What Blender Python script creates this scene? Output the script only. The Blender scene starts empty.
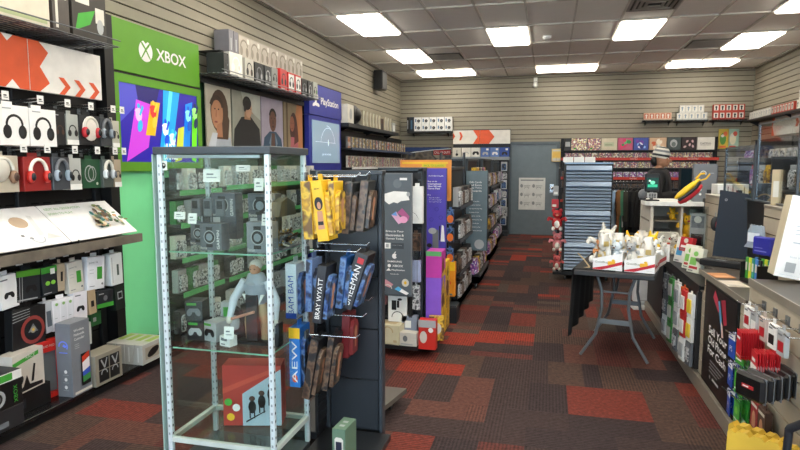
import bpy, math, random
from mathutils import Vector, Matrix
random.seed(7)
PI=math.pi
SC=bpy.context.scene
COL=SC.collection
# ---------------------------------------------------------------- materials
def lin(h):
    h=h.lstrip('#'); o=[]
    for i in (0,2,4):
        c=int(h[i:i+2],16)/255
        o.append(c/12.92 if c<=.04045 else ((c+.055)/1.055)**2.4)
    return (*o,1)
MC={}
def mat(h,rough=.55,metal=0,var=.05,em=0,spec=.5,bump=0,bs=60):
    k=(h,rough,metal,var,em,spec,bump)
    if k in MC: return MC[k]
    m=bpy.data.materials.new('surface_'+h.strip('#')); m.use_nodes=True
    nt=m.node_tree; b=nt.nodes['Principled BSDF']
    b.inputs['Roughness'].default_value=rough; b.inputs['Metallic'].default_value=metal
    b.inputs['Specular IOR Level'].default_value=spec
    c=lin(h); b.inputs['Base Color'].default_value=c
    if var>0 and em==0:
        tc=nt.nodes.new('ShaderNodeTexCoord'); n=nt.nodes.new('ShaderNodeTexNoise'); n.inputs['Scale'].default_value=9
        n.inputs['Detail'].default_value=3
        r=nt.nodes.new('ShaderNodeValToRGB'); r.color_ramp.elements[0].position=.3; r.color_ramp.elements[1].position=.7
        r.color_ramp.elements[0].color=tuple(x*(1-var*2) for x in c[:3])+(1,)
        r.color_ramp.elements[1].color=tuple(min(1,x*(1+var)) for x in c[:3])+(1,)
        nt.links.new(tc.outputs['Object'],n.inputs['Vector']); nt.links.new(n.outputs['Fac'],r.inputs['Fac']); nt.links.new(r.outputs['Color'],b.inputs['Base Color'])
        if bump:
            n2=nt.nodes.new('ShaderNodeTexNoise'); n2.inputs['Scale'].default_value=bs
            bp=nt.nodes.new('ShaderNodeBump'); bp.inputs['Strength'].default_value=bump
            nt.links.new(tc.outputs['Object'],n2.inputs['Vector']); nt.links.new(n2.outputs['Fac'],bp.inputs['Height']); nt.links.new(bp.outputs['Normal'],b.inputs['Normal'])
    if em:
        b.inputs['Emission Color'].default_value=c; b.inputs['Emission Strength'].default_value=em
    MC[k]=m; return m
def art(name,cols,scale=14,rough=.35,kind='n'):
    """printed picture: blotches of several inks, different on every object"""
    if name in MC: return MC[name]
    m=bpy.data.materials.new('print_'+name); m.use_nodes=True; nt=m.node_tree; b=nt.nodes['Principled BSDF']
    b.inputs['Roughness'].default_value=rough
    N=nt.nodes.new; L=nt.links.new
    tc=N('ShaderNodeTexCoord'); oi=N('ShaderNodeObjectInfo'); mu=N('ShaderNodeMath'); mu.operation='MULTIPLY'; mu.inputs[1].default_value=37
    L(oi.outputs['Random'],mu.inputs[0])
    ad=N('ShaderNodeVectorMath'); ad.operation='ADD'; L(tc.outputs['Object'],ad.inputs[0]); L(mu.outputs[0],ad.inputs[1])
    if kind=='v':
        n=N('ShaderNodeTexVoronoi'); n.inputs['Scale'].default_value=scale; src=None
        w=N('ShaderNodeSeparateColor'); L(n.outputs['Color'],w.inputs[0]); src=w.outputs[0]
    else:
        n=N('ShaderNodeTexNoise'); n.inputs['Scale'].default_value=scale; n.inputs['Detail'].default_value=2; src=n.outputs['Fac']
    L(ad.outputs[0],n.inputs['Vector'])
    r=N('ShaderNodeValToRGB'); r.color_ramp.interpolation='CONSTANT' if kind=='v' else 'LINEAR'
    e=r.color_ramp.elements; k=len(cols)
    lo,hi=(0,1) if kind=='v' else (.3,.7)
    e[0].position=lo; e[0].color=lin(cols[0])
    e[1].position=lo+(hi-lo)*(k-1)/k; e[1].color=lin(cols[-1])
    for i in range(1,k-1):
        q=e.new(lo+(hi-lo)*i/k); q.color=lin(cols[i])
    L(src,r.inputs['Fac'])
    hs=N('ShaderNodeHueSaturation'); mr=N('ShaderNodeMapRange'); mr.inputs['To Min'].default_value=.44; mr.inputs['To Max'].default_value=.56
    if name.startswith('cover'):
        L(oi.outputs['Random'],mr.inputs['Value']); L(mr.outputs[0],hs.inputs['Hue'])
    L(r.outputs['Color'],hs.inputs['Color']); L(hs.outputs['Color'],b.inputs['Base Color'])
    MC[name]=m; return m
def glassy(h,alpha=.12,rough=.03):
    k=('g',h,alpha)
    if k in MC: return MC[k]
    m=bpy.data.materials.new('clear_sheet'); m.use_nodes=True; nt=m.node_tree
    for n in list(nt.nodes): nt.nodes.remove(n)
    o=nt.nodes.new('ShaderNodeOutputMaterial'); t=nt.nodes.new('ShaderNodeBsdfTransparent'); g=nt.nodes.new('ShaderNodeBsdfGlossy')
    t.inputs['Color'].default_value=lin(h); g.inputs['Roughness'].default_value=rough
    mx=nt.nodes.new('ShaderNodeMixShader'); f=nt.nodes.new('ShaderNodeLayerWeight'); f.inputs['Blend'].default_value=.3
    pw=nt.nodes.new('ShaderNodeMath'); pw.operation='POWER'; pw.inputs[1].default_value=4; a=nt.nodes.new('ShaderNodeMath'); a.operation='ADD'; a.inputs[1].default_value=alpha; a.use_clamp=True
    nt.links.new(f.outputs['Facing'],pw.inputs[0]); nt.links.new(pw.outputs[0],a.inputs[0]); nt.links.new(a.outputs[0],mx.inputs[0]); nt.links.new(t.outputs[0],mx.inputs[1]); nt.links.new(g.outputs[0],mx.inputs[2]); nt.links.new(mx.outputs[0],o.inputs[0])
    MC[k]=m; return m
GLASS=glassy('#f8fdfb',.06); ACR=glassy('#eef2f4',.05); BLIS=glassy('#e8ecee',.12,.12)
BLK=mat('#0c0d0f',.5); DK=mat('#15171b',.5); DK2=mat('#1d2228',.5); GRY=mat('#6d7176',.5); WHT=mat('#e9e9e6',.45); OFF=mat('#cfccc2',.5)
CHR=mat('#c8ccd0',.25,1,0); ALU=mat('#c6d0d3',.35,.3,.0); STL=mat('#7b7f83',.35,.8,0); RED=mat('#b3202a',.45); ORG=mat('#d9562b',.5)
YEL=mat('#e6b722',.45); GRN=mat('#3f9c35',.5); XGR=mat('#5a981e',.5,var=.02); MINT_LIT=mat('#86eeaa',.5,var=.01); BLU=mat('#1e49a8',.45); PSB=mat('#262f93',.45)
PUR=mat('#5a4bb0',.45); PINK=mat('#d24b9e',.45); SKN=mat('#c08a6c',.6); BRN=mat('#4a3226',.6); LGR=mat('#a6a9ab',.5); TAN=mat('#b7a17c',.6)
SLAT=mat('#8f8979',.6,var=.02); GROOVE=mat('#34281f',.9); CSL=mat('#b0a592',.55,var=.03)
COVER=art('cover_a',['#15151d','#7a2a22','#c79a3a','#2a4a86','#d8d2c4'],22)
COVB=art('cover_b',['#e6e0d4','#c65a3c','#36589a','#dcb35c','#f0efe8'],26)
SILV=art('grey_pack',['#2a2c30','#8e9296','#d8dadb','#4b4f54'],30)
BLUP=art('blue_pack',['#141c30','#26457c','#5c7ca8','#1a2030'],20)
YELP=art('yellow_pack',['#d8aa26','#a87a28','#e0ba3c','#6a4a22'],14)
BRNP=art('dark_pack',['#201a18','#4a352a','#6b5644','#262628'],20)
PNKP=art('pink_pack',['#e9d5e2','#b04c9a','#5d4aa0','#f2eef3'],26)
# ---------------------------------------------------------------- mesh builder
class MB:
    def __init__(s): s.v=[];s.f=[];s.m=[];s.mats=[];s.sm=[]
    def mi(s,m):
        if m not in s.mats: s.mats.append(m)
        return s.mats.index(m)
    def add(s,vs,fs,m,T=None,smooth=False):
        o=len(s.v); i=s.mi(m)
        for v in vs:
            v=Vector(v); s.v.append(tuple(T@v if T else v))
        for f in fs: s.f.append([o+a for a in f]); s.m.append(i); s.sm.append(smooth)
        return s
    def box(s,x0,x1,y0,y1,z0,z1,m,T=None,b=0):
        if b:
            vs=[];fs=[]
            xs=(x0,x0+b,x1-b,x1);ys=(y0,y0+b,y1-b,y1);zs=(z0,z0+b,z1-b,z1)
            ix={}
            for i in range(8):
                sx,sy,sz=i&1,(i>>1)&1,(i>>2)&1
                X=(x0,x1)[sx];Y=(y0,y1)[sy];Z=(z0,z1)[sz];xi=(x0+b,x1-b)[sx];yi=(y0+b,y1-b)[sy];zi=(z0+b,z1-b)[sz]
                ix[i]=(len(vs),len(vs)+1,len(vs)+2); vs+= [(X,yi,zi),(xi,Y,zi),(xi,yi,Z)]
            def q(*a): fs.append(list(a))
            a=ix
            q(a[0][0],a[4][0],a[6][0],a[2][0]);q(a[1][0],a[3][0],a[7][0],a[5][0])
            q(a[0][1],a[1][1],a[5][1],a[4][1]);q(a[2][1],a[6][1],a[7][1],a[3][1])
            q(a[0][2],a[2][2],a[3][2],a[1][2]);q(a[4][2],a[5][2],a[7][2],a[6][2])
            for p,r,k1,k2 in ((0,4,0,1),(1,5,0,1),(2,6,0,1),(3,7,0,1),(0,2,0,2),(1,3,0,2),(4,6,0,2),(5,7,0,2),(0,1,1,2),(2,3,1,2),(4,5,1,2),(6,7,1,2)):
                q(a[p][k1],a[r][k1],a[r][k2],a[p][k2])
            for i in range(8): q(*a[i])
            return s.add(vs,fs,m,T)
        vs=[(x,y,z) for z in (z0,z1) for y in (y0,y1) for x in (x0,x1)]
        return s.add(vs,[(0,2,3,1),(4,5,7,6),(0,1,5,4),(2,6,7,3),(0,4,6,2),(1,3,7,5)],m,T)
    def cyl(s,p,q,r,m,n=10,r2=None,T=None,cap=True):
        p=Vector(p);q=Vector(q);d=(q-p); 
        if d.length<1e-6: return s
        d.normalize(); a=d.orthogonal().normalized(); b=d.cross(a); r2=r if r2 is None else r2
        vs=[];
        for c,rr in ((p,r),(q,r2)):
            for i in range(n): t=2*PI*i/n; vs.append(c+a*math.cos(t)*rr+b*math.sin(t)*rr)
        fs=[(i,(i+1)%n,n+(i+1)%n,n+i) for i in range(n)]
        s.add(vs,fs,m,T,True)
        if cap: s.add(vs,[list(range(n))[::-1],list(range(n,2*n))],m,T)
        return s
    def tube(s,pts,r,m,n=8,T=None):
        for i in range(len(pts)-1):
            s.cyl(pts[i],pts[i+1],r if not isinstance(r,list) else r[i],m,n,None if not isinstance(r,list) else r[i+1],T)
            if 0<i: s.ell(pts[i],(r if not isinstance(r,list) else r[i],)*3,m,6,4,T)
        return s
    def ell(s,c,r,m,n=12,k=8,T=None):
        vs=[];fs=[]
        for j in range(k+1):
            ph=-PI/2+PI*j/k
            for i in range(n): t=2*PI*i/n; vs.append((c[0]+r[0]*math.cos(ph)*math.cos(t),c[1]+r[1]*math.cos(ph)*math.sin(t),c[2]+r[2]*math.sin(ph)))
        for j in range(k):
            for i in range(n): fs.append((j*n+i,j*n+(i+1)%n,(j+1)*n+(i+1)%n,(j+1)*n+i))
        return s.add(vs,fs,m,T,True)
    def lathe(s,prof,m,n=16,T=None,c=(0,0,0)):
        vs=[];fs=[]
        for r,z in prof:
            for i in range(n): t=2*PI*i/n; vs.append((c[0]+r*math.cos(t),c[1]+r*math.sin(t),c[2]+z))
        for j in range(len(prof)-1):
            for i in range(n): fs.append((j*n+i,j*n+(i+1)%n,(j+1)*n+(i+1)%n,(j+1)*n+i))
        return s.add(vs,fs,m,T,True)
    def prism(s,pts,O,U,V,t,m,T=None):
        """polygon pts in plane (O,U,V), thickness t along U x V"""
        O=Vector(O);U=Vector(U);V=Vector(V);N=U.cross(V).normalized(); n=len(pts)
        vs=[O+U*a+V*b for a,b in pts]+[O+U*a+V*b+N*t for a,b in pts]
        return s.add(vs,[list(range(n))[::-1],list(range(n,2*n))]+[(i,(i+1)%n,n+(i+1)%n,n+i) for i in range(n)],m,T)
    def build(s,name,parent=None,loc=None,rz=None,bevel=0,smooth=False):
        me=bpy.data.meshes.new(name); me.from_pydata(s.v,[],s.f)
        for m in s.mats: me.materials.append(m)
        for p,i,k in zip(me.polygons,s.m,s.sm): p.material_index=i; p.use_smooth=k or smooth
        me.update()
        o=bpy.data.objects.new(name,me); COL.objects.link(o)
        if parent: o.parent=parent
        if loc: o.location=loc
        if rz: o.rotation_euler=(0,0,rz)
        if bevel:
            b=o.modifiers.new('edge','BEVEL'); b.width=bevel; b.segments=2; b.limit_method='ANGLE'
        return o
GC={}
def glyphs(t,bold=0):
    if (t,bold) in GC: return GC[(t,bold)]
    cu=bpy.data.curves.new('lettering','FONT'); cu.body=t; cu.size=1; cu.offset=bold; cu.resolution_u=3
    o=bpy.data.objects.new('lettering',cu); COL.objects.link(o)
    dg=bpy.context.evaluated_depsgraph_get(); me=bpy.data.meshes.new_from_object(o.evaluated_get(dg))
    vs=[tuple(v.co) for v in me.vertices]; fs=[list(p.vertices) for p in me.polygons]
    bpy.data.objects.remove(o); bpy.data.curves.remove(cu); bpy.data.meshes.remove(me)
    GC[(t,bold)]=(vs,fs); return vs,fs
class Face:
    """draws printed shapes on a flat face; (O,U,V) frame in metres"""
    def __init__(s,mb,O,U,V,T=None,step=.0006): s.mb=mb;s.O=Vector(O);s.U=Vector(U).normalized();s.V=Vector(V).normalized();s.N=s.U.cross(s.V);s.k=0;s.T=T;s.step=step
    def poly(s,pts,m):
        s.k+=1; o=s.O+s.N*s.step*s.k
        s.mb.add([o+s.U*a+s.V*b for a,b in pts],[list(range(len(pts)))],m,s.T); return s
    def rect(s,x,y,w,h,m): return s.poly([(x,y),(x+w,y),(x+w,y+h),(x,y+h)],m)
    def ell(s,x,y,rx,ry,m,n=16,rot=0):
        c,d=math.cos(rot),math.sin(rot)
        return s.poly([(x+rx*math.cos(2*PI*i/n)*c-ry*math.sin(2*PI*i/n)*d,y+rx*math.cos(2*PI*i/n)*d+ry*math.sin(2*PI*i/n)*c) for i in range(n)],m)
    def arc(s,x,y,r,w,a0,a1,m,n=10,ry=1):
        s.k+=1; o=s.O+s.N*s.step*s.k; vs=[]
        for i in range(n+1):
            a=a0+(a1-a0)*i/n
            for q in (r,r-w): vs.append(o+s.U*(x+q*math.cos(a))+s.V*(y+q*math.sin(a)*ry))
        s.mb.add(vs,[(2*i,2*i+2,2*i+3,2*i+1) for i in range(n)],m,s.T); return s
    def text(s,t,x,y,w,m,h=None,bold=.0,rot=0,align='l'):
        s.k+=1; vs,fs=glyphs(t,bold)
        if not vs: return s
        x0=min(v[0] for v in vs);x1=max(v[0] for v in vs);y0=min(v[1] for v in vs);y1=max(v[1] for v in vs)
        k=w/max(1e-6,x1-x0); ky=k if h is None else h/max(1e-6,y1-y0)
        o=s.O+s.N*s.step*s.k; c,d=math.cos(rot),math.sin(rot); out=[]
        for v in vs:
            a=(v[0]-x0)*k; b=(v[1]-y0)*ky
            if align=='c': a-=w/2
            a,b=a*c-b*d,a*d+b*c
            out.append(o+s.U*(x+a)+s.V*(y+b))
        s.mb.add(out,fs,m,s.T); return s
# ---------------------------------------------------------------- objects
def tag(o,label,cat,group=None,kind=None):
    if label: o['label']=label
    if cat: o['category']=cat
    if group: o['group']=group
    if kind: o['kind']=kind
    return o
def root(name,label,cat,loc=(0,0,0),rz=0,group=None):
    o=bpy.data.objects.new(name,None); COL.objects.link(o); o.location=loc; o.rotation_euler=(0,0,rz); o.empty_display_size=.1
    return tag(o,label,cat,group)
def one(name,mb,label,cat,loc=(0,0,0),rz=0,group=None,bevel=0,rx=0,ry=0,kind=None):
    o=mb.build(name,bevel=bevel); o.location=loc; o.rotation_euler=(rx,ry,rz); return tag(o,label,cat,group,kind)
def dup(r,loc,rz=None,label=None,group=None,rx=None,ry=None):
    c=r.copy(); COL.objects.link(c); c.location=loc
    if rz is not None: c.rotation_euler=(r.rotation_euler[0] if rx is None else rx,r.rotation_euler[1] if ry is None else ry,rz)
    if label: c['label']=label
    if group: c['group']=group
    for ch in list(r.children):
        d=ch.copy(); COL.objects.link(d); d.parent=c
        for g in ch.children:
            e=g.copy(); COL.objects.link(e); e.parent=d
    return c
def struct(name,mb,bevel=0):
    o=mb.build(name,bevel=bevel); o['kind']='structure'; return o
class Pool:
    """first call builds the kind, later calls copy it"""
    def __init__(s,make): s.make=make; s.first=None
    def put(s,loc,rz=0,label=None,group=None,rx=0,ry=0):
        if s.first is None:
            s.first=s.make(); o=s.first; o.location=loc; o.rotation_euler=(rx,ry,rz)
            if label: o['label']=label
            if group: o['group']=group
            return o
        return dup(s.first,loc,rz,label,group,rx,ry)
ORD=['first','second','third','fourth','fifth','sixth','seventh','eighth','ninth','tenth','eleventh','twelfth','thirteenth','fourteenth','fifteenth','sixteenth']
def F0(mb,w,d,h,T=None):   # front face of a box centred on x, base z=0, facing -Y
    return Face(mb,(-w/2,-d/2,0),(1,0,0),(0,0,1),T)
def FR(mb,w,d,h): return Face(mb,(w/2,-d/2,0),(0,1,0),(0,0,1))     # right side
def FL(mb,w,d,h): return Face(mb,(-w/2,d/2,0),(0,-1,0),(0,0,1))    # left side
def carton(w,d,h,m,b=.0015):
    mb=MB(); mb.box(-w/2,w/2,-d/2,d/2,0,h,m,b=b); return mb
def cans(f,x,y,s,m,m2=None):      # printed headphones, s = height
    f.arc(x,y+s*.1,s*.36,s*.09,-.2,PI+.2,m)
    f.ell(x-s*.3,y-s*.15,s*.17,s*.24,m); f.ell(x+s*.3,y-s*.15,s*.17,s*.24,m)
    if m2: f.ell(x+s*.27,y-s*.15,s*.09,s*.15,m2)
def pad(f,x,y,s,m):           # printed game controller
    f.ell(x-s*.3,y-.08*s,s*.2,s*.3,m,rot=-.4); f.ell(x+s*.3,y-.08*s,s*.2,s*.3,m,rot=.4); f.rect(x-s*.32,y-s*.08,s*.64,s*.28,m)
# ================================================================ ROOM
XL,XR,YB,YF,HC=-3.4,3.95,13.44,-1.6,3.48
# carpet
def carpet():
    m=bpy.data.materials.new('carpet_tiles'); m.use_nodes=True; nt=m.node_tree; b=nt.nodes['Principled BSDF']; b.inputs['Roughness'].default_value=.9; b.inputs['Specular IOR Level'].default_value=.25
    N=nt.nodes.new; L=nt.links.new
    g=N('ShaderNodeNewGeometry'); sep=N('ShaderNodeSeparateXYZ'); L(g.outputs['Position'],sep.inputs[0])
    def M(op,a,bv=None,c=None):
        n=N('ShaderNodeMath'); n.operation=op
        for i,x in enumerate((a,bv,c)):
            if x is None: continue
            if isinstance(x,(int,float)): n.inputs[i].default_value=x
            else: L(x,n.inputs[i])
        return n.outputs[0]
    def cell(wx,wy,ox,oy,seed):
        fy=M('FLOOR',M('DIVIDE',M('ADD',sep.outputs[1],oy),wy))
        sh=M('MULTIPLY',M('MODULO',fy,2.0),wx*.5)
        fx=M('FLOOR',M('DIVIDE',M('ADD',M('ADD',sep.outputs[0],ox),sh),wx))
        c=N('ShaderNodeCombineXYZ'); L(fx,c.inputs[0]); L(fy,c.inputs[1]); c.inputs[2].default_value=seed
        w=N('ShaderNodeTexWhiteNoise'); L(c.outputs[0],w.inputs['Vector']); return w.outputs['Value'],w.outputs['Color']
    a,ac=cell(.25,.5,10.1,10.3,1.0); s,sc=cell(.5,.125,10.1,10.3,7.0); l,lc=cell(.5,.25,10.1,10.3,3.0)
    # choose which lay rules: whole squares, narrow planks or long planks
    pick,_=cell(1.0,.5,10.1,10.3,11.0)
    m1=N('ShaderNodeMix'); m1.data_type='FLOAT'; L(M('GREATER_THAN',pick,.34),m1.inputs[0]); L(a,m1.inputs[2]); L(l,m1.inputs[3])
    m2=N('ShaderNodeMix'); m2.data_type='FLOAT'; L(M('GREATER_THAN',pick,.78),m2.inputs[0]); L(m1.outputs[0],m2.inputs[2]); L(s,m2.inputs[3])
    r=N('ShaderNodeValToRGB'); r.color_ramp.interpolation='CONSTANT'; e=r.color_ramp.elements
    pal=[(0,'#3a2d2c'),(.2,'#552c27'),(.36,'#332829'),(.5,'#672d24'),(.6,'#493730'),(.76,'#593830'),(.86,'#842f20'),(.93,'#4a403a')]
    e[0].position=0;e[0].color=lin(pal[0][1]); e[1].position=.93;e[1].color=lin(pal[-1][1])
    for p,c in pal[1:-1]: q=e.new(p); q.color=lin(c)
    L(m2.outputs[0],r.inputs[0])
    # ribs of the pile
    wv=M('SINE',M('MULTIPLY',sep.outputs[0],300.0)); wv2=M('SINE',M('MULTIPLY',sep.outputs[1],300.0))
    ch=N('ShaderNodeMix'); ch.data_type='FLOAT'; L(M('GREATER_THAN',a,.5),ch.inputs[0]); L(wv,ch.inputs[2]); L(wv2,ch.inputs[3])
    no=N('ShaderNodeTexNoise'); no.inputs['Scale'].default_value=38; no.inputs['Detail'].default_value=6; no.inputs['Roughness'].default_value=.7; L(g.outputs['Position'],no.inputs['Vector'])
    v=M('ADD',M('MULTIPLY',ch.outputs[0],.28),M('MULTIPLY',M('ADD',no.outputs['Fac'],-.5),2.4))
    hs=N('ShaderNodeHueSaturation'); L(r.outputs[0],hs.inputs['Color']); L(M('ADD',v,1.0),hs.inputs['Value']); L(hs.outputs[0],b.inputs['Base Color'])
    bp=N('ShaderNodeBump'); bp.inputs['Strength'].default_value=.4; bp.inputs['Distance'].default_value=.01; L(v,bp.inputs['Height']); L(bp.outputs[0],b.inputs['Normal'])
    return m
mb=MB(); mb.box(XL-.2,XR+.2,YF-.2,YB+.2,-.1,0,carpet()); struct('floor',mb)
# ceiling with lay-in lights
CE=mat('#f4f0e8',.9,var=.008,bump=.15,bs=90); TB=mat('#d2ccc2',.6); LIT=mat('#fff6e6',.5,em=14)
LIT.name='light_diffuser'
mb=MB(); mb.box(XL-.2,XR+.2,YF-.2,YB+.2,HC+.02,HC+.12,CE); struct('ceiling',mb)
mb=MB(); gx=[-2.76+.605*k for k in range(-1,12)]; gy=[YB-1.14-1.215*k for k in range(-0,12)]
for x in gx: mb.box(x-.011,x+.011,YF,YB,HC-.002,HC+.02,TB)
for y in gy: mb.box(XL,XR,y-.011,y+.011,HC-.0015,HC+.02,TB)
struct('trim_1',mb)
def mk_light(w,l):
    def f():
        r=root('ceiling_light','',"ceiling light")
        m=MB()
        for a in ((-w/2,w/2,-l/2,-l/2+.02),(-w/2,w/2,l/2-.02,l/2),(-w/2,-w/2+.02,-l/2+.02,l/2-.02),(w/2-.02,w/2,-l/2+.02,l/2-.02)): m.box(*a,-.004,.01,mat('#dcd8d0',.5))
        m.build('frame',r)
        m=MB(); m.box(-w/2+.02,w/2-.02,-l/2+.02,l/2-.02,-.03,.008,LIT,b=.012); m.build('diffuser',r); return r
    return f
PL=Pool(mk_light(.6,1.2)); PT=Pool(mk_light(1.2,.62))
def cx(k): return -2.76+.605*k+.3025
def cy(k): return gy[k]+.6075
lits=[(0,4,'glowing ceiling panel nearest the green tower on the left'),(0,2,'glowing ceiling panel near the dark wall speaker'),(3,3,'glowing ceiling panel left of the smoke detector'),
 (6,3,'glowing ceiling panel just behind the square air vent'),(9,2,'glowing ceiling panel beside the grey return grille on the right'),(9,4,'glowing ceiling panel cut by the right edge of the view')]
for kx,ky,lb in lits: PL.put((cx(kx),cy(ky),HC),0,lb,'lengthwise ceiling light panels')
for i,(x,lb) in enumerate([(-2.16,'crosswise ceiling light panel by the left rear corner'),(.27,'crosswise ceiling light panel above the back door'),(2.75,'crosswise ceiling light panel by the right rear corner')]):
    PT.put((x,12.55,HC),0,lb,'crosswise ceiling light panels along the back wall')
n=0
for kx in (0,3,6,9):
    for ky in (6,8,10):
        n+=1
        o=PL.put((cx(kx),cy(ky),HC),0,'glowing ceiling panel over the front half of the shop, out of view','front half ceiling light panels')
# vents
VG=mat('#8e8880',.5); VD=mat('#2b2825',.7)
r=root('air_vent','square metal ceiling air vent in front of the lit panel',"air vent",(cx(6),7.85,HC))
m=MB()
for i in range(4):
    a=.29-.06*i; z=-.012-.004*(i%2)
    for q in ((-a,a,-a,-a+.03),(-a,a,a-.03,a),(-a,-a+.03,-a+.03,a-.03),(a-.03,a,-a+.03,a-.03)): m.box(*q,z,.0,VG)
m.build('louvre_rings',r); m=MB(); m.box(-.29,.29,-.29,.29,.001,.008,VD); m.build('duct_opening',r)
r=root('return_grille','grey slotted return air grille between two lit panels at right','air vent',(cx(8)+.02,10.6,HC))
m=MB(); m.box(-.29,.29,-.32,.32,-.004,.008,mat('#575149',.6)); m.build('grille_plate',r)
m=MB()
for i in range(12): m.box(-.27,.27,-.3+.05*i,-.275+.05*i,-.012,-.004,VG)
m.build('slats',r)
r=root('supply_diffuser','dark slotted ceiling diffuser right of the left lit panel','air vent',(-1.85,10.7,HC))
m=MB(); m.box(-.28,.28,-.28,.28,-.004,.008,VD); m.build('diffuser_plate',r)
m=MB()
for i in range(5): m.box(-.26,.26,-.25+.11*i,-.2+.11*i,-.012,-.004,VG)
m.build('slats',r)
m=MB(); m.lathe([(0,-.055),(.05,-.055),(.065,-.03),(.07,0),(.0,0)],WHT,16); m.ell((.02,0,-.052),(.008,.008,.004),RED,8,4)
one('smoke_detector',m,'small round white smoke detector on the ceiling','smoke detector',(-.09,9.38,HC))
# slatwall builder (along U, facing N)
def slat(mb,P0,U,N,length,z0,z1,m=SLAT,pitch=.1016,g=.013,d=.014):
    P0=Vector(P0);U=Vector(U);N=Vector(N)
    A=[(0,0),(length,0)]
    def q(a0,a1,b0,b1,h0,h1,mm):
        vs=[P0+U*a+N*b+Vector((0,0,h)) for h in (h0,h1) for b in (b0,b1) for a in (a0,a1)]
        if U.cross(N).z>0: fs=[(0,2,3,1),(4,5,7,6),(0,1,5,4),(2,6,7,3),(0,4,6,2),(1,3,7,5)]
        else: fs=[(0,1,3,2),(4,6,7,5),(0,4,5,1),(2,3,7,6),(0,2,6,4),(1,5,7,3)]
        mb.add(vs,fs,mm)
    q(0,length,-.05,0,z0,z1,GROOVE)
    z=z0
    while z<z1-1e-4:
        q(0,length,0,d,z+g*.5,min(z+pitch-g*.5,z1),m); z+=pitch
    return mb
mb=MB(); slat(mb,(XL,YB,0),(0,-1,0),(1,0,0),YB-YF,0,HC); mb.box(XL-.2,XL-.05,YF-.2,YB+.2,0,HC+.02,SLAT); struct('wall_left',mb)
mb=MB(); slat(mb,(XR,YF,0),(0,1,0),(-1,0,0),YB-YF,0,HC); mb.box(XR+.05,XR+.2,YF-.2,YB+.2,0,HC+.02,SLAT); struct('wall_right',mb)
DX0,DX1,DZ=-.83,.14,2.0
mb=MB()
slat(mb,(XL+.012,YB,DZ+.02),(1,0,0),(0,-1,0),XR-XL-.024,0,HC-DZ-.02)
slat(mb,(XL+.012,YB,0),(1,0,0),(0,-1,0),DX0-.06-XL,0,DZ+.02); slat(mb,(DX1+.06,YB,0),(1,0,0),(0,-1,0),XR-DX1-.08,0,DZ+.02)
mb.box(XL-.2,XR+.2,YB+.05,YB+.2,0,HC+.02,SLAT); struct('wall_back',mb)
DGR=mat('#6a7880',.45,var=.03); DFR=mat('#56626a',.5)
mb=MB(); mb.box(DX0,DX1,YB-.03,YB+.03,.005,DZ,DGR,b=.003)
d=mb.build('door_1'); d['kind']='structure'
m=MB(); m.box(DX1-.13,DX1-.05,YB-.045,YB-.03,.95,1.13,CHR); m.cyl((DX1-.09,YB-.03,1.05),(DX1-.09,YB-.09,1.05),.012,CHR,10); m.ell((DX1-.09,YB-.1,1.05),(.03,.025,.03),CHR)
m.build('door_handle',d)
mb=MB(); mb.box(DX0-.06,DX0,YB-.05,YB,0,DZ+.06,DFR); mb.box(DX1,DX1+.06,YB-.05,YB,0,DZ+.06,DFR); mb.box(DX0,DX1,YB-.05,YB,DZ,DZ+.06,DFR); struct('trim_2',mb)
# poster on door
m=MB(); m.box(0,.57,-.004,0,0,.71,mat('#d9dcda',.6)); f=Face(m,(0,-.004,0),(1,0,0),(0,0,1))
lg=mat('#8f9698',.6)
f.rect(.04,.64,.49,.03,lg)
for a in range(2):
    for b in range(3): f.ell(.06+a*.26,.53-.19*b,.03,.04,lg); f.rect(.11+a*.26,.5-.19*b,.12,.01,lg); f.rect(.11+a*.26,.53-.19*b,.14,.01,lg); f.arc(.17+a*.26,.46-.19*b,.05,.008,0,PI,lg)
one('door_poster',m,'white paper notice with grey diagrams taped on the back door','poster',(-.66,YB-.035,.56))
# storefront behind the camera: piers, beam and glass
mb=MB(); PW=mat('#8c8478',.7)
for a,b in ((XL-.2,XL+.35),(XR-.35,XR+.2),(.1,.35)): mb.box(a,b,YF-.15,YF,0,HC,PW)
mb.box(XL+.35,XR-.35,YF-.15,YF,2.9,HC,PW); mb.box(XL+.35,XR-.35,YF-.15,YF,0,.35,PW); struct('wall_front',mb)
for k,(a,b) in enumerate(((XL+.35,.1),(.35,XR-.35))):
    mb=MB(); n=2
    for i in range(n+1): x=a+(b-a)*i/n; mb.box(x-.03,x+.03,YF-.1,YF-.04,.35,2.9,ALU)
    mb.box(a,b,YF-.1,YF-.04,.35,.41,ALU); mb.box(a,b,YF-.1,YF-.04,2.84,2.9,ALU); w=mb.build('window_%d'%(k+1)); w['kind']='structure'
    m=MB(); m.box(a+.03,b-.03,YF-.075,YF-.069,.41,2.84,glassy('#f4f8f8',.0)); m.build('pane',w)
mb=MB(); mb.box(XL-4,XR+4,YF-9,YF-.2,-.12,-.02,mat('#d0ccc4',.9)); struct('pavement',mb)  # unseen ground, made pale to bounce sunlight up to the ceiling
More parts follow.
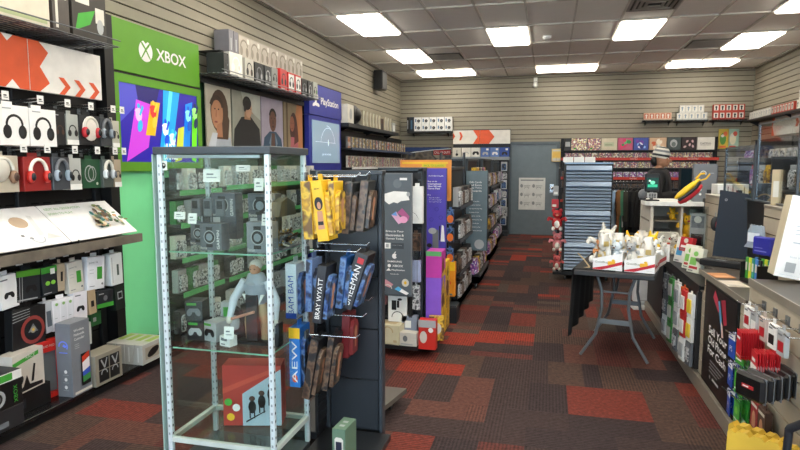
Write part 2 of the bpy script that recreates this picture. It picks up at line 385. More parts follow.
# small camera on back wall
r=root('security_camera','small white security camera high on the back wall','camera',(-.35,YB-.012,3.36))
m=MB(); m.box(-.04,.04,-.03,0,-.02,.08,WHT,b=.004); m.build('mount',r); m=MB(); m.lathe([(0,-.16),(.04,-.15),(.06,-.12),(.045,-.06),(.03,-.02),(0,-.02)],WHT,14,c=(0,-.06,.02)); m.build('camera_head',r)
m=MB(); m.box(-.11,.11,-.14,0,0,.15,mat('#b79d5c',.5))
m=MB(); m.box(-.11,.11,-.006,0,0,.28,mat('#dcc888',.5)); f=Face(m,(-.11,-.006,0),(1,0,0),(0,0,1)); f.rect(.02,.09,.18,.12,mat('#e9c05a',.5)); f.rect(.02,.02,.18,.05,OFF); f.rect(.1,.02,.004,.07,GRY); f.rect(.02,.235,.16,.02,OFF)
one('wall_notice',m,'cream and yellow notice card beside the back door','sign',(.14,YB-.06,1.62))
# speaker
r=root('wall_speaker','black box speaker mounted high on the left wall','speaker',(-3.385,11.35,3.02),PI/2)
m=MB(); m.box(-.16,.16,-.2,-.03,0,.36,BLK,b=.006); m.build('cabinet',r); m=MB(); m.box(-.15,.15,-.21,-.2,.02,.34,DK,b=.003); m.build('grille',r); m=MB(); m.box(-.03,.03,-.03,0,.1,.25,STL); m.build('bracket',r)
# camera + world
cam=bpy.data.cameras.new('camera'); co=bpy.data.objects.new('camera',cam); COL.objects.link(co); cam.sensor_width=36; cam.lens=590/800*36; cam.clip_start=.05; cam.clip_end=100
pt=math.atan(60/590); yw=math.atan(150*math.cos(pt)/590)
co.location=(0,0,1.55); co.rotation_euler=(PI/2-pt,0,yw); SC.camera=co
w=bpy.data.worlds.new('sky'); SC.world=w; w.use_nodes=True; nt=w.node_tree; bg=nt.nodes['Background']; bg.inputs[0].default_value=(.72,.85,1,1); bg.inputs[1].default_value=8.0
sl=bpy.data.lights.new('sun','SUN'); sl.energy=28; sl.angle=.02; sl.color=(1,.95,.86); so=bpy.data.objects.new('sun',sl); COL.objects.link(so); so.rotation_euler=(math.radians(32),0,math.radians(8))  # sun added to brighten the ceiling by bounce off the pavement
SC.cycles.transparent_max_bounces=40
SC.view_settings.view_transform='Standard'; SC.view_settings.look='None'; SC.view_settings.exposure=-.1; SC.view_settings.gamma=1; SC.view_settings.use_curve_mapping=False
# ================================================================ LEFT WALL, NEAR BAY
r=root('accessory_wall_fixture','black pegboard wall fixture with long base deck left of the green tower','wall fixture')
m=MB(); m.box(-3.37,-3.31,1.6,3.74,.08,2.62,BLK)
for k in range(14):
    for j in range(22): m.box(-3.3105,-3.309,1.65+.095*j,1.71+.095*j,.3+.165*k,.31+.165*k,mat('#020203',.9))
m.build('back_panel',r)
for y in (1.62,3.08,3.74): m=MB(); m.box(-3.33,-3.285,y-.03,y+.03,.08,2.63,DK,b=.003); m.build('upright',r)
m=MB(); m.box(-3.37,-3.2,3.78,3.87,.08,2.66,BLK); m.build('side_post',r)
m=MB(); m.box(-3.37,-2.9,1.6,5.15,.055,.08,mat('#17181a',.22,var=.02),b=.003); m.build('base_deck',r)
m=MB(); m.box(-3.37,-2.93,1.62,5.13,0,.055,BLK); m.build('kick_plate',r)
m=MB(); m.box(-3.3,-2.94,1.6,3.76,1.0,1.03,BLK); m.box(-2.955,-2.93,1.6,3.76,.985,1.045,mat('#6f675c',.6,var=.15)); m.build('display_shelf',r)
m=MB()
for i in range(9): m.cyl((-3.3+.045*i,1.6,2.37),(-3.3+.045*i,3.62,2.37),.004,STL,6)
for i in range(14): m.cyl((-3.3,1.65+.15*i,2.366),(-2.93,1.65+.15*i,2.366),.004,STL,6)
m.cyl((-2.93,1.6,2.41),(-2.93,3.62,2.41),.005,STL,6); m.build('wire_shelf',r)
# header sign
def chev(f,x,y,h,w,t,m): f.poly([(x,y),(x+w*t,y),(x+w,y+h/2),(x+w*t,y+h),(x,y+h),(x+w*(1-t),y+h/2)],m)
r=root('header_sign','long white and orange chevron header sign above the headset rows','sign',(-3.12,0,2.01))
for a,b in ((1.9,3.03),(3.035,3.64)):
    m=MB(); m.box(-.03,0,a,b,0,.31,mat('#e8e4de',.4),b=.002); f=Face(m,(0,a,0),(0,1,0),(0,0,1))
    if a<2: 
        f.rect(0,0,1.13,.31,ORG); f.poly([(.95,.31),(1.03,.31),(.99,.27)],WHT); f.poly([(.96,0),(1.06,0),(1.01,.05)],WHT); f.poly([(.3,0),(.4,0),(.5,.155),(.4,.31),(.3,.31),(.4,.155)],WHT)
    else:
        f.poly([(0,0),(.07,0),(.15,.06),(.08,.155),(.15,.25),(.08,.31),(0,.31)],ORG)
        for k in range(3): chev(f,.22+.13*k,.0,.11,.1,.45,ORG)
    m.build('sign_panel',r)
# stock on the wire shelf
m=carton(.78,.3,.34,mat('#cdc6b4',.5)); f=F0(m,.78,.3,.34); f.rect(.02,.02,.74,.03,mat('#a9b48a',.5)); 
for k in range(9): f.arc(.06+.08*k,.2,.04,.006,0,PI*1.6,mat('#a89f8b',.5)); 
f.text('PLAY',.2,.1,.3,mat('#b5ad98',.5))
one('console_carton',m,'wide pale patterned carton on the top wire shelf at far left','box',(-3.12,2.67,2.376),PI/2)
m=carton(.13,.3,.32,mat('#4a4440',.5)); f=F0(m,.13,.3,.32); f.rect(.02,.2,.09,.1,OFF); f.rect(.02,.02,.02,.2,OFF)
one('console_carton',m,'narrow brown carton with white label on the top wire shelf','box',(-3.12,3.15,2.376),PI/2)
m=carton(.3,.28,.3,mat('#36332f',.5)); f=F0(m,.3,.28,.3); f.rect(.03,.22,.12,.05,OFF); f.poly([(.02,.04),(.15,.1),(.2,.2),(.05,.15)],GRN); f.rect(.2,.12,.08,.1,OFF); f.ell(.24,.1,.03,.05,LGR)
one('console_carton',m,'dark carton with green print at the right end of the top wire shelf','box',(-3.12,3.4,2.376),PI/2)
# hooks
def mk_hook(L=.3,two=True):
    def f():
        r=root('peg_hook','','peg hook'); m=MB()
        m.cyl((0,0,0),(0,-L,.012),.0035,CHR,6); m.cyl((0,0,.022),(0,-L-.02,.03),.003,CHR,6); m.box(-.015,.015,-.002,.006,-.02,.035,STL); m.build('rod',r)
        m=MB(); m.box(-.022,.022,-L-.026,-L-.022,-.005,.045,WHT); g=Face(m,(-.022,-L-.026,-.005),(1,0,0),(0,0,1)); g.rect(.008,.012,.028,.005,GRY); g.rect(.008,.022,.02,.008,BLK); m.build('price_tag',r); return r
    return f
HK=Pool(mk_hook(.27)); HS=Pool(mk_hook(.16))
for i,y in enumerate((2.55,2.76,3.0,3.21,3.41,3.62,3.71)): HK.put((-3.31,y,1.925),PI/2,'chrome peg hook with white price tag above the upper headset row','upper headset row hooks')
for i,y in enumerate((2.55,2.86,3.03,3.25,3.45,3.62,3.71)): HK.put((-3.31,y,1.63),PI/2,'chrome peg hook with white price tag above the lower headset row','lower headset row hooks')
def pack(name,label,loc,w,h,t,card,draw=None,bub=None,rz=PI/2,group=None,ry=0,rx=0,cat='package',tab=True,rxx=0):
    """hanging retail pack, origin at the top edge"""
    r=root(name,label,cat,loc,rz,group); r.rotation_euler=(rx,ry,rz)
    m=MB(); m.box(-w/2,w/2,-t/2,t/2,-h,0,card,b=min(.002,t*.3))
    if tab: m.box(-w*.18,w*.18,-.001,.001,0,.025,card)
    f=Face(m,(-w/2,-t/2,-h),(1,0,0),(0,0,1)); 
    if draw: draw(f,w,h)
    m.build('card',r)
    if bub:
        m=MB(); x,y,a,b,d,mm=bub; m.prism([(x+a*q[0],y+b*q[1]) for q in ((-1,-.8),(-.8,-1),(.8,-1),(1,-.8),(1,.8),(.8,1),(-.8,1),(-1,.8))],(-w/2,-t/2,-h),(1,0,0),(0,0,1),d,mm); m.build('blister',r)
    return r
def D_can(m,m2=None,s=.8): return lambda f,w,h:(cans(f,w/2,h*.45,min(w,h)*s,m,m2),f.rect(w*.1,h*.9,w*.3,h*.03,LGR))
Wb=mat('#f0efee',.4)
def headset3d(r,w,h,t,m1,m2,band):
    """a real headset inside the clear shell"""
    m=MB(); pts=[(w*.3*math.cos(a),-t/2-.01,-h*.42+h*.34*math.sin(a)) for a in [PI*k/10 for k in range(11)]]; m.tube(pts,.011,band,8); m.build('headband',r)
    for s in (-1,1):
        m=MB(); m.ell((s*w*.3,-t/2-.012,-h*.58),(w*.13,.025,h*.19),m1,14,8); m.ell((s*w*.3,-t/2-.032,-h*.58),(w*.08,.012,h*.12),m2,12,6); m.build('ear_cup',r)
X1=-3.12
pack('headset_box','white box with black headphones at the left frame edge of the upper row',(X1,2.86,1.9),.2,.235,.1,Wb,D_can(BLK,DK2,.85),group=None,cat='box')
pack('headset_box','white box with black headphones second along the upper headset row',(X1,3.065,1.895),.2,.23,.1,Wb,D_can(BLK,DK2,.85),cat='box')
pack('headset_box','white headphone box outside the left edge of the view',(X1,2.65,1.9),.2,.235,.1,Wb,D_can(BLK,DK2,.85),cat='box')
q=pack('headset_pack','dark slim headset pack right of the white boxes in the upper row',(X1,3.215,1.89),.09,.21,.06,DK,D_can(BRN,None,.8)); 
pack('headset_pack','grey card pack with black headset in the upper row',(X1,3.32,1.885),.1,.2,.06,mat('#a6aaa6',.5),lambda f,w,h:(f.rect(0,0,w,h*.16,WHT),cans(f,w/2,h*.45,w*.9,BLK,DK2)))
q=pack('headset_pack','red and black headset in a large round white shell in the upper row',(X1,3.475,1.89),.19,.2,.06,DK,None); headset3d(q,.19,.2,.06,RED,BLK,OFF)
m=MB(); m.ell((0,-.035,-.09),(.075,.012,.085),mat('#e6e0d6',.4),16,8); m.build('shell_cover',q)
q=pack('headset_pack','grey headset in a smoky clear box in the upper row',(X1,3.625,1.885),.11,.2,.07,mat('#3a3e42',.4)); headset3d(q,.13,.19,.07,mat('#8d99a2',.3),DK2,GRY)
pack('headset_pack','grey card pack with headset at the right end of the upper row',(X1,3.715,1.87),.07,.19,.08,mat('#b7b5a8',.5),lambda f,w,h:(f.rect(0,0,w,h*.16,WHT),cans(f,w/2,h*.45,w*.9,BLK)))
q=pack('headset_pack','tan headset behind a white shell at the left edge of the lower row',(X1,2.77,1.605),.22,.215,.07,mat('#bfb6a4',.5)); headset3d(q,.22,.215,.07,mat('#8a6a52',.4),BRN,OFF)
m=MB(); m.ell((-.02,-.035,-.08),(.07,.03,.075),OFF,16,8); m.build('shell_cover',q)
q=pack('headset_pack','bright red headset with white arch in the lower row',(X1,3.015,1.6),.2,.21,.07,mat('#8f1d1c',.5)); headset3d(q,.2,.21,.07,mat('#c22a22',.35),DK2,mat('#ece8dd',.4))
q=pack('headset_pack','silver blue headset in a clear box in the lower row',(X1,3.19,1.6),.14,.21,.09,mat('#43484e',.3)); headset3d(q,.15,.2,.09,mat('#9fb0bd',.25),DK2,GRY)
pack('headset_pack','grey card pack with black headset in the lower row',(X1,3.32,1.595),.1,.21,.07,mat('#b2b5b2',.5),lambda f,w,h:(f.rect(0,0,w,h*.18,WHT),cans(f,w/2,h*.45,w*.9,BLK,DK2)))
pack('earphone_pack','dark green card with pale looped cable in the lower row',(X1,3.475,1.59),.17,.2,.04,mat('#15482c',.5),lambda f,w,h:(f.arc(w*.4,h*.5,w*.25,.006,0,2*PI,LGR,16,1.4),f.arc(w*.55,h*.5,w*.22,.006,0,2*PI,LGR,16,1.4),f.ell(w*.8,h*.15,.01,.01,OFF)))
q=pack('headset_pack','white and grey headset in a clear box in the lower row',(X1,3.615,1.59),.1,.2,.08,mat('#4c5552',.3)); headset3d(q,.12,.18,.08,mat('#cfd6da',.3),GRY,OFF)
pack('headset_pack','tan card pack with headset at the right end of the lower row',(X1,3.715,1.59),.07,.2,.08,mat('#a99c88',.5),lambda f,w,h:(f.rect(0,0,w,h*.18,WHT),cans(f,w/2,h*.45,w*.9,BLK)))
# sloped white signs on the display shelf
def slope(y0,y1,lb,draw):
    a=math.atan2(.22,-.25); m=MB(); L=math.hypot(.27,.22)
    O=Vector((-2.95,y0,1.065)); V=Vector((-.27,0,.22)).normalized(); U=Vector((0,1,0))
    m.prism([(0,0),(y1-y0,0),(y1-y0,L),(0,L)],O-U.cross(V)*.008,U,V,.008,Wb); f=Face(m,O,U,V); draw(f,y1-y0,L)
    m.box(-3.2,-2.95,y0+.05,y0+.06,1.03,1.068,BLK); 
    return one('display_sign',m,lb,'sign')
PAL=mat('#b8bcc4',.5); 
slope(1.95,3.105,'white sloped display sign showing a tan oval and pale console on the shelf',lambda f,w,L:(f.ell(w-.22,L*.62,.06,.05,mat('#b8a189',.5)),f.poly([(w-.17,L*.25),(w-.13,L*.25),(w-.1,L*.75),(w-.13,L*.78)],mat('#dcdcda',.5)),f.poly([(w-.14,.05),(w-.02,.05),(w-.1,.1)],mat('#cfd1cf',.5)),f.ell(w-.28,.1,.012,.01,GRY),f.ell(w-.24,.07,.012,.01,GRY),f.text('PURE SOUND',.5,L*.6,.25,PAL),f.arc(w-.2,.07,.05,.01,PI,2*PI,PAL)))
def dsg(f,w,L):
    g=mat('#7fb06a',.5)
    f.text('NEXT ALL GENERATION',.03,L*.85,.3,g,h=.022); f.text('BORN TO PLAY',.03,L*.72,.2,g,h=.02)
    for k in range(4): f.text('dream big play more today',.03,L*.55-.035*k,.2,PAL,h=.01)
    rr=random.Random(3); cs=[mat(c,.5) for c in ('#3f6b3c','#b98a5c','#5b4a3a','#2c7a78','#d6c2a4','#7a8a4c','#31483c')]
    for k in range(70):
        a=rr.random(); x=w*.5+a*w*.42; y=L*(.2+.6*math.sin(PI*a)*rr.random()+.05); f.ell(x,y,.006+.018*rr.random(),.006+.02*rr.random(),rr.choice(cs),8)
    f.text('XBOX SERIES',.03,.03,.12,PAL,h=.012)
slope(3.115,3.73,'white sloped display sign with green headline and landscape collage',dsg)
# lower hanging rows
GD=mat('#20262c',.45); X3=-3.08
def d_sq(c): return lambda f,w,h:(f.rect(w*.55,h*.3,w*.3,h*.38,c),f.text('power kit',w*.1,h*.78,w*.5,GRY),f.ell(w*.85,h*.15,.008,.008,GRY),f.rect(w*.1,h*.1,w*.3,.004,GRY),f.rect(w*.1,h*.6,w*.25,.003,LGR),f.rect(w*.1,h*.5,w*.25,.003,LGR))
def d_cir(f,w,h): f.rect(0,h*.78,w,h*.22,GRN); f.ell(w*.35,h*.42,.018,.014,mat('#7cc242',.4)); f.ell(w*.7,h*.42,.018,.014,mat('#7cc242',.4)); f.rect(w*.05,.01,w*.5,.006,LGR); f.rect(w*.55,h*.72,w*.3,h*.2,WHT)
def d_bat(f,w,h): f.rect(0,h*.8,w,h*.2,mat('#57a02e',.4)); pad(f,w*.6,h*.42,w*.45,BLK); f.rect(w*.05,.008,w*.8,.008,LGR); f.rect(w*.1,0,.004,h*.8,LGR); f.rect(w*.2,0,.004,h*.8,LGR)
def d_pad(f,w,h): pad(f,w*.5,h*.42,w*.55,BLK); f.rect(w*.1,h*.85,w*.4,.008,GRY)
r3=[('accessory_pack',2.73,.12,.2,.04,Wb,d_pad,'white controller pack hanging at the left edge under the shelf'),
('accessory_pack',2.88,.17,.19,.04,GD,d_bat,'dark battery pack with bright green top under the shelf'),
('accessory_pack',3.03,.12,.18,.04,GD,d_cir,'dark charger pack with two green circles under the shelf'),
('accessory_pack',3.13,.06,.18,.04,mat('#b5a48c',.5),lambda f,w,h:f.rect(w*.4,h*.35,w*.3,h*.35,BLK),'slim tan pack with a black square under the shelf'),
('accessory_pack',3.24,.13,.21,.04,mat('#d9d6cc',.5),d_sq(GRN),'off white pack with green square, left of the bigger white one'),
('accessory_pack',3.43,.16,.23,.05,mat('#eceef2',.5),d_sq(GRN),'large white pack with green square under the shelf'),
('accessory_pack',3.61,.12,.23,.07,mat('#dfe3e2',.5),lambda f,w,h:(f.rect(w*.5,h*.3,w*.18,h*.35,mat('#4a5a52',.5)),f.rect(w*.1,h*.1,.006,h*.8,LGR)),'tall white pack hanging beside the mint green panel')]
for i,(n,y,w,h,t,c,dr,lb) in enumerate(r3):
    HS.put((-3.31,y,.945),PI/2,'short chrome hook with price tag under the display shelf','hooks under the display shelf'); pack(n,lb,(X3,y,.91+.005*(i%2)),w,h,t,c,dr,ry=(-.08,.05,-.03,.06,-.04,.07,-.02)[i])
def d_wheel(f,w,h):
    f.arc(w*.6,h*.45,w*.36,.022,0,2*PI,mat('#8e3a34',.4),20); f.poly([(w*.45,h*.4),(w*.75,h*.4),(w*.6,h*.6)],GRY); f.ell(w*.6,h*.45,.02,.02,mat('#9a9484',.4)); f.ell(w*.6,h*.45,.008,.008,YEL)
    for k in range(4): f.poly([(0,h*(.7+.07*k)),(w*.5,h*(.78+.06*k)),(w*.5,h*(.79+.06*k)),(0,h*(.715+.07*k))],LGR)
def d_three(f,w,h):
    for k in range(3): f.rect(w*(.06+.32*k),h*.1,w*.28,h*.8,mat('#e4e4ea',.4)); f.ell(w*(.2+.32*k),h*.85,.012,.01,mat('#88b86a',.5)); f.rect(w*(.1+.32*k),h*.4,w*.12,.004,LGR)
r4=[('wheel_pack',2.86,.24,.26,.06,BLK,d_wheel,'black pack with a red rimmed racing wheel hanging at left',.69),
('accessory_pack',3.0,.06,.2,.05,mat('#b9bcc2',.4),lambda f,w,h:(f.rect(w*.2,h*.2,w*.6,h*.5,mat('#56606a',.4)),),'slim grey pack right of the racing wheel pack',.69),
('accessory_pack',3.12,.17,.2,.05,mat('#f1f0f6',.4),d_three,'bright white pack with three pale panels hanging at left',.685),
('controller_pack',3.27,.12,.19,.05,mat('#e7e4ea',.4),d_pad,'white controller pack hanging above the tall grey carton',.7),
('accessory_pack',3.37,.07,.17,.05,mat('#b39c7c',.5),lambda f,w,h:f.rect(w*.3,h*.3,w*.4,h*.25,BLK),'tan pack with black square hanging above the headphone carton',.69),
('accessory_pack',3.5,.16,.12,.05,GD,lambda f,w,h:(f.rect(0,0,w,h*.25,GRN),f.ell(w*.5,h*.55,.02,.02,GRY),f.rect(w*.1,h*.8,w*.3,.006,LGR)),'dark pack with green lower stripe near the mint panel',.66),
('accessory_pack',3.64,.1,.19,.05,mat('#14201a',.5),lambda f,w,h:(f.rect(w*.25,h*.4,w*.5,h*.3,LGR),f.rect(w*.32,h*.45,w*.36,h*.2,BLK)),'black pack with a white framed picture beside the mint panel',.68)]
for i,(n,y,w,h,t,c,dr,lb,z) in enumerate(r4):
    HS.put((-3.31,y,z+.035),PI/2,'short chrome hook with price tag in the lowest hook row','hooks of the lowest row'); pack(n,lb,(X3,y,z),w,h,t,c,dr,ry=(.05,-.05,.02,.04,-.04,.05,-.05)[i])
for y,z,h,c,lb in ((2.99,.62,.05,GRN,'small green topped pack tucked above the white three panel pack'),(3.5,.5,.1,mat('#2c6a38',.5),'dark green small pack hanging behind the grey headphone carton'),(3.4,.44,.16,mat('#cfd2cf',.5),'white slim pack hanging behind the grey headphone carton')):
    pack('accessory_pack',lb,(-3.16,y,z),.1,h,.03,c,lambda f,w,h:f.rect(w*.2,h*.3,w*.3,h*.3,LGR))
# boxes on deck
m=carton(.11,.17,.475,mat('#777b82',.45)); f=F0(m,.11,.17,.475); vb=mat('#6f86f0',.4)
f.arc(.055,.33,.035,.009,-.6,PI+.1,vb); f.poly([(.05,.33),(.06,.345),(.075,.335),(.09,.345),(.085,.335),(.07,.32)],vb); f.rect(.025,.285,.06,.006,vb)
for k in range(3): f.ell(.065,.165-.05*k,.011,.012,Wb); f.rect(.045,.143-.05*k,.04,.003,LGR)
f=FR(m,.11,.17,.475)
for k,t in enumerate(('Wireless','Multimedia','Controller')): f.text(t,.03,.415-.028*k,.09,Wb,h=.016)
for k in range(3): f.rect(.03,.33-.012*k,.04,.004,LGR)
f.rect(.075,.05,.08,.21,BLK); f.poly([(.085,.2),(.15,.225),(.15,.265),(.085,.24)],mat('#c23a22',.4)); f.poly([(.085,.14),(.15,.16),(.15,.225),(.085,.2)],mat('#e8dfe2',.4)); f.poly([(.085,.11),(.15,.12),(.15,.16),(.085,.14)],mat('#3a56c0',.4)); f.poly([(.085,.07),(.15,.08),(.15,.12),(.085,.11)],mat('#3f8a4a',.4)); f.rect(.01,.012,.15,.016,OFF)
one('tall_carton',m,'tall grey carton with blue emblem standing on the black deck','box',(-2.955,3.08,.0805),.05)
m=carton(.25,.13,.21,mat('#8c8678',.5)); f=F0(m,.25,.13,.21)
for a in range(2):
    for b in range(2): f.rect(.03+.1*a,.02+.085*b,.092,.078,BLK)
for a in range(2):
    f.arc(.076+.1*a,.075,.03,.008,-.1,PI+.1,LGR); f.poly([(.045+.1*a,.17),(.055+.1*a,.175),(.08+.1*a,.13),(.1+.1*a,.178),(.108+.1*a,.175),(.085+.1*a,.112),(.075+.1*a,.112)],LGR)
one('headphone_carton',m,'small grey carton with four black pictures beside the tall grey carton','box',(-2.945,3.3,.08),PI/2)
def mk():
    m=carton(.075,.27,.15,mat('#b4b3ad',.45)); f=F0(m,.075,.27,.15); f.rect(.03,.02,.012,.11,mat('#d2d2cf',.5)); f=FR(m,.075,.27,.15); f.rect(.03,.03,.2,.09,mat('#a59c8c',.5)); f.ell(.12,.075,.07,.03,BLK,rot=.3); f=Face(m,(-.037,-.135,.15),(1,0,0),(0,1,0)); f.rect(.01,.1,.05,.15,mat('#8fa84a',.5))
    r=root('slim_carton','','box'); m.build('box_body',r); return r
P=Pool(mk)
for k in range(4): P.put((-3.14+.078*k,3.76,.08),0,['slim grey carton standing first from the wall before the mint panel','slim grey carton standing second from the wall before the mint panel','slim grey carton standing third from the wall before the mint panel','slim grey carton at the aisle end of the row before the mint panel'][k],'slim grey cartons on the deck')
m=carton(.24,.1,.24,mat('#c9c2b8',.45)); f=F0(m,.24,.1,.24); f.poly([(0,.17),(.2,.2),(.2,.225),(0,.195)],GRN); f.text('RACE',.1,.196,.07,OFF)
f.poly([(.02,.01),(.07,.04),(.1,.1),(.12,.04),(.22,.03),(.22,.01)],BLK); f.poly([(.13,.05),(.15,.05),(.17,.15),(.155,.155)],BLK); f.ell(.05,.08,.02,.03,DK2,rot=-.5); f.rect(0,0,.03,.17,TAN)
one('pedal_set_carton',m,'pale carton with green band and pedal pictures on the deck at left','box',(-3.03,2.76,.211),PI/2+.1)
m=carton(.3,.14,.13,BLK); f=F0(m,.3,.14,.13); f.rect(.02,.03,.1,.06,DK2)
one('black_carton',m,'black carton lying under the pedal picture carton','box',(-3.06,2.77,.081),PI/2)
r=root('red_card_rack','bright red open framed pack leaning behind the tall grey carton','package',(-3.08,2.97,.081),PI/2-.15)
m=MB(); m.box(-.09,.09,-.05,.0,.3,.37,mat('#c8281e',.4)); m.box(-.09,-.065,-.05,0,0,.3,mat('#c8281e',.4)); m.box(.065,.09,-.05,0,0,.3,mat('#c8281e',.4)); m.box(-.065,.065,-.05,0,0,.03,mat('#c8281e',.4)); Face(m,(-.09,-.05,.3),(1,0,0),(0,0,1)).text('DEAD RED',.04,.03,.09,OFF); m.build('frame',r)
m=MB(); m.box(-.065,.065,-.02,0,.03,.3,mat('#6d7578',.3)); m.build('window',r)
m=carton(.2,.16,.2,mat('#101214',.4)); f=F0(m,.2,.16,.2); f.rect(0,.15,.2,.05,WHT); f.rect(.05,.155,.09,.04,GRN); f.arc(.04,.07,.05,.018,0,2*PI,LGR,18); f.ell(.04,.07,.02,.02,GRY); f.text('XBOX',.165,.02,.1,GRN,rot=PI/2)
one('wheel_carton',m,'black carton with wheel picture and green lettering at the left deck edge','box',(-2.97,2.53,.201),PI/2)
m=carton(.22,.16,.12,mat('#2a2a2c',.4)); f=F0(m,.22,.16,.12); f.rect(.02,.02,.1,.03,GRY)
one('black_carton',m,'black carton lying beneath the wheel picture carton','box',(-2.97,2.52,.081),PI/2)
# ================================================================ GREEN TOWER
r=root('console_display_tower','tall green console display tower with lit game screen','display tower',(-3.37,0,0))
y0,y1=3.885,5.05
m=MB(); m.box(0,.14,y0,y1,2.275,2.67,XGR,b=.003); m.box(-.0,.13,y0,y1,2.255,2.275,BLK); f=Face(m,(.14,y0,2.275),(0,1,0),(0,0,1))
cxx,cyy=.4,.2; f.ell(cxx,cyy,.085,.085,Wb,28)
for s in (1,-1):
    pts=[(cxx+s*-.065*1,cyy+.075),(cxx+s*-.035,cyy+.062),(cxx,cyy+.025),(cxx+s*.055,cyy-.05),(cxx+s*.062,cyy-.072),(cxx+s*.035,cyy-.045),(cxx-s*.01,cyy+.012),(cxx-s*.045,cyy+.045)]
    f.poly(pts if s==1 else pts[::-1],XGR)
f.poly([(cxx-.03,cyy+.082),(cxx,cyy+.06),(cxx+.03,cyy+.082),(cxx,cyy+.088)],XGR)
f.text('XBOX',.53,.15,.42,Wb,h=.1,bold=.02); sb=m.build('sign_box',r)
m=MB(); m.box(0,.13,y0,y1,1.5,2.255,BLK)
for a in ((y0,y1,2.19,2.255),(y0,y1,1.5,1.575),(y0,y0+.06,1.575,2.19),(y1-.06,y1,1.575,2.19)): m.box(.13,.145,a[0],a[1],a[2],a[3],XGR)
fr=m.build('screen_frame',r)
E_=lambda h,s=.5: mat(h,.3,em=s,var=0)
m=MB(); m.box(.125,.135,y0+.06,y1-.06,1.575,2.19,BLK); f=Face(m,(.135,y0+.06,1.575),(0,1,0),(0,0,1)); W,H_=y1-y0-.12,.615
f.rect(0,0,W,H_,E_('#2a1f9c')); f.poly([(0,H_),(.25,H_),(.2,.45),(0,.3)],E_('#4a4ab8')); f.poly([(.2,H_),(.5,H_),(.42,.4),(.25,.35)],E_('#1b1466'))
f.poly([(.06,0),(.33,.12),(.42,.47),(.2,.5),(.16,.35)],E_('#c03fd0')); f.poly([(.3,.22),(.42,.22),(.5,.5),(.38,.5)],E_('#d8b020'))
f.poly([(.45,0),(.62,0),(.78,H_),(.55,H_),(.52,.3)],E_('#1aa0e0')); f.poly([(.5,0),(.54,0),(.68,H_),(.63,H_)],E_('#5fe0f0')); f.poly([(.68,0),(.78,.02),(.86,.33),(.74,.3)],E_('#c8d040')); f.poly([(.8,.1),(.9,.1),(.97,H_*.9),(.86,H_*.85)],E_('#1f86e0')); f.poly([(.93,.02),(1.0,0),(1.04,.4),(.96,.42)],E_('#6ee020'))
for x,y,c1,c2 in ((.22,.38,'#f0b8e8','#38b0e8'),(.4,.42,'#e03838','#f0c040'),(.55,.28,'#f0f0ff','#2050d0'),(.64,.2,'#d0f0ff','#40c0e0'),(.88,.42,'#90e0ff','#2058c0'),(.98,.45,'#a0f080','#203050')):
    f.ell(x,y,.04,.055,E_(c1)); f.ell(x+.01,y-.09,.03,.05,E_(c2),rot=-.3); f.ell(x,y+.07,.018,.02,E_(c2)); f.poly([(x-.05,y+.03),(x-.03,y+.05),(x,y),(x-.01,y-.02)],E_(c1)); f.poly([(x+.06,y+.06),(x+.04,y+.08),(x,y),(x+.02,y-.01)],E_(c2))
f.text('JUST',.52,.1,.14,E_('#ffffff'),h=.06,bold=.03); f.text('DANCE',.5,.02,.19,E_('#ffffff'),h=.06,bold=.03)
m.build('screen',r)
m=MB(); m.box(0,.1,y0,y1,.082,1.5,MINT_LIT,b=.002); m.build('lower_panel',r)  # green light falling on this panel is put into its base colour
# ================================================================ POSTER BAY
r=root('poster_wall_fixture','black wall fixture with green price strips behind the glass case','wall fixture',(-3.37,0,0))
m=MB(); m.box(0,.04,5.06,7.6,.0,2.42,mat('#123a26',.5,var=.1)); m.build('back_panel',r)  # black pegboard tinted dark green: the green light on it is painted in
for y in (5.09,6.37,7.58): m=MB(); m.box(.04,.07,y-.02,y+.02,0,2.42,BLK); m.build('upright',r)
m=MB(); m.box(.0,.46,5.1,7.58,.0,.1,BLK); m.build('base_deck',r)
for z in (.42,.72,1.02,1.32):
    m=MB(); m.box(.04,.36,5.1,7.58,z,z+.02,BLK); b=m.build('shelf',r); m=MB(); m.box(.36,.366,5.1,7.58,z-.01,z+.035,mat('#58b06a',.4)); m.build('price_strip',b)
m=MB(); m.box(.0,.1,5.06,7.6,2.35,2.4,DK); m.build('header_rail',r)
m=MB()
for i in range(8): m.cyl((.04+.045*i,5.08,2.42),(.04+.045*i,7.58,2.42),.004,STL,6)
for i in range(17): m.cyl((.04,5.1+.15*i,2.416),(.36,5.1+.15*i,2.416),.004,STL,6)
m.cyl((.36,5.08,2.45),(.36,7.58,2.45),.005,STL,6); m.build('wire_shelf',r)
rr=random.Random(5)
packs_cols=[('dark',DK,SILV),('silver',LGR,SILV),('white',OFF,SILV),('green',mat('#2c7a3c',.5),SILV)]
def mk_p(c,a):
    def f():
        r=root('accessory_pack','','package'); m=MB(); m.box(-.065,.065,-.03,.03,0,.2,c,b=.002); m.build('card',r)
        m=MB(); m.prism([(-.05,.02),(.05,.02),(.05,.14),(.03,.16),(-.03,.16),(-.05,.14)],(0,-.03,0),(1,0,0),(0,0,1),.02,a); m.build('blister',r); return r
    return f
PK=[(n,Pool(mk_p(c,a))) for n,c,a in packs_cols]
for zi,z in enumerate((.101,.441,.741,1.041,1.341)):
    for k in range(13):
        if rr.random()<.08: continue
        n,P=rr.choice(PK); P.put((-3.1+rr.uniform(-.03,.02),5.25+.175*k+rr.uniform(-.01,.01),z),PI/2+rr.uniform(-.25,.25),n+' accessory pack on the '+['base deck','lowest shelf','second lowest shelf','second highest shelf','highest shelf'][zi]+' seen through the glass case',n+' packs on the '+['base deck','lowest shelf','second lowest shelf','second highest shelf','highest shelf'][zi]+' behind the case')
r=root('strip_shelf_unit','small shelf unit with green strips in front of the mint panel','shelf unit',(-3.268,0,0))
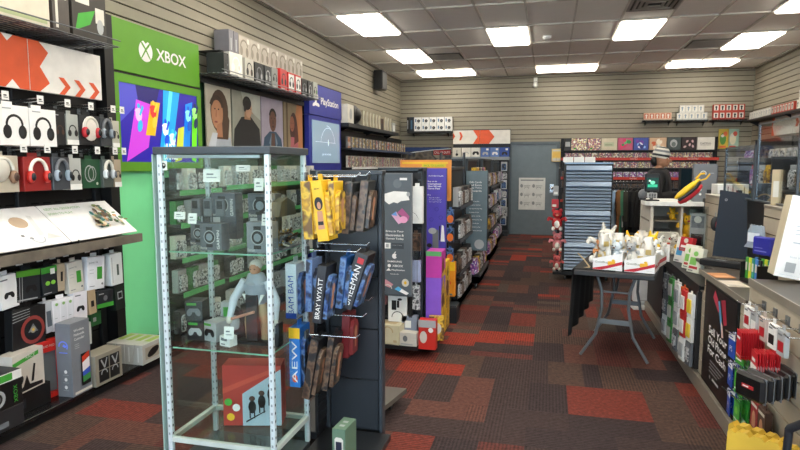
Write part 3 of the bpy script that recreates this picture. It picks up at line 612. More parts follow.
m=MB(); m.box(0,.03,4.38,5.04,.081,1.44,mat('#123a26',.5,var=.1)); m.build('back_panel',r)
for z in (.42,.72,1.02,1.3):
    m=MB(); m.box(.03,.24,4.38,5.04,z,z+.02,BLK); b=m.build('shelf',r); m=MB(); m.box(.24,.246,4.38,5.04,z-.01,z+.035,mat('#58b06a',.4)); m.build('price_strip',b)
for zi,z in enumerate((.081,.441,.741,1.041,1.321)):
    for k in range(4):
        n,P=PK[(k*2+zi)%4]; P.put((-3.12+.02*(k%2),4.46+.165*k,z),PI/2+rr.uniform(-.3,.3),n+' accessory pack on the '+['floor','lowest','second','third','top'][zi]+' level of the small green strip unit',n+' packs on the '+['floor','lowest','second','third','top'][zi]+' level of the strip unit')
# portraits
def portrait(y0,y1,lb,kind):
    m=MB(); w=y1-y0; h=.64; m.box(0,.012,0,w,0,h,{'a':mat('#b9b4a4',.5),'b':mat('#97978a',.5),'c':mat('#a89fb0',.5),'d':mat('#8c7a5c',.5)}[kind]); f=Face(m,(.012,0,0),(0,1,0),(0,0,1))
    if kind=='a':
        f.poly([(w*.05,0),(w*.2,.12),(w*.95,.12),(w,0)],mat('#a9b2be',.6)); f.ell(w*.52,.38,.17,.22,mat('#4a3424',.6),22); f.poly([(w*.3,.1),(w*.85,.1),(w*.92,.3),(w*.75,.45)],mat('#4a3424',.6)); f.ell(w*.42,.36,.11,.16,mat('#b98462',.6),20); f.poly([(w*.35,.12),(w*.62,.12),(w*.6,.28),(w*.4,.24)],mat('#a87455',.6))
        for x in (.33,.47): f.ell(w*x,.4,.014,.008,BLK)
        f.ell(w*.36,.27,.03,.01,mat('#8a4a40',.6)); f.poly([(w*.36,.39),(w*.39,.39),(w*.38,.32),(w*.34,.32)],mat('#9c6a4c',.6)); f.arc(w*.4,.4,.14,.05,.2,PI*.9,mat('#3c291c',.6)); f.poly([(0,0),(w*.3,.0),(w*.4,.16),(w*.2,.16)],mat('#c3cad4',.6))
    elif kind=='b':
        f.poly([(w*.4,.5),(w,.35),(w,.64),(w*.3,.64)],mat('#b9bcb2',.6)); f.poly([(0,0),(w,0),(w*.95,.25),(w*.62,.38),(w*.3,.36),(w*.05,.22)],mat('#151618',.6)); f.poly([(w*.4,.34),(w*.62,.34),(w*.6,.45),(w*.42,.45)],mat('#a9805f',.6)); f.ell(w*.55,.46,.075,.1,mat('#c1977a',.6),20); f.ell(w*.5,.52,.095,.075,mat('#1b1512',.6),20); f.arc(w*.5,.47,.1,.02,.6,2.6,BLK); f.ell(w*.42,.46,.025,.04,BLK); f.ell(w*.62,.46,.009,.005,BLK); f.poly([(w*.67,.44),(w*.7,.41),(w*.66,.41)],mat('#b08a6c',.6))
    elif kind=='c':
        f.poly([(w*.02,0),(w*.98,0),(w*.9,.16),(w*.65,.24),(w*.35,.24),(w*.1,.16)],mat('#2e4a63',.6)); f.poly([(w*.4,0),(w*.6,0),(w*.58,.22),(w*.42,.22)],mat('#5b3f34',.6)); f.ell(w*.5,.38,.095,.14,mat('#6a4534',.6),20); f.arc(w*.5,.42,.1,.035,.1,PI-.1,mat('#1c1412',.6)); 
        for x in (.43,.57): f.ell(w*x,.4,.012,.006,BLK)
        f.ell(w*.5,.3,.03,.01,mat('#4a2622',.6)); f.poly([(w*.48,.38),(w*.52,.38),(w*.54,.335),(w*.46,.335)],mat('#55372a',.6)); f.poly([(w*.3,.1),(w*.42,.22),(w*.38,.05)],mat('#6d8396',.6)); f.poly([(w*.7,.1),(w*.58,.22),(w*.62,.05)],mat('#6d8396',.6))
    else:
        f.rect(w*.12,0,w*.08,h,mat('#5b4a34',.6)); f.poly([(w*.3,0),(w,0),(w,h),(w*.7,h)],mat('#b97a4c',.6)); f.ell(w*.5,.32,.12,.2,mat('#43201a',.6),20); f.poly([(w*.3,0),(w*.75,0),(w*.72,.2),(w*.35,.2)],mat('#b0606a',.6)); f.ell(w*.42,.37,.07,.1,mat('#9a5c44',.6),18); f.ell(w*.36,.38,.009,.006,BLK); f.ell(w*.46,.38,.009,.006,BLK); f.ell(w*.4,.31,.018,.007,mat('#6d2f2a',.6)); f.poly([(w*.5,.1),(w*.75,.15),(w*.7,.35),(w*.55,.35)],mat('#54281e',.6))
    m.box(-.004,0,0,w,0,h,DK)
    return one('portrait_poster',m,lb,'poster',(-3.305,y0,1.715))
portrait(5.24,5.71,'portrait poster of a long haired person in a pale hood','a'); portrait(5.74,6.37,'portrait poster of a person in black looking down with headphones','b')
portrait(6.4,6.97,'portrait poster of a short haired person in a denim jacket','c'); portrait(7.0,7.58,'portrait poster of a person with reddish hair in a pink top','d')
# boxes on wire shelf
hb=[(5.22,.1,mat('#26282a',.5),'black headset carton at the left end of the wire shelf',BLK,GRY),(5.42,.22,mat('#dcd9d0',.5),'white clear wrapped headset carton on the wire shelf',WHT,OFF),(5.68,.2,mat('#b5b2a8',.5),'pale headset carton third along the wire shelf',BLK,BRN),(5.9,.2,DK,'black headset carton in the middle of the wire shelf',GRY,LGR),(6.1,.17,DK2,'dark headset carton with a ring picture on the wire shelf',LGR,GRY),(6.28,.13,mat('#8c908c',.5),'grey upright headset carton left of the red cartons',BLK,GRY),
(6.5,.2,mat('#c2201f',.45),'red headset carton on the wire shelf',BLK,BLK),(6.72,.18,mat('#cc2b2a',.45),'red headset carton with white front panel, left of the pair',BLK,BLK),(6.92,.18,mat('#cc2b2a',.45),'red headset carton with white front panel, right of the pair',BLK,BLK),(7.12,.16,BLK,'black carton right of the red headset cartons',GRY,LGR),(7.3,.17,DK,'dark carton near the right end of the wire shelf',LGR,GRY),(7.48,.14,mat('#a9aca4',.5),'pale green grey carton at the right end of the wire shelf',BLK,GRN)]
for k,(y,w,c,lb,a,b) in enumerate(hb):
    h=(.2,.23,.22,.2,.21,.22,.24,.23,.23,.2,.2,.22)[k]; m=carton(w,.18,h,c); f=F0(m,w,.18,h)
    if 'white front' in lb: f.rect(.01,.03,w-.02,h-.05,WHT)
    cans(f,w/2,h*.5,min(w,h)*.8,a,b); f.rect(w*.1,.008,w*.5,.012,LGR)
    one('headset_carton',m,lb,'box',(-3.15,y+.02,2.427),PI/2+(.06,-.08,.05,0,.04,-.05,.05,0,.02,-.04,.05,-.03)[k])
r=root('upper_wall_shelf','narrow black slatwall shelf holding the pale grey headset cartons','shelf',(-3.386,6.44,2.67),PI/2)
m=MB(); m.box(-1.15,1.1,-.24,0,-.012,0,BLK); m.build('board',r)
for x in (-1.0,0,1.0): m=MB(); m.prism([(0,0),(-.2,0),(0,-.1)],(x,0,-.012),(0,1,0),(0,0,1),.008,BLK); m.build('bracket',r)
def mk():
    r=root('grey_headset_carton','','box'); m=carton(.24,.17,.24,mat('#9c948a',.5)); f=F0(m,.24,.17,.24); f.rect(.01,.01,.22,.22,mat('#aca497',.5)); f.arc(.11,.12,.085,.02,.2,PI+.6,mat('#7d7468',.5)); f.ell(.05,.08,.03,.05,mat('#857c70',.5)); f.ell(.17,.08,.03,.05,mat('#7d7468',.5)); f.rect(.17,.17,.05,.05,OFF); m.build('box_body',r); return r
P=Pool(mk)
for k in range(7): P.put((-3.27,5.84+.235*k,2.67),PI/2,'pale grey headset carton, picture side out, '+ORD[k]+' from the left','pale grey cartons on the upper shelf')
m=carton(.09,.17,.25,mat('#77757c',.5)); F0(m,.09,.17,.25).rect(.03,.05,.02,.12,LGR); one('grey_spine_carton',m,'grey carton turned edge out at the left end of the upper shelf','box',(-3.27,5.57,2.67),PI/2)
m=carton(.09,.17,.25,mat('#6f6d75',.5)); F0(m,.09,.17,.25).rect(.03,.05,.02,.12,LGR); one('grey_spine_carton',m,'grey carton turned edge out beside the picture side cartons','box',(-3.27,5.67,2.67),PI/2)
# ================================================================ BLUE TOWER
r=root('blue_display_tower','tall indigo console display tower with pale screen','display tower',(-3.37,0,0)); y0,y1=7.66,8.95
m=MB(); m.box(.07,.15,y0,y1,2.25,2.68,PSB,b=.003); m.box(0,.07,y0+.02,y1-.02,2.25,2.66,DK); f=Face(m,(.15,y0,2.25),(0,1,0),(0,0,1))
f.poly([(.2,.15),(.24,.13),(.24,.32),(.32,.29),(.33,.24),(.28,.24),(.28,.31),(.2,.34)],Wb); f.ell(.18,.15,.07,.025,Wb,rot=.3); f.ell(.31,.15,.06,.025,Wb,rot=-.2); f.rect(.235,.13,.03,.2,Wb)
f.text('PlayStation',.42,.14,.72,Wb,h=.13,bold=.02); m.build('sign_box',r)
m=MB(); m.box(.07,.14,y0,y1,.1,2.245,PSB,b=.003); m.box(0,.07,y0+.02,y1-.02,.1,2.245,DK); m.build('cabinet_body',r)
m=MB(); m.box(.14,.15,y0+.1,y1-.1,1.58,2.18,mat('#8fa8bd',.12,em=.35,var=0)); f=Face(m,(.15,y0+.1,1.58),(0,1,0),(0,0,1)); c=E_('#c4dbe8',.6); f.arc(.55,.2,.35,.006,.3,1.6,c); f.arc(.6,.2,.32,.006,1.2,2.8,c); f.rect(.1,.3,.8,.004,c); f.ell(.6,.3,.02,.05,c); f.text('play has no limits',.35,.1,.35,c); m.build('screen',r)
# ================================================================ LEFT WALL, FAR PART
r=root('game_wall_fixture','black wall fixture with rows of games beyond the blue tower','wall fixture',(-3.37,0,0))
m=MB(); m.box(0,.04,9.0,13.3,0,2.12,DK); m.build('back_panel',r)
m=MB(); m.box(.04,.45,9.0,13.0,0,.12,BLK); m.build('base_deck',r)
ZR=[.5,.83,1.16,1.49,1.8]
for z in ZR: m=MB(); m.box(.04,.3,9.0,13.2,z,z+.02,BLK); b=m.build('shelf',r); m=MB(); m.box(.3,.306,9.0,13.2,z-.01,z+.03,mat('#d8d8d8',.5) if z==1.49 else mat('#3c4a66',.5)); m.build('price_strip',b)
def case_pool(face,w=.135,d=.035,h=.19,spine=None,nm='game_case'):
    def f():
        r=root(nm,'','game case'); m=MB(); m.box(-w/2,w/2,-d/2,d/2,0,h,spine or GRY,b=.001); m.build('case_body',r)
        m=MB(); Face(m,(-w/2,-d/2-.0003,0),(1,0,0),(0,0,1)).rect(.003,.003,w-.006,h-.006,face); m.build('cover_print',r); return r
    return Pool(f)
CA=case_pool(COVER); CBp=case_pool(COVB,spine=OFF); CD=case_pool(BRNP)
for zi in (2,3,4):
    z=ZR[zi]+.021
    for k in range(20 if zi>2 else 12):
        y=9.2+.2*k; (CA if zi!=3 else CBp).put((-3.2,y,z),PI/2+.05*math.sin(k*3),'game case in the '+{4:'top',3:'pale middle',2:'third'}[zi]+' row of the fixture beyond the blue tower',{4:'top row',3:'middle row',2:'third row'}[zi]+' games beyond the blue tower',rx=0)
r=root('upper_wall_shelf','long dark slatwall shelf of pale cartons beyond the blue tower','shelf',(-3.386,10.6,2.22),PI/2)
m=MB(); m.box(-1.6,1.6,-.27,0,-.06,0,DK2); m.build('board',r)
for x in (-1.4,0,1.4): m=MB(); m.prism([(0,0),(-.2,0),(0,-.1)],(x,0,-.06),(0,1,0),(0,0,1),.008,BLK); m.build('bracket',r)
m=carton(.3,.2,.3,mat('#d9d5ca',.5)); f=F0(m,.3,.2,.3); f.ell(.15,.15,.06,.09,LGR); one('white_carton',m,'white carton at the near end of the shelf beyond the blue tower','box',(-3.25,9.2,2.221),PI/2)
m=MB(); m.ell((0,0,.17),(.2,.1,.17),DK,16,10); m.ell((0,-.06,.17),(.12,.08,.12),BLK,14,8); m.box(-.1,.1,-.08,.08,0,.02,BLK); one('black_round_headset_case',m,'round black gadget beside the white carton on the far shelf','gadget',(-3.25,9.62,2.221),PI/2)
def mk():
    r=root('tilted_beige_carton','','box'); m=carton(.19,.17,.27,mat('#a79f8c',.5)); f=F0(m,.19,.17,.27); f.rect(.015,.02,.05,.23,mat('#d3cdbd',.5)); f.ell(.12,.15,.045,.07,mat('#857d6d',.5)); m.build('box_body',r); return r
P=Pool(mk)
for k in range(10):
    if k==6: continue
    P.put((-3.25,9.95+.2*k,2.221),PI/2+.12,'pale beige carton standing in the long row on the far left shelf','beige cartons on the far left shelf')
m=carton(.2,.15,.22,BRN); F0(m,.2,.15,.22).rect(.03,.03,.1,.1,DK); one('brown_carton',m,'dark brown carton among the beige ones on the far left shelf','box',(-3.25,11.15,2.221),PI/2)
m=carton(.2,.15,.2,LGR); F0(m,.2,.15,.2).rect(.03,.03,.12,.12,WHT); one('small_white_carton',m,'small white carton at the far end of the far left shelf','box',(-3.25,12.05,2.221),PI/2)
# back wall left: wide poster, shelf with ten cartons
m=MB(); m.box(0,1.16,-.01,0,0,.56,art('dim_mural',['#14161a','#3c3833','#6d665c','#1f2a38','#8a8272'],3,.6)); f=Face(m,(0,-.01,0),(1,0,0),(0,0,1))
f.poly([(0,.45),(1.1,.52),(1.1,.545),(0,.56)],mat('#22427e',.5)); f.poly([(0,.42),(.7,.5),(1.16,.53),(1.16,.515),(.7,.48),(0,.4)],mat('#cfd8e0',.5)); f.rect(.75,.38,.4,.11,mat('#a02028',.5)); f.text('CALL OF DUTY',.77,.41,.36,WHT,h=.05)
for x,y,s in ((.2,.15,.07),(.42,.2,.06),(.62,.13,.08),(.85,.2,.07),(1.05,.15,.06)): f.ell(x,y,s,s*1.2,mat('#9a9284',.6)); f.ell(x+.02,y-.02,s*.5,s*.6,mat('#3a3632',.6)); f.rect(x-.05,0,.1,y-.05,mat('#2c2a28',.6))
one('wide_wall_poster',m,'wide dark mural poster with blue and white swoosh on the left rear wall','poster',(-3.35,YB-.015,1.4))
r=root('rear_wall_shelf','slatwall shelf with two tiers of small white cartons on the left rear wall','shelf',(-2.66,YB-.014,2.31))
m=MB(); m.box(-.5,.5,-.26,0,-.04,0,BLK); m.build('board',r)
for x in (-.4,.4): m=MB(); m.prism([(0,0),(-.2,0),(0,-.08)],(x,0,-.04),(0,1,0),(0,0,1),.008,BLK); m.build('bracket',r)
def mk():
    r=root('camera_carton','','box'); m=carton(.165,.16,.155,mat('#e3e4e2',.45)); f=F0(m,.165,.16,.155); f.rect(.02,.05,.03,.07,mat('#5a7a9a',.5)); f.ell(.1,.075,.035,.035,BLK); f.ell(.1,.075,.015,.015,GRY); f.rect(.05,.02,.08,.012,LGR); m.build('box_body',r); return r
P=Pool(mk)
for j in range(2):
    for k in range(5): P.put((-2.93+.175*k,YB-.13,2.311+.156*j),0,'white carton with round picture, '+ORD[k]+' in the '+('lower','upper')[j]+' tier of the rear wall shelf','small white cartons on the rear wall shelf')
m=carton(.09,.18,.32,mat('#17232f',.45)); f=F0(m,.09,.18,.32); f.rect(.02,.05,.04,.2,mat('#3c627e',.5)); one('dark_blue_carton',m,'narrow dark blue carton at the left of the white carton tiers','box',(-3.07,YB-.13,2.311))
m=carton(.06,.18,.32,BLK); F0(m,.06,.18,.32).rect(.01,.05,.02,.2,LGR); one('black_carton',m,'narrow black carton at the far left of the rear wall shelf','box',(-3.152,YB-.13,2.311))
# rear fixture with header
r=root('rear_display_fixture','dark rear fixture with chevron header left of the back door','wall fixture',(-2.13,YB-.014,0))
m=MB(); m.box(0,1.27,-.1,0,0,2.34,DK2); m.build('back_panel',r)
for x in (0,.42,.86,1.24): m=MB(); m.box(x,x+.03,-.16,-.1,0,1.72,mat('#3c4348',.5)); m.build('upright',r)
m=MB(); m.box(0,1.27,-.3,-.1,1.68,1.72,GRY); b=m.build('shelf',r); m=MB(); m.box(0,1.27,-.306,-.3,1.66,1.73,mat('#8a9196',.5)); m.build('price_strip',b)
for a in (0,.42):
    for z in (.2,.6,1.0,1.35): m=MB(); m.box(a+.03,a+.42,-.35,-.1,z,z+.02,DK); m.build('shelf',r)
m=MB(); m.box(0,1.27,-.4,-.1,0,.1,DK2); m.build('base_deck',r)
for a,b_ in ((0,.6),(.605,1.27)):
    m=MB(); m.box(a,b_,-.14,-.1,2.02,2.32,mat('#ddd9d0',.45)); f=Face(m,(a,-.14,2.02),(1,0,0),(0,0,1))
    if a==0: f.poly([(0,.1),(.05,.17),(0,.25)],ORG); f.poly([(.14,.08),(.18,.08),(.22,.17),(.18,.26),(.14,.26),(.17,.17)],ORG); f.poly([(.45,0),(.6,0),(.6,.3),(.45,.3),(.55,.15)],ORG)
    else: f.poly([(0,0),(.2,0),(.32,.15),(.2,.3),(0,.3)],ORG)
    m.build('header_panel',r)
bc=[('#d6d2c6','white carton with black stick picture first in the row under the rear header'),('#dedbd2','white carton with pale game controller under the rear header'),('#d9d6cf','white carton with black game controller under the rear header'),('#4a68a8','blue and grey carton, leftmost blue one under the rear header'),('#5b7cb8','lighter blue carton second of the blue ones under the rear header'),('#2c4c9a','blue carton with white top at the right end under the rear header')]
for k,(c,lb) in enumerate(bc):
    m=carton(.195,.14,.21,mat(c,.5)); f=F0(m,.195,.14,.21)
    if k==0: f.ell(.1,.06,.03,.03,BLK); f.rect(.095,.06,.012,.1,BLK)
    elif k==1: f.arc(.1,.06,.06,.015,.2,PI-.2,LGR)
    elif k==2: pad(f,.1,.1,.14,BLK)
    else: pad(f,.1,.09,.12,(LGR,WHT,DK)[k-3]); f.rect(.12,.15,.05,.04,WHT)
    one('peripheral_carton',m,lb,'box',(-2.02+.21*k,YB-.23,1.721))
CP=[('white blue',Pool(mk_p(mat('#cdd3d6',.5),BLUP))),('dark',PK[0][1]),('silver',PK[1][1]),('black blue',Pool(mk_p(mat('#1c2f5a',.5),SILV)))]
for k in range(7):
    n,P=CP[(0,1,0,3,0,2,0)[k]]; P.put((-.98+.02*(k%2),YB-.2,1.42-.2*k),0,n+' pack, '+ORD[k]+' from the top of the rear column beside the door','packs in the rear column beside the door')
for a in range(2):
    for zi,z in enumerate((.221,.621,1.021,1.371)):
        for k in range(2): n,P=CP[(a+k+zi)%4]; P.put((-2.0+.42*a+.19*k,YB-.25,z),0,n+' pack on the rear fixture behind the mobile racks','packs on the rear fixture')
m=MB(); m.box(-.09,.09,-.004,0,0,1.15,mat('#2f6fae',.5)); f=Face(m,(-.09,-.004,0),(1,0,0),(0,0,1)); f.text('PlayStation',.14,.1,.9,WHT,rot=PI/2,h=.07); f.rect(0,1.0,.18,.15,OFF)
one('blue_banner',m,'narrow blue vertical banner on the rear fixture','sign',(-1.87,YB-.366,.5))
# ================================================================ GLASS DISPLAY CASE
cxa,cxb,cya,cyb,ct=-1.805,-1.225,2.45,2.85,1.6
r=root('glass_display_case','tall glass display case with white metal posts and grey top','display case')
m=MB(); m.box(cxa-.015,cxb+.012,cya-.02,cyb+.015,ct,ct+.035,mat('#3d444b',.45),b=.003); m.build('top_cap',r)
m=MB(); m.box(cxa,cxb,cya,cyb,0,.06,mat('#3d444b',.5)); m.build('base_plinth',r)
m=MB(); m.box(cxa+.024,cxb-.024,cya+.012,cyb-.012,.2,.206,GLASS)
for q in ((cxa+.024,cxb-.024,cya-.01,cya+.012),(cxa+.024,cxb-.024,cyb-.012,cyb+.01),(cxa-.0,cxa+.024,cya+.012,cyb-.012),(cxb-.024,cxb,cya+.012,cyb-.012)): m.box(*q,.185,.208,mat('#c3ccc6',.35))
m.build('lower_deck',r)
for x,y in ((cxa+.012,cya),(cxb-.012,cya),(cxa+.012,cyb),(cxb-.012,cyb)):
    m=MB(); m.box(x-.012,x+.012,y-.012,y+.012,.06,ct,mat('#d6e2e6',.3,.2,0),b=.003); p=m.build('corner_post',r)
    m=MB()
    for k in range(34): m.box(x+.0121,x+.0126,y-.004,y+.004,.22+.04*k,.232+.04*k,DK); m.box(x-.004,x+.004,y-.0126,y-.0121,.22+.04*k,.232+.04*k,mat('#8f9ca2',.5))
    q=m.build('shelf_slots',p); q['kind']='stuff'
m=MB(); m.box(cxa-.02,cxa-.014,cya-.02,cya+.02,.06,ct,mat('#9fb8b4',.2,.1,0)); m.build('door_edge',r)
for nm,a in (('front_pane',(cxa+.024,cxb-.024,cya-.003,cya+.003)),('back_pane',(cxa+.024,cxb-.024,cyb-.003,cyb+.003)),('side_pane',(cxa+.009,cxa+.015,cya+.012,cyb-.012)),('side_pane',(cxb-.015,cxb-.009,cya+.012,cyb-.012))):
    m=MB(); m.box(*a,.065,ct-.002,GLASS); m.build(nm,r)
EDG=mat('#7fb8a0',.15,.0,0)
SZ=(.655,1.13)
for z in SZ:
    m=MB(); m.box(cxa+.03,cxb-.03,cya+.015,cyb-.015,z,z+.007,GLASS); s=m.build('glass_shelf',r)
    m=MB(); m.box(cxa+.03,cxb-.03,cya+.0135,cya+.0148,z,z+.007,EDG); m.box(cxb-.0295,cxb-.028,cya+.015,cyb-.015,z,z+.007,EDG); m.build('polished_edge',s)
m=MB(); m.box(cxa+.05,cxb-.05,cya+.0,cya+.02,ct-.018,ct-.004,mat('#aebcc0',.3,.5)); m.build('lamp_bar',r)
def wtag(x,y,z,lb,w=.045,h=.05,rz=0,rx=-.15):
    m=MB(); m.box(-w/2,w/2,-.001,.001,0,h,WHT); f=Face(m,(-w/2,-.001,0),(1,0,0),(0,0,1)); f.rect(w*.2,h*.3,w*.6,h*.1,LGR); f.rect(w*.2,h*.55,w*.4,h*.12,GRY)
    return one('price_card',m,lb,'price card',(x,y,z),rz,rx=rx)
# watch boxes
WG=mat('#585e66',.45)
def watch(w,h,lt,c=WG,t=True):
    m=carton(w,.07,h,c); f=F0(m,w,.07,h); f.ell(w*.45,h*.5,w*.27,w*.27,DK,20); f.arc(w*.45,h*.5,w*.27,.004,0,2*PI,LGR,20); f.rect(w*.3,h*.75,w*.3,h*.12,DK); f.rect(w*.3,h*.12,w*.3,h*.12,DK); f.ell(w*.45,h*.5,w*.15,w*.15,mat('#7f8a92',.4),16)
    if t: f.text('GARMIN',w*.93,h*.06,h*.7,WHT,h=w*.13,rot=PI/2)
    f.text('fenix',w*.05,h*.04,w*.3,OFF); return m
cs_=[(-1.316,2.539,1.138,.13,.145,'large grey watch carton with ring picture at front right of the middle glass shelf',mat('#7b828a',.4)),(-1.38,2.696,1.289,.15,.12,'grey watch carton stacked high behind the front right one',WG),(-1.582,2.558,1.138,.12,.13,'grey watch carton with big sideways lettering in the middle of the shelf',WG),(-1.592,2.696,1.289,.14,.12,'grey watch carton on the back stack left of centre',WG),(-1.748,2.714,1.138,.1,.12,'small grey watch carton at the left of the middle shelf',WG)]
for x,y,z,w,h,lb,c in cs_: one('watch_carton',watch(w,h,lb,c),lb,'box',(x,y,z),-.05)
for x,y,w,h,lb in ((-1.38,2.696,.15,.15,'plain grey carton supporting a watch carton at right rear'),(-1.592,2.696,.14,.15,'plain grey carton supporting a watch carton at centre rear')):
    m=carton(w,.07,h,mat('#454a52',.5)); F0(m,w,.07,h).rect(.01,.05,.04,.06,LGR); one('grey_carton',m,lb,'box',(x,y,1.178))
for k,(x,y,z,lb) in enumerate(((-1.555,2.502,1.47,'large white tilted card hanging high in the glass case'),(-1.656,2.484,1.27,'white price card in front of the sideways lettered watch carton'),(-1.306,2.493,1.43,'white price card in front of the high right watch carton'),(-1.73,2.493,1.29,'white price card at the left of the middle glass shelf'),(-1.38,2.484,1.52,'white card under the top rail near the right post'),(-1.274,2.484,1.27,'white price card at the right post of the case'),(-1.49,2.502,.71,'white price card leaning on the lower glass shelf'))):
    wtag(x,y,z,lb,(.08,.045,.045,.06,.07,.035,.05)[k],(.06,.05,.06,.035,.03,.055,.06)[k],(.3,0,.1,0,0,0,.1)[k])
m=MB(); m.box(-.02,.02,-.001,.001,0,.045,WHT); f=Face(m,(-.02,-.001,0),(1,0,0),(0,0,1)); f.ell(.02,.022,.014,.014,BLK); f.ell(.024,.026,.005,.005,OFF); one('round_mark_sticker',m,'small white sticker with black round picture at the top left of the case','sticker',(-1.776,2.449,1.525))
# controllers standing in a rack, high left
r=root('controller_rack','clear stepped rack of small grey gadgets at upper left in the glass case','rack',(-1.711,2.668,1.29))
m=MB(); m.box(-.08,.12,-.05,.05,-.12,-.115,ACR); m.box(-.08,.12,.045,.05,-.12,.1,ACR); m.build('stand',r)
for k in range(3): m=MB(); m.box(-.06+.07*k,-.01+.07*k,-.02,.02,.0,.09,GRY,b=.004); m.box(-.05+.07*k,-.02+.07*k,-.022,-.02,.04,.08,DK2); m.build('gadget',r)
# jewellery and statues region right side: gold jumble
r=root('figurine_group','tangle of small gold and brown figurine pieces on the middle shelf by the right pane','figurine',(-1.274,2.696,1.138))
rr=random.Random(9); gd=mat('#a88a4c',.4,.3); 
m=MB(); m.box(-.04,.035,-.1,.1,0,.01,GRY); m.build('plinth',r)
m=MB()
for k in range(26): m.tube([(rr.uniform(-.035,.03),rr.uniform(-.09,.09),rr.uniform(.01,.1)) for _ in range(3)],.006,rr.choice([gd,BRN,OFF,mat('#5f4a2c',.5),GRY]),6)
m.build('figures',r)
m=MB(); m.prism([(-.1,0),(.1,0),(.08,.06),(.0,.09),(-.07,.07)],(0,0,0),(0,1,0),(0,0,1),.05,mat('#5e584e',.5)); one('draped_carton',m,'dull brown folded carton high behind the right pane of the glass case','box',(-1.306,2.696,1.3))
# shelf 2: tilted phones/controllers and a statue
for k,(x,z,lb) in enumerate(((-1.73,.663,'dark controller carton at the left of the lower glass shelf'),(-1.63,.663,'white topped controller carton tipped beside the left one'),(-1.74,.764,'dark gadget carton stacked at the left on the lower glass shelf'))):
    m=carton(.09,.1,.1,(DK,LGR,DK2)[k]); f=F0(m,.09,.1,.1); pad(f,.045,.05,.07,(LGR,BLK,GRY)[k]); f.rect(.01,.08,.05,.012,GRN); one('controller_carton',m,lb,'box',(x,2.63,z),(.1,-.3,.2)[k])
r=root('armored_figure','tall grey and tan action figure standing on the lowest glass shelf','figurine',(-1.408,2.64,.663))
tn=mat('#a08a68',.6); gy=mat('#9aa2ae',.5)
m=MB(); m.box(-.09,.09,-.06,.06,0,.015,DK); m.build('base',r)
m=MB(); m.tube([(-.035,0,.02),(-.04,-.01,.11),(-.02,0,.2)],[.028,.024,.03],tn,10); m.tube([(.045,.01,.02),(.045,-.005,.11),(.02,0,.2)],[.028,.024,.03],tn,10); m.build('legs',r)
m=MB(); m.tube([(0,0,.2),(0,0,.3),(0,0,.34)],[.05,.065,.03],gy,12); m.prism([(-.06,0),(0,-.1),(.06,0)],(0,-.03,.25),(1,0,0),(0,0,1),.01,WHT); m.box(-.03,.03,-.06,-.04,.02,.25,DK2); m.build('torso',r)
m=MB(); m.ell((0,-.01,.375),(.028,.03,.035),SKN,12,8); m.ell((0,0,.39),(.032,.034,.03),OFF,12,8); m.ell((-.01,-.038,.375),(.004,.003,.003),BLK,6,4); m.ell((.01,-.038,.375),(.004,.003,.003),BLK,6,4); m.build('head',r)
for s in (-1,1): m=MB(); m.tube([(s*.06,0,.31),(s*.115,-.02,.22),(s*.125,-.05,.13)],[.026,.022,.015],mat('#c5cbd6',.5),8); m.ell((s*.125,-.055,.12),(.018,.014,.022),OFF,8,6); m.build('arm',r)
m=MB(); m.cyl((-.125,-.055,.12),(.02,-.07,.17),.007,mat('#c08a74',.5),8); m.build('staff',r)
for x,lb in ((-1.55,'black spiky gadget stand at left on the lowest glass shelf'),(-1.46,'dark gadget pack beside the action figure on the lowest shelf')):
    m=MB(); m.box(-.05,.05,-.04,.04,0,.02,DK); m.prism([(-.04,0),(.05,0),(.02,.12),(-.03,.15)],(0,.01,.02),(1,0,0),(0,0,1),.03,DK2); m.ell((0,-.03,.08),(.03,.015,.04),LGR,10,6); one('gadget_stand',m,lb,'gadget',(x,2.7,.663))
for k,(x,y,z,w,h,c,lb) in enumerate(((-1.62,2.75,.663,.09,.17,LGR,'pale tall gadget carton at the back of the lower glass shelf'),(-1.52,2.55,.663,.07,.05,WHT,'low white box at the front of the lower glass shelf'),(-1.71,2.72,1.138,.07,.2,mat('#8b9298',.4),'pale grey gadget carton at the left rear of the middle shelf'),(-1.6,2.56,1.138,.05,.07,WHT,'small white box at the front left of the middle shelf'),(-1.29,2.6,.663,.06,.12,DK2,'dark carton at the right end of the lower glass shelf'))):
    m=carton(w,.05,h,c); f=F0(m,w,.05,h); f.rect(w*.15,h*.55,w*.6,h*.3,(GRN,GRY,DK,LGR,GRY)[k]); f.rect(w*.15,h*.15,w*.4,h*.12,GRY); one('gadget_carton',m,lb,'box',(x,y,z),(.2,-.3,.1,.4,0)[k])
# bottom: big carton with dogs
m=carton(.3,.12,.32,mat('#b23a30',.5)); f=F0(m,.3,.12,.32); f.poly([(.1,0),(.3,0),(.3,.3),(.1,.17)],mat('#a9bcc8',.5)); f.poly([(0,.17),(.3,.3),(.3,.32),(0,.2)],mat('#c9503c',.5))
for x,y in ((.15,.1),(.2,.13),(.25,.17)): f.ell(x,y,.02,.035,BLK); f.ell(x,y+.045,.016,.014,BRN); f.rect(x-.015,y-.06,.007,.04,BLK); f.rect(x+.008,y-.06,.007,.04,BLK)
for x,y,c in ((.04,.05,YEL),(.07,.1,WHT),(.03,.13,GRN)): f.ell(x,y,.02,.02,c)
f.poly([(.12,.02),(.22,.08),(.22,.085),(.12,.03)],BLK)
one('character_carton',m,'red and pale blue carton with dog pictures at the bottom of the glass case','box',(-1.472,2.714,.209),.25)
m=MB(); m.box(-.03,.03,-.015,.015,0,.27,BLU); f=Face(m,(-.03,-.015,0),(1,0,0),(0,0,1)); f.rect(.0,.2,.06,.07,YEL)
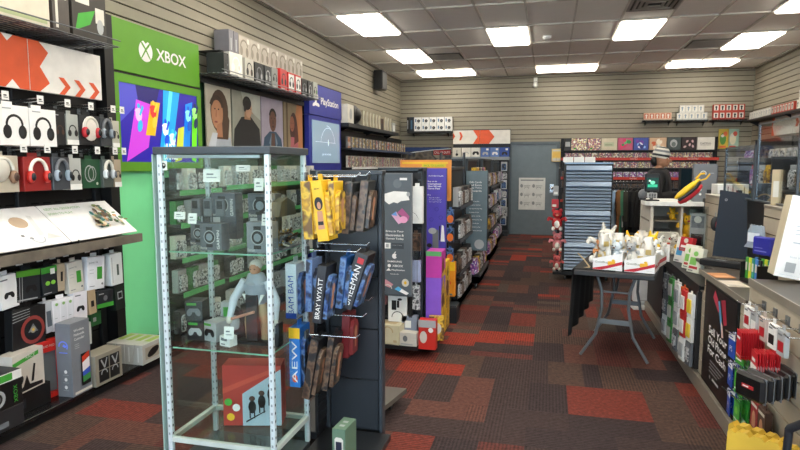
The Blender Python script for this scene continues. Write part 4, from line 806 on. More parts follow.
# ================================================================ GONDOLAS (mobile racks)
GP=mat('#1f242a',.4,var=.03); GF=mat('#323940',.4)
r=root('mobile_rack','near black mobile rack with bare slatted end panel beside the glass case','display rack')
m=MB()
for k in range(5): m.box(-1.15,-.875,2.985,3.005,.1+.285*k,.38+.285*k,GP,b=.002)
m.box(-1.16,-.865,2.995,3.03,.06,1.5,BLK); m.build('end_panel',r)
for x in (-1.165,-.86): m=MB(); m.box(x-.01,x+.01,2.97,3.03,.04,1.51,GF,b=.003); m.build('upright',r)
m=MB(); m.box(-1.25,-.845,2.965,3.035,1.5,1.522,GF,b=.002); m.build('top_rail',r)
m=MB(); m.box(-1.2,-1.175,2.87,3.0,.1,1.5,BLK)
for k in range(26): m.box(-1.175,-1.17,2.84,2.97,.12+.053*k,.163+.053*k,DK)
m.build('slat_panel',r)
m=MB(); m.box(-1.17,-.8,2.2,2.96,.065,.1,mat('#1a1c1f',.35),b=.003); m.box(-1.4,-1.2,2.88,3.5,.06,.1,DK,b=.003); m.build('base_deck',r)
m=MB(); m.prism([(-.2,.62),(.1,.62),(.03,.27),(-.2,.27)],(-.97,3.0,.07),(1,0,0),(0,1,0),.03,mat('#5a554e',.5)); m.build('rear_deck',r)
for x,y in ((-.85,2.3),(-.85,2.9),(-1.1,2.3),(-.95,3.5)): m=MB(); m.cyl((x-.01,y,.03),(x+.01,y,.03),.03,BLK,12); m.box(x-.015,x+.015,y-.015,y+.015,.045,.066,STL); m.build('caster',r)
def hook2(L):
    def f():
        r=root('bare_hook','','peg hook'); m=MB(); m.cyl((0,0,0),(L,0,.0),.0035,CHR,6); m.cyl((L,0,0),(L+.02,0,.018),.0035,CHR,6); m.build('rod',r); m=MB(); m.box(-.004,.004,-.02,.02,-.02,.02,STL); m.build('backplate',r); return r
    return f
H2=Pool(hook2(.26))
for x,y,z,lb in ((-1.164,2.715,1.494,'chrome hook carrying the yellow toy boxes'),(-1.164,2.87,1.498,'chrome hook carrying the dark grey toy boxes'),(-1.164,2.715,1.128,'chrome hook carrying the front blue wrestler packs'),(-1.164,2.87,1.141,'chrome hook carrying the tall black spine pack'),(-1.164,2.689,0.705,'lowest bare chrome hook on the near rack'),(-1.164,2.801,0.783,'middle bare chrome hook on the near rack'),(-1.164,2.914,0.843,'upper bare chrome hook on the near rack')): H2.put((x,y,z),0,lb)
def toy(nm,lb,x,y,z,w,h,t,body,faceart,spine,txt=None,tc=WHT,ry=0,rz=0,cat='toy box',pic=None):
    """boxed figure hung by its top; face +X, spine faces the camera"""
    r=root(nm,lb,cat,(x,y,z)); r.rotation_euler=(0,ry,rz)
    m=MB(); m.box(-t/2,t/2,-w/2,w/2,-h,0,body,b=.002); m.box(-.001,.001,-w*.2,w*.2,0,.03,body)
    f=Face(m,(-t/2,-w/2,-h),(1,0,0),(0,0,1)); f.rect(.002,.002,t-.004,h-.004,spine)
    if pic: pic(f,t,h)
    if txt: f.text(txt,t*.75,h*.08,h*.7,tc,h=t*.5,rot=PI/2)
    m.build('box_body',r)
    m=MB(); m.prism([(-w*.4,-h*.92),(w*.4,-h*.92),(w*.4,-h*.3),(w*.2,-h*.18),(-w*.2,-h*.18),(-w*.4,-h*.3)],(t/2,0,0),(0,1,0),(0,0,1),.02,faceart); f=Face(m,(t/2+.02,-w*.4,-h*.92),(0,1,0),(0,0,1)); f.ell(w*.4,h*.5,.02,.03,SKN); f.rect(w*.3,h*.15,w*.2,h*.25,SKN); m.build('window',r)
    return r
def lady(f,t,h): f.ell(t*.5,h*.62,t*.38,h*.11,BLK); f.ell(t*.52,h*.59,t*.18,h*.06,SKN); f.poly([(t*.2,h*.2),(t*.8,h*.2),(t*.75,h*.5),(t*.3,h*.5)],SKN); f.rect(t*.25,h*.27,t*.5,h*.06,BLK); f.text('AEW',t*.25,h*.85,t*.5,BLK)
toy('wrestler_toy_box','yellow boxed toy with dark haired figure on its spine, front of the near rack',-1.077,2.689,1.477,0.129,0.293,0.056,YEL,YELP,YEL,ry=-.12,pic=lady)
toy('wrestler_toy_box','yellow boxed toy hanging behind the dark haired one',-1.146,2.724,1.472,0.129,0.284,0.052,YEL,YELP,YELP,ry=-.05)
toy('wrestler_toy_box','yellow boxed toy with open window hanging third on its hook',-1.017,2.733,1.472,0.129,0.259,0.034,YEL,YELP,YELP,ry=.02)
toy('figure_toy_box','dark grey boxed toy left of the bare end panel',-0.965,2.845,1.464,0.129,0.259,0.043,mat('#3a3c3c',.4),BRNP,BRNP,ry=.1)
toy('figure_toy_box','dark grey boxed toy nearest the bare end panel',-0.896,2.888,1.472,0.129,0.259,0.043,mat('#2e302f',.4),BRNP,BRNP,ry=.12)
toy('wrestler_toy_pack','black and white spined toy pack reading down in the centre of the near rack',-1.034,2.655,1.076,0.138,0.284,0.047,DK,BLUP,mat('#20242c',.4),'BRAY WYATT',WHT,ry=.12)
toy('wrestler_toy_pack','black spined toy pack with blue stripe nearest the end panel',-0.879,2.793,1.119,0.138,0.293,0.065,DK,BLUP,mat('#2a2d33',.4),'SHEEMAN',WHT,ry=.32,pic=lambda f,t,h:(f.rect(t*.05,h*.15,t*.25,h*.5,mat('#2b7fc4',.4)),f.rect(t*.3,h*.82,t*.5,h*.1,RED)))
toy('wrestler_toy_pack','clear blue toy pack left of the sideways lettered ones',-1.121,2.698,1.093,0.129,0.259,0.034,mat('#6a7fa8',.3),BLUP,BLUP,ry=.03)
toy('wrestler_toy_pack','blue toy pack between the two sideways lettered ones',-0.965,2.758,1.102,0.129,0.259,0.034,mat('#1f4f8a',.3),BLUP,BLUP,ry=.12)
toy('wrestler_toy_pack','white spined toy pack with blue lettering seen through the glass case',-1.267,2.801,1.05,0.129,0.284,0.06,mat('#d5dde6',.4),BLUP,mat('#dfe5ec',.4),'BAM BAM',BLU,pic=lambda f,t,h:f.rect(0,0,t,h*.1,BLU))
toy('wrestler_toy_pack','bright blue spined toy pack with yellow top low behind the glass case',-1.233,2.758,0.731,0.129,0.31,0.06,mat('#2b6fc0',.4),BLUP,mat('#2f78c8',.4),'AEW',WHT,pic=lambda f,t,h:(f.rect(0,h*.82,t,h*.18,YEL),f.ell(t*.5,h*.15,t*.25,.02,ORG)))
toy('dark_toy_pack','brown black clear toy pack hanging low on the near rack',-1.095,2.698,0.697,0.138,0.31,0.043,DK,BRNP,BRNP,ry=.18)
toy('dark_toy_pack','second brown black toy pack hanging low on the near rack',-1.034,2.758,0.697,0.129,0.284,0.034,DK,BRNP,BRNP,ry=.15)
toy('red_toy_pack','dark red clear toy pack hanging below the bare hooks',-1.009,2.896,0.783,0.103,0.241,0.043,mat('#6a1c20',.4),mat('#7c2a2a',.4),mat('#702024',.4),ry=.05)
m=carton(.065,.13,.25,mat('#5e7a66',.45)); f=F0(m,.065,.13,.25); f.poly([(.012,.0),(.055,.0),(.055,.2),(.045,.21),(.02,.21),(.012,.2)],OFF); f.rect(.018,.02,.03,.17,mat('#22283a',.3)); f.ell(.033,.06,.013,.01,WHT); f=Face(m,(-.032,-.065,.25),(1,0,0),(0,1,0)); f.rect(.02,.03,.025,.02,LGR); f.rect(.02,.07,.025,.02,LGR)
one('green_carton',m,'small green grey carton standing on the near rack deck','box',(-.9,2.5,.101),-.08)
def rack_body(name,lb,x0,x1,ya,yb,top,shelves,depth,end=True):
    r=root(name,lb,'display rack')
    m=MB(); m.box(x0,x1,ya+.02,yb,.12,top,BLK); m.build('centre_panel',r)
    for y in (ya,yb):
        for x in (x0,x1): m=MB(); m.box(x-.02,x+.02,y-.02,y+.02,.08,top+.02,GF,b=.003); m.build('upright',r)
    m=MB(); m.box(x0-.02,x1+.02,ya-.02,yb+.02,top,top+.03,GF,b=.002); m.build('top_rail',r)
    m=MB(); m.box(x0-.02,x1+depth,ya-.02-(.18 if depth==.16 else 0),yb+.02,.075,.12 if depth!=.16 else .0765,DK); m.box(x0-.02,x1+depth,ya-.02,yb+(.3 if depth==.16 else .02),.0765,.12,DK); m.build('base_deck',r)
    for x in (x0,x1+depth-.05):
        for y in (ya+.03,yb-.03): m=MB(); m.cyl((x-.012,y,.037),(x+.012,y,.037),.036,DK,12); m.box(x-.02,x+.02,y-.02,y+.02,.06,.076,STL); m.build('caster',r)
    for z in shelves: m=MB(); m.box(x1,x1+depth,ya,yb,z,z+.018,DK); b=m.build('shelf',r); m=MB(); m.box(x1+depth,x1+depth+.005,ya,yb,z-.01,z+.03,mat('#3a4048',.4)); m.build('price_strip',b)
    return r
r=rack_body('mobile_rack','second mobile rack with peg end behind the grey trade sign',-1.36,-1.02,4.72,4.86,1.5,[],.16)
m=MB(); m.box(-1.34,-1.0,4.5,4.7,.075,.095,DK,b=.002); m.box(-1.35,-.99,4.49,4.5,.07,.1,BLK); m.build('end_shelf',r)
m=MB()
for k in range(20): m.box(-1.34,-1.01,4.697,4.701,.2+.065*k,.25+.065*k,DK)
m.build('end_slats',r)
# grey trade-in sign
r=root('hanging_sign','grey vertical trade sign with device pictures and white wording','sign',(-1.325,4.56,.505)); r.scale=(1,1,.925)
m=MB(); W,H_=.262,1.05; SG=mat('#596169',.4,var=.02); m.box(0,W,0,.008,0,H_,SG); f=Face(m,(0,0,0),(1,0,0),(0,0,1))
f.poly([(.02,.84),(.08,.79),(.12,.81),(.15,.8),(.18,.82),(.25,.83),(.23,.9),(.12,.905),(.04,.88)],Wb); f.ell(.24,.88,.015,.02,LGR); f.ell(.15,.97,.035,.04,mat('#6d757c',.5)); f.rect(.17,1.0,.06,.02,Wb)
f.poly([(.1,.7),(.16,.62),(.2,.64),(.14,.73)],mat('#d9a8c8',.4)); f.poly([(.15,.72),(.24,.65),(.25,.69),(.19,.76)],mat('#b05a8c',.4)); f.ell(.2,.66,.035,.03,mat('#e8a0c8',.4)); f.poly([(.1,.7),(.15,.69),(.14,.73)],mat('#6a9ad8',.4))
for k,t in enumerate(('Bring in Your','Electronics &','Games Today')): f.text(t,.13,.545-.032*k,.15,Wb,h=.02,align='c',bold=.02)
f.rect(.04,.405,.055,.05,Wb); f.rect(.105,.405,.1,.05,mat('#3f464d',.5)); f.text('Trade Today',.11,.43,.08,LGR,h=.01); f.rect(.055,.415,.025,.03,LGR)
f.ell(.128,.34,.02,.023,Wb); f.ell(.147,.342,.008,.01,SG); f.ell(.133,.372,.004,.01,Wb,rot=-.5)
f.text('SAMSUNG',.13,.285,.12,Wb,h=.016,align='c',bold=.02); f.ell(.085,.255,.014,.015,Wb); f.text('XBOX',.11,.245,.09,Wb,h=.02,bold=.02); f.poly([(.06,.21),(.08,.235),(.1,.21)],Wb); f.text('PlayStation',.105,.208,.11,Wb,h=.018,bold=.02); f.text('Nintendo',.13,.178,.07,Wb,h=.01,align='c')
f.poly([(.01,.14),(.06,.13),(.12,.09),(.09,.06),(.01,.09)],mat('#c98a94',.4)); f.arc(.07,.05,.04,.008,0,PI,OFF); f.ell(.03,.02,.02,.03,Wb); f.ell(.22,.11,.03,.035,OFF); f.ell(.22,.11,.012,.015,YEL); f.poly([(.13,.05),(.16,.075),(.25,.02),(.23,-.0+.002)],Wb); f.poly([(.13,.05),(.16,.075),(.19,.055),(.17,.03)],mat('#5ab0e0',.4))
m.build('sign_sheet',r)
m=MB(); m.box(-.01,0,-.004,.014,-.005,H_,GRY); m.box(W,W+.01,-.004,.014,-.005,H_,GRY); m.box(-.01,W+.01,-.004,.014,H_,H_+.012,GRY); m.box(-.01,W+.01,-.004,.014,-.015,0,mat('#474e55',.4)); m.build('frame',r)
m=MB(); m.cyl((.03,.01,H_),(.03,.15,H_),.004,CHR,6); m.cyl((.23,.01,H_),(.23,.15,H_),.004,CHR,6); m.build('arms',r)
pk=lambda lb,x,z,w,h,c,dr=None,y=4.64: pack('hanging_pack',lb,(x,y,z),w,h,.04,c,dr,rz=0)
pk('large white pack at the right edge behind the grey trade sign',-1.03,1.38,.1,.3,WHT,lambda f,w,h:(f.poly([(0,.1),(.05,.07),(.07,.03),(.04,.08)],BLK),))
pk('white hanging pack at the left edge behind the grey trade sign',-1.32,1.32,.05,.13,WHT)
pk('dark red patterned pack behind the right edge of the grey sign',-1.04,1.0,.08,.22,BRNP)
pk('pale blue striped pack stack beside the lower right of the grey sign',-1.035,.86,.07,.26,mat('#a9b4d6',.4),lambda f,w,h:[f.rect(.012*k,0,.003,h,GRY) for k in range(5)])
pk('pale tan pack at the left edge beside the lower grey sign',-1.325,.88,.04,.25,mat('#b8a890',.5))
pk('speckled slim pack under the right end of the grey sign',-1.035,.57,.06,.2,SILV)
pk('small reddish pack under the left end of the grey sign',-1.31,.5,.06,.1,mat('#7a4a4a',.5))
pk('white pack with black controller outline hanging under the grey sign',-1.19,.5,.16,.24,WHT,lambda f,w,h:(f.rect(.03,.1,.04,.08,BLK),f.rect(.075,.12,.02,.06,BLK),f.ell(.1,.19,.02,.01,BLK),f.arc(w/2,.04,.05,.006,0,PI,BLK)))
pk('dark slim pack beside the white controller pack',-1.08,.48,.03,.18,BLK)
m=carton(.2,.16,.16,mat('#c9bfa0',.5)); f=F0(m,.2,.16,.16); f.arc(.1,.1,.05,.01,0,PI,TAN); f.rect(.15,.02,.03,.02,TAN)
f=Face(m,(-.1,-.08,.16),(1,0,0),(0,1,0)); f.rect(.03,.04,.12,.08,TAN); one('cream_carton',m,'cream carton at the left on the low end shelf','box',(-1.235,4.6,.096),-.15)
m=carton(.14,.08,.11,OFF); f=F0(m,.14,.08,.11); f.ell(.045,.06,.02,.025,GRY); f.rect(.01,.01,.1,.01,LGR); one('white_carton',m,'small white carton at the front right of the low end shelf','box',(-1.07,4.55,.096),-.1)
m=carton(.13,.06,.22,mat('#8890a0',.4)); f=F0(m,.13,.06,.22); f.rect(.03,.12,.05,.06,WHT); f.rect(.04,.02,.05,.07,DK); one('grey_carton',m,'tall blue grey carton behind the small white carton','box',(-1.09,4.65,.096))
m=carton(.04,.06,.2,mat('#6a7488',.4)); F0(m,.04,.06,.2).rect(.01,.05,.02,.1,LGR); one('grey_carton',m,'narrow slate carton at the right of the low end shelf','box',(-1.0+.02,4.66,.096))
# side of rack 2 : big toys
def bigbox(lb,x,y,z,w,d,h,c,draw=None,side=None,rz=0,cat='toy box'):
    m=carton(w,d,h,c); 
    if draw: draw(F0(m,w,d,h),w,h)
    if side: side(FR(m,w,d,h),d,h)
    return one('toy_box',m,lb,cat,(x,y,z),rz)
def eyes(f,w,h): f.ell(w*.5,h*.2,w*.45,h*.16,YEL); f.ell(w*.35,h*.25,w*.12,h*.06,Wb); f.ell(w*.65,h*.25,w*.12,h*.06,Wb); f.ell(w*.37,h*.25,w*.05,h*.03,BLK); f.ell(w*.63,h*.25,w*.05,h*.03,BLK); f.ell(w*.5,h*.14,w*.15,h*.04,RED); f.ell(w*.3,h*.1,w*.2,h*.05,PINK)
def paint(f,w,h):
    f.poly([(0,0),(w,0),(w,h*.7),(w*.5,h),(0,h*.75)],YELP); f.ell(w*.4,h*.6,w*.3,h*.12,mat('#5a3020',.5)); f.ell(w*.55,h*.35,w*.25,h*.15,mat('#c0901c',.5))
bigbox('purple toy box with yellow cartoon face on the side of the second rack',-.91,4.83,.121,.13,.2,.5,mat('#8a5ad0',.4),eyes,paint)
bigbox('magenta toy box with green top stacked on the purple one',-.91,4.83,.622,.13,.2,.22,mat('#c03aa0',.4),lambda f,w,h:(f.rect(0,h*.82,w,h*.18,mat('#5fae6a',.4)),),lambda f,w,h:(f.ell(w*.4,h*.4,.05,.07,mat('#7a3a2a',.5)),f.poly([(0,0),(w,0),(w,h*.3),(0,h*.1)],YELP)))
bigbox('yellow and brown toy box behind the purple one on the rack side',-.91,5.05,.121,.13,.2,.6,YEL,None,paint)
m=carton(.14,.08,.24,mat('#c22a1e',.45)); f=F0(m,.14,.08,.24); f.rect(0,.18,.14,.06,LGR); f.ell(.04,.1,.03,.05,OFF); f.ell(.1,.16,.02,.02,WHT); one('toy_box',m,'red and grey toy box at the bottom right of the second rack end','toy box',(-.92,4.56,.077))
m=carton(.12,.05,.2,YELP); F0(m,.12,.05,.2).ell(.06,.1,.04,.05,OFF); one('toy_box',m,'multicoloured toy bag behind the red and grey toy box','toy box',(-.87,4.66,.121),.2)
# rack 3: purple sign, orange header dump
r=rack_body('mobile_rack','third mobile rack behind the purple console sign',-1.34,-1.0,6.0,7.0,1.5,[.4,.75,1.1],.12)
r=root('hanging_sign','purple vertical console sign with white wording','sign',(-1.15,5.55,.73))
m=MB(); W,H_=.2,.79; m.box(0,W,0,.008,0,H_,mat('#5348b4',.4,var=.05)); f=Face(m,(0,0,0),(1,0,0),(0,0,1)); f.text('POWERHOUSE',.03,.71,.14,Wb,h=.012)
for k,t in enumerate(('Buy on an','International','Xbox 360 with','Game Pass')): f.text(t,.02,.655-.022*k,(.09,.13,.13,.12)[k],Wb,h=.016,bold=.02)
f.text('Plus',.02,.53,.03,Wb,h=.012); f.text('Extra life on new',.035,.505,.1,Wb,h=.008); f.text('Consoles and games',.035,.485,.12,Wb,h=.008); f.text('Special deals inside shop',.035,.465,.12,Wb,h=.008)
f.poly([(.07,.02),(.13,.02),(.13,.2),(.07,.2)],GRY); f.ell(.07,.19,.04,.03,LGR); f.poly([(.135,.1),(.145,.1),(.145,.24),(.135,.24)],DK); f.poly([(.15,.09),(.19,.09),(.18,.24),(.16,.25)],Wb); f.ell(.04,.05,.025,.02,DK2)
cc=mat('#3c3290',.4)
for x,y in ((.06,.3),(.15,.32),(.11,.4)): f.arc(x,y,.02,.004,0,2*PI,cc)
m.build('sign_sheet',r); m=MB(); m.box(-.006,0,-.003,.012,0,H_,mat('#3c3a70',.4)); m.box(W,W+.006,-.003,.012,0,H_,mat('#3c3a70',.4)); m.box(-.006,W+.006,-.003,.012,-.008,0,mat('#3c3a70',.4)); m.build('frame',r); m=MB(); m.cyl((.1,.01,H_-.03),(.1,.14,H_-.03),.004,CHR,6); m.build('arm',r)
r=root('cardboard_dump_display','bright orange cardboard floor display with yellow topped header','display stand',(-1.42,5.7,0))
m=MB(); m.box(-.02,.49,.0,.03,1.2,1.6,mat('#e0903a',.5)); f=Face(m,(0,0,1.2),(1,0,0),(0,0,1)); f.rect(.0,.36,.46,.02,YEL); f.rect(.2,.33,.24,.03,mat('#d8c020',.5)); f.text('BACK TO SCHOOL',.22,.335,.2,GRN,h=.018); f.ell(.1,.25,.14,.07,mat('#f0b46a',.5)); m.build('header_board',r)
m=MB(); m.box(.3,.47,0,.2,0,.05,BLK); m.box(.44,.47,.0,.2,.05,1.2,DK); m.build('tray_tower',r)
OP=mat('#e0701c',.45)
for k,(z,c,lb) in enumerate(((1.0,OP,'orange toy pack highest beside the purple sign'),(.82,OP,'orange toy pack second highest beside the purple sign'),(.62,OP,'orange toy pack just below the purple sign corner'))):
    pack('orange_pack',lb,(-.925,5.66,z+.12),.07,.14,.03,BLUP,lambda f,w,h:(f.ell(w*.5,h*.35,w*.45,h*.28,OP),),rz=0)
bigbox('orange toy box with yellow top standing low between the second and third rack',-.93,5.66,.27,.12,.08,.34,mat('#e08a1a',.45),lambda f,w,h:(f.rect(0,h*.75,w,h*.25,mat('#e8b81c',.4)),f.ell(w*.5,h*.4,w*.2,.02,ORG),f.rect(w*.1,h*.03,w*.7,.02,GRY)))
m=MB(); m.box(-.1,.1,-.1,.1,0,.16,DK,b=.004); m.box(-.095,.095,-.095,.095,.16,.175,GF); one('black_crate',m,'low black crate under the orange toy box with yellow top','crate',(-.95,5.72,.001)) 
# rack 3b with bins
r=rack_body('mobile_rack','fourth mobile rack with sloping bins of colourful packs',-1.3,-1.0,7.3,8.4,1.6,[.16,.62,1.0,1.3],.18)
BN=[('dark',Pool(mk_p(mat('#25262a',.4),BRNP))) if False else ('pink',Pool(mk_p(PNKP,PNKP))),('yellow',Pool(mk_p(YELP,YELP))),('dark',PK[0][1]),('silver',PK[1][1]),('brown',Pool(mk_p(BRNP,BRNP)))]
for zi,z in enumerate((.18,.64,1.02,1.32)):
    for k in range(7):
        n,P=BN[(k+zi*2)%5]; P.put((-.9,7.38+.15*k,z),PI/2-.2,n+' pack in the '+('bottom','second','third','top')[zi]+' bin of the fourth mobile rack',n+' packs in the '+('bottom','second','third','top')[zi]+' bin of the fourth rack')
for zi,z in enumerate((.14,.42,.77,1.12)):
    for k in range(6):
        n,P=BN[(2,4,2,3,4,2)[(k+zi)%6]]; P.put((-.93,6.1+.16*k,z),PI/2-.1,n+' pack on the '+('bottom','second','third','top')[zi]+' shelf of the third mobile rack',n+' packs on the '+('bottom','second','third','top')[zi]+' shelf of the third rack')
r=rack_body('black_bin_rack','low black two step bin rack between the third and fourth racks','display rack',-1.25,-1.0,7.05,7.25,.55,[.3],.1) if False else None
m=carton(.24,.5,.42,BLK,b=.004); f=F0(m,.24,.5,.42); f.rect(.02,.37,.2,.012,LGR); one('black_bin',m,'waist low black bin with pale strip in front of the third rack','bin',(-.86,6.05,.0),0) if False else None
# end cap of rack 4
for k,(z,h,c,lb) in enumerate(((1.251,.25,BLUP,'blue white pack at the top of the fourth rack end'),(.901,.25,PNKP,'pink and yellow toy box in the middle of the fourth rack end'),(.621,.2,YELP,'yellow toy box low on the fourth rack end'))): bigbox(lb,-1.15,7.22,z,.22,.06,h,c)
r=root('end_shelf_tray','black tray ladder fixed before the fourth rack end','display rack',(-1.16,7.2,0))
for z in (.6,.88,1.23): m=MB(); m.box(-.14,.14,-.06,.06,z,z+.02,DK); m.build('shelf',r)
m=MB(); m.box(-.15,-.135,-.05,.07,0,1.7,GF); m.box(.135,.15,-.05,.07,0,1.7,GF); m.build('side_frame',r)
# rack 5: grey sign
r=rack_body('mobile_rack','fifth mobile rack farthest down the left aisle side',-1.35,-1.02,9.2,10.6,1.62,[.5,.85,1.2],.15)
for zi,z in enumerate((.14,.52,.87,1.22)):
    for k in range(8):
        n,P=BN[(k*3+zi)%5]; P.put((-.94,9.3+.16*k,z),PI/2-.1,n+' pack on the '+('bottom','second','third','top')[zi]+' shelf of the farthest rack',n+' packs on the '+('bottom','second','third','top')[zi]+' shelf of the farthest rack')
r=root('hanging_sign','slate grey vertical sign with small white list on the fourth rack end','sign',(-.99,7.22,.5))
m=MB(); m.box(0,.26,0,.01,0,.98,mat('#5f7078',.4)); f=Face(m,(0,0,0),(1,0,0),(0,0,1))
for k in range(4): f.text(('Gift Cards','and Extra','Play Time','Rewards')[k],.04,.83-.035*k,.15,Wb,h=.022)
for k in range(9): f.text('any game any day',.04,.6-.045*k,.12+.02*(k%3),Wb,h=.014)
f.ell(.17,-.0+.08,.06,.06,LGR); m.build('sign_sheet',r); m=MB(); m.box(-.01,0,-.003,.013,0,.98,DK); m.box(.26,.27,-.003,.013,0,.98,DK); m.build('frame',r); m=MB(); m.cyl((.13,.01,.95),(.02,.09,.95),.004,CHR,6); m.build('arm',r)
r=rack_body('mobile_rack','narrow rack of pink and white packs next to the rear fixture',-1.3,-1.05,11.3,12.4,1.6,[.5,.85,1.2],.12)
for zi,z in enumerate((.14,.52,.87,1.22)):
    for k in range(6):
        n,P=[BN[0],BN[3],CP[0],BN[2]][(k+zi)%4]; P.put((-.99,11.4+.17*k,z),PI/2-.1,n+' pack on the '+('bottom','second','third','top')[zi]+' shelf of the narrow rear rack',n+' packs on the '+('bottom','second','third','top')[zi]+' shelf of the narrow rear rack')
# ================================================================ REAR GAME WALL
RD=mat('#b8382a',.45)
r=root('rear_game_wall','wide black game wall with red price strips right of the back door','wall fixture',(.22,YB-.014,0))
m=MB(); m.box(0,3.08,-.06,0,0,2.12,DK); m.build('back_panel',r)
for x in (0,.76,1.53,2.3,3.05): m=MB(); m.box(x,x+.03,-.09,-.06,0,2.12,BLK); m.build('upright',r)
GZ=[(1.84,None),(1.66,RD),(1.47,None),(1.255,RD),(1.05,None),(.77,RD),(.45,None)]
for z,c in GZ:
    m=MB(); m.box(0,3.08,-.24,-.06,z,z+.02,BLK); b=m.build('shelf',r)
    if c: m=MB(); m.box(0,3.08,-.248,-.24,z-.012,z+.045,c); f=Face(m,(0,-.248,z-.012),(1,0,0),(0,0,1)); f.text('GAMES',1.4,.015,.14,OFF,h=.025); f.text('PRE-OWNED',2.5,.015,.2,OFF,h=.025); m.build('price_strip',b)
m=MB(); m.box(0,3.08,-.4,-.06,0,.1,BLK); m.build('base_deck',r)
top=[(.14,'#2a2c2e','dark carton with white label at the left end of the game wall top','k'),(.33,'#8a8d84','wide busy grey carton second on the top row of the game wall','n'),(.27,'#8c8578','busy brown grey carton third on the top row of the game wall','n'),(.33,'#cfc6ae','plain cream carton on the top row of the game wall','c'),(.3,'#c05a78','pink and green carton on the top row of the game wall','p'),(.3,'#3d4f9e','blue and purple carton on the top row of the game wall','b'),(.34,'#c9a98a','cream and orange striped carton on the top row of the game wall','o'),(.27,'#3f4a4a','dark grey green carton on the top row of the game wall','g'),(.29,'#2a1c1e','black carton with pale pink marks on the top row of the game wall','d'),(.33,'#d8d5cc','white carton with black wording at the right end of the top row','w')]
x=.28
for k,(w,c,lb,t) in enumerate(top):
    m=carton(w-.012,.16,.25,{'n':COVB}.get(t,mat(c,.5))); f=F0(m,w-.012,.16,.25); rr=random.Random(k)
    if t=='k': f.rect(.02,.08,.1,.1,LGR)
    if t in 'pbo':
        pal={'p':['#3f9a55','#e8b0c8','#d83a6a','#6abf7a'],'b':['#6a3aa0','#8ab0e8','#e0e0f0','#22307a'],'o':['#e8dcc8','#c8603a','#8a4a30','#f0e4d0']}[t]
        for q in range(9): a=rr.uniform(.04,w-.08); b=rr.uniform(.03,.2); f.ell(a,b,rr.uniform(.02,.05),rr.uniform(.015,.045),mat(rr.choice(pal),.5),10,rot=rr.uniform(0,3))
    if t=='g': f.ell(w*.45,.13,.07,.08,LGR); f.ell(w*.45,.11,.04,.05,mat('#5f6a68',.5))
    if t=='d':
        for a,b in ((.06,.06),(.15,.1),(.21,.07),(.1,.17),(.2,.17)): f.ell(a,b,.03,.02,mat('#c8a8a8',.5),rot=a*9)
    if t=='c': f.rect(.05,.08,.2,.08,mat('#b8c0a0',.5)); f.rect(.07,.1,.15,.02,mat('#8f9a80',.5))
    if t=='w': f.text('GAMING',.05,.11,.2,BLK,h=.035); f.rect(.05,.09,.2,.006,BLK)
    if t=='n': f.rect(.05,.02,.05,.03,GRN)
    one('board_game_carton',m,lb,'box',(x+w/2,YB-.165,1.861),0); x+=w+.004
CW=Pool(lambda:None)
CW=case_pool(COVB,w=.125,h=.125,spine=OFF); CW2=case_pool(BRNP,w=.12,h=.14); CW3=case_pool(PNKP,w=.12,h=.13,spine=OFF)
for zi,(z,nm,x0) in enumerate(((1.681,'first row under the cartons',.3),(1.491,'second row under the cartons',1.08),(1.276,'row on the lower red strip',1.08),(1.071,'dim row below the lower red strip',1.1),(.791,'dim row above the lowest red strip',.26))):
    n=int((3.2-x0)/.138)
    for k in range(n):
        if zi==4 and k>1: break
        P=(CW,CW,CW3,CW2,CW2)[zi]; P.put((x0+.07+.138*k,YB-.17,z),.0,'small game case in the '+nm+' of the rear wall',nm+' of game cases',rx=-.05)
for z in (1.276,1.071): 
    CW2.put((.31,YB-.17,z),0,'dark game case beside the tray cabinet at the left end of the game wall','left end cases of the game wall',rx=-.05)
# slatwall shelves with packs on the back wall
def wshelf(x0,x1,z,lb,things):
    r=root('rear_wall_shelf',lb,'shelf',((x0+x1)/2,YB-.014,z)); w=(x1-x0)/2
    m=MB(); m.box(-w,w,-.2,0,-.03,0,BLK); m.box(-w,w,-.206,-.2,-.03,.02,ACR); m.build('board',r)
    for s in (-.8,.8): m=MB(); m.prism([(0,0),(-.16,0),(0,-.08)],(w*s,0,-.03),(0,1,0),(0,0,1),.006,BLK); m.build('bracket',r)
def mkfig(c1,c2,c3):
    def f():
        r=root('boxed_figure','','toy box'); m=MB(); m.box(-.055,.055,-.05,.05,0,.15,c1,b=.001); m.build('box_body',r)
        m=MB(); Face(m,(-.055,-.0503,0),(1,0,0),(0,0,1)).rect(.008,.035,.08,.1,c2).ell(.048,.1,.022,.02,c3).rect(.035,.04,.026,.04,c3); m.build('window_print',r); return r
    return f
FA=Pool(mkfig(mat('#c9a48c',.5),mat('#b0604a',.5),OFF)); FB=Pool(mkfig(mat('#b9b9b4',.5),OFF,mat('#7a8a9a',.5))); FC=Pool(mkfig(mat('#a83a2c',.5),OFF,DK2))
wshelf(1.85,2.42,2.47,'slatwall shelf of small pinkish boxed figures on the rear wall',0)
for k in range(5): FA.put((1.92+.105*k,YB-.12,2.471),0,'small pinkish boxed figure on the left shelf of the three on the right rear wall','boxed figures on the left rear shelf')
wshelf(2.46,3.08,2.46,'slatwall shelf of small white boxed figures on the rear wall',0)
for j in range(2):
    for k in range(5-j): FB.put((2.55+.115*k+.05*j,YB-.12,2.461+.151*j),0,'small white boxed figure on the middle shelf of the three on the right rear wall','boxed figures on the middle rear shelf')
wshelf(3.14,3.78,2.46,'slatwall shelf of small red and white boxed figures on the rear wall',0)
for j in range(2):
    for k in range(5): FC.put((3.23+.115*k,YB-.12,2.461+.151*j),0,'small red and white boxed figure on the rightmost shelf of the rear wall','boxed figures on the right rear shelf')
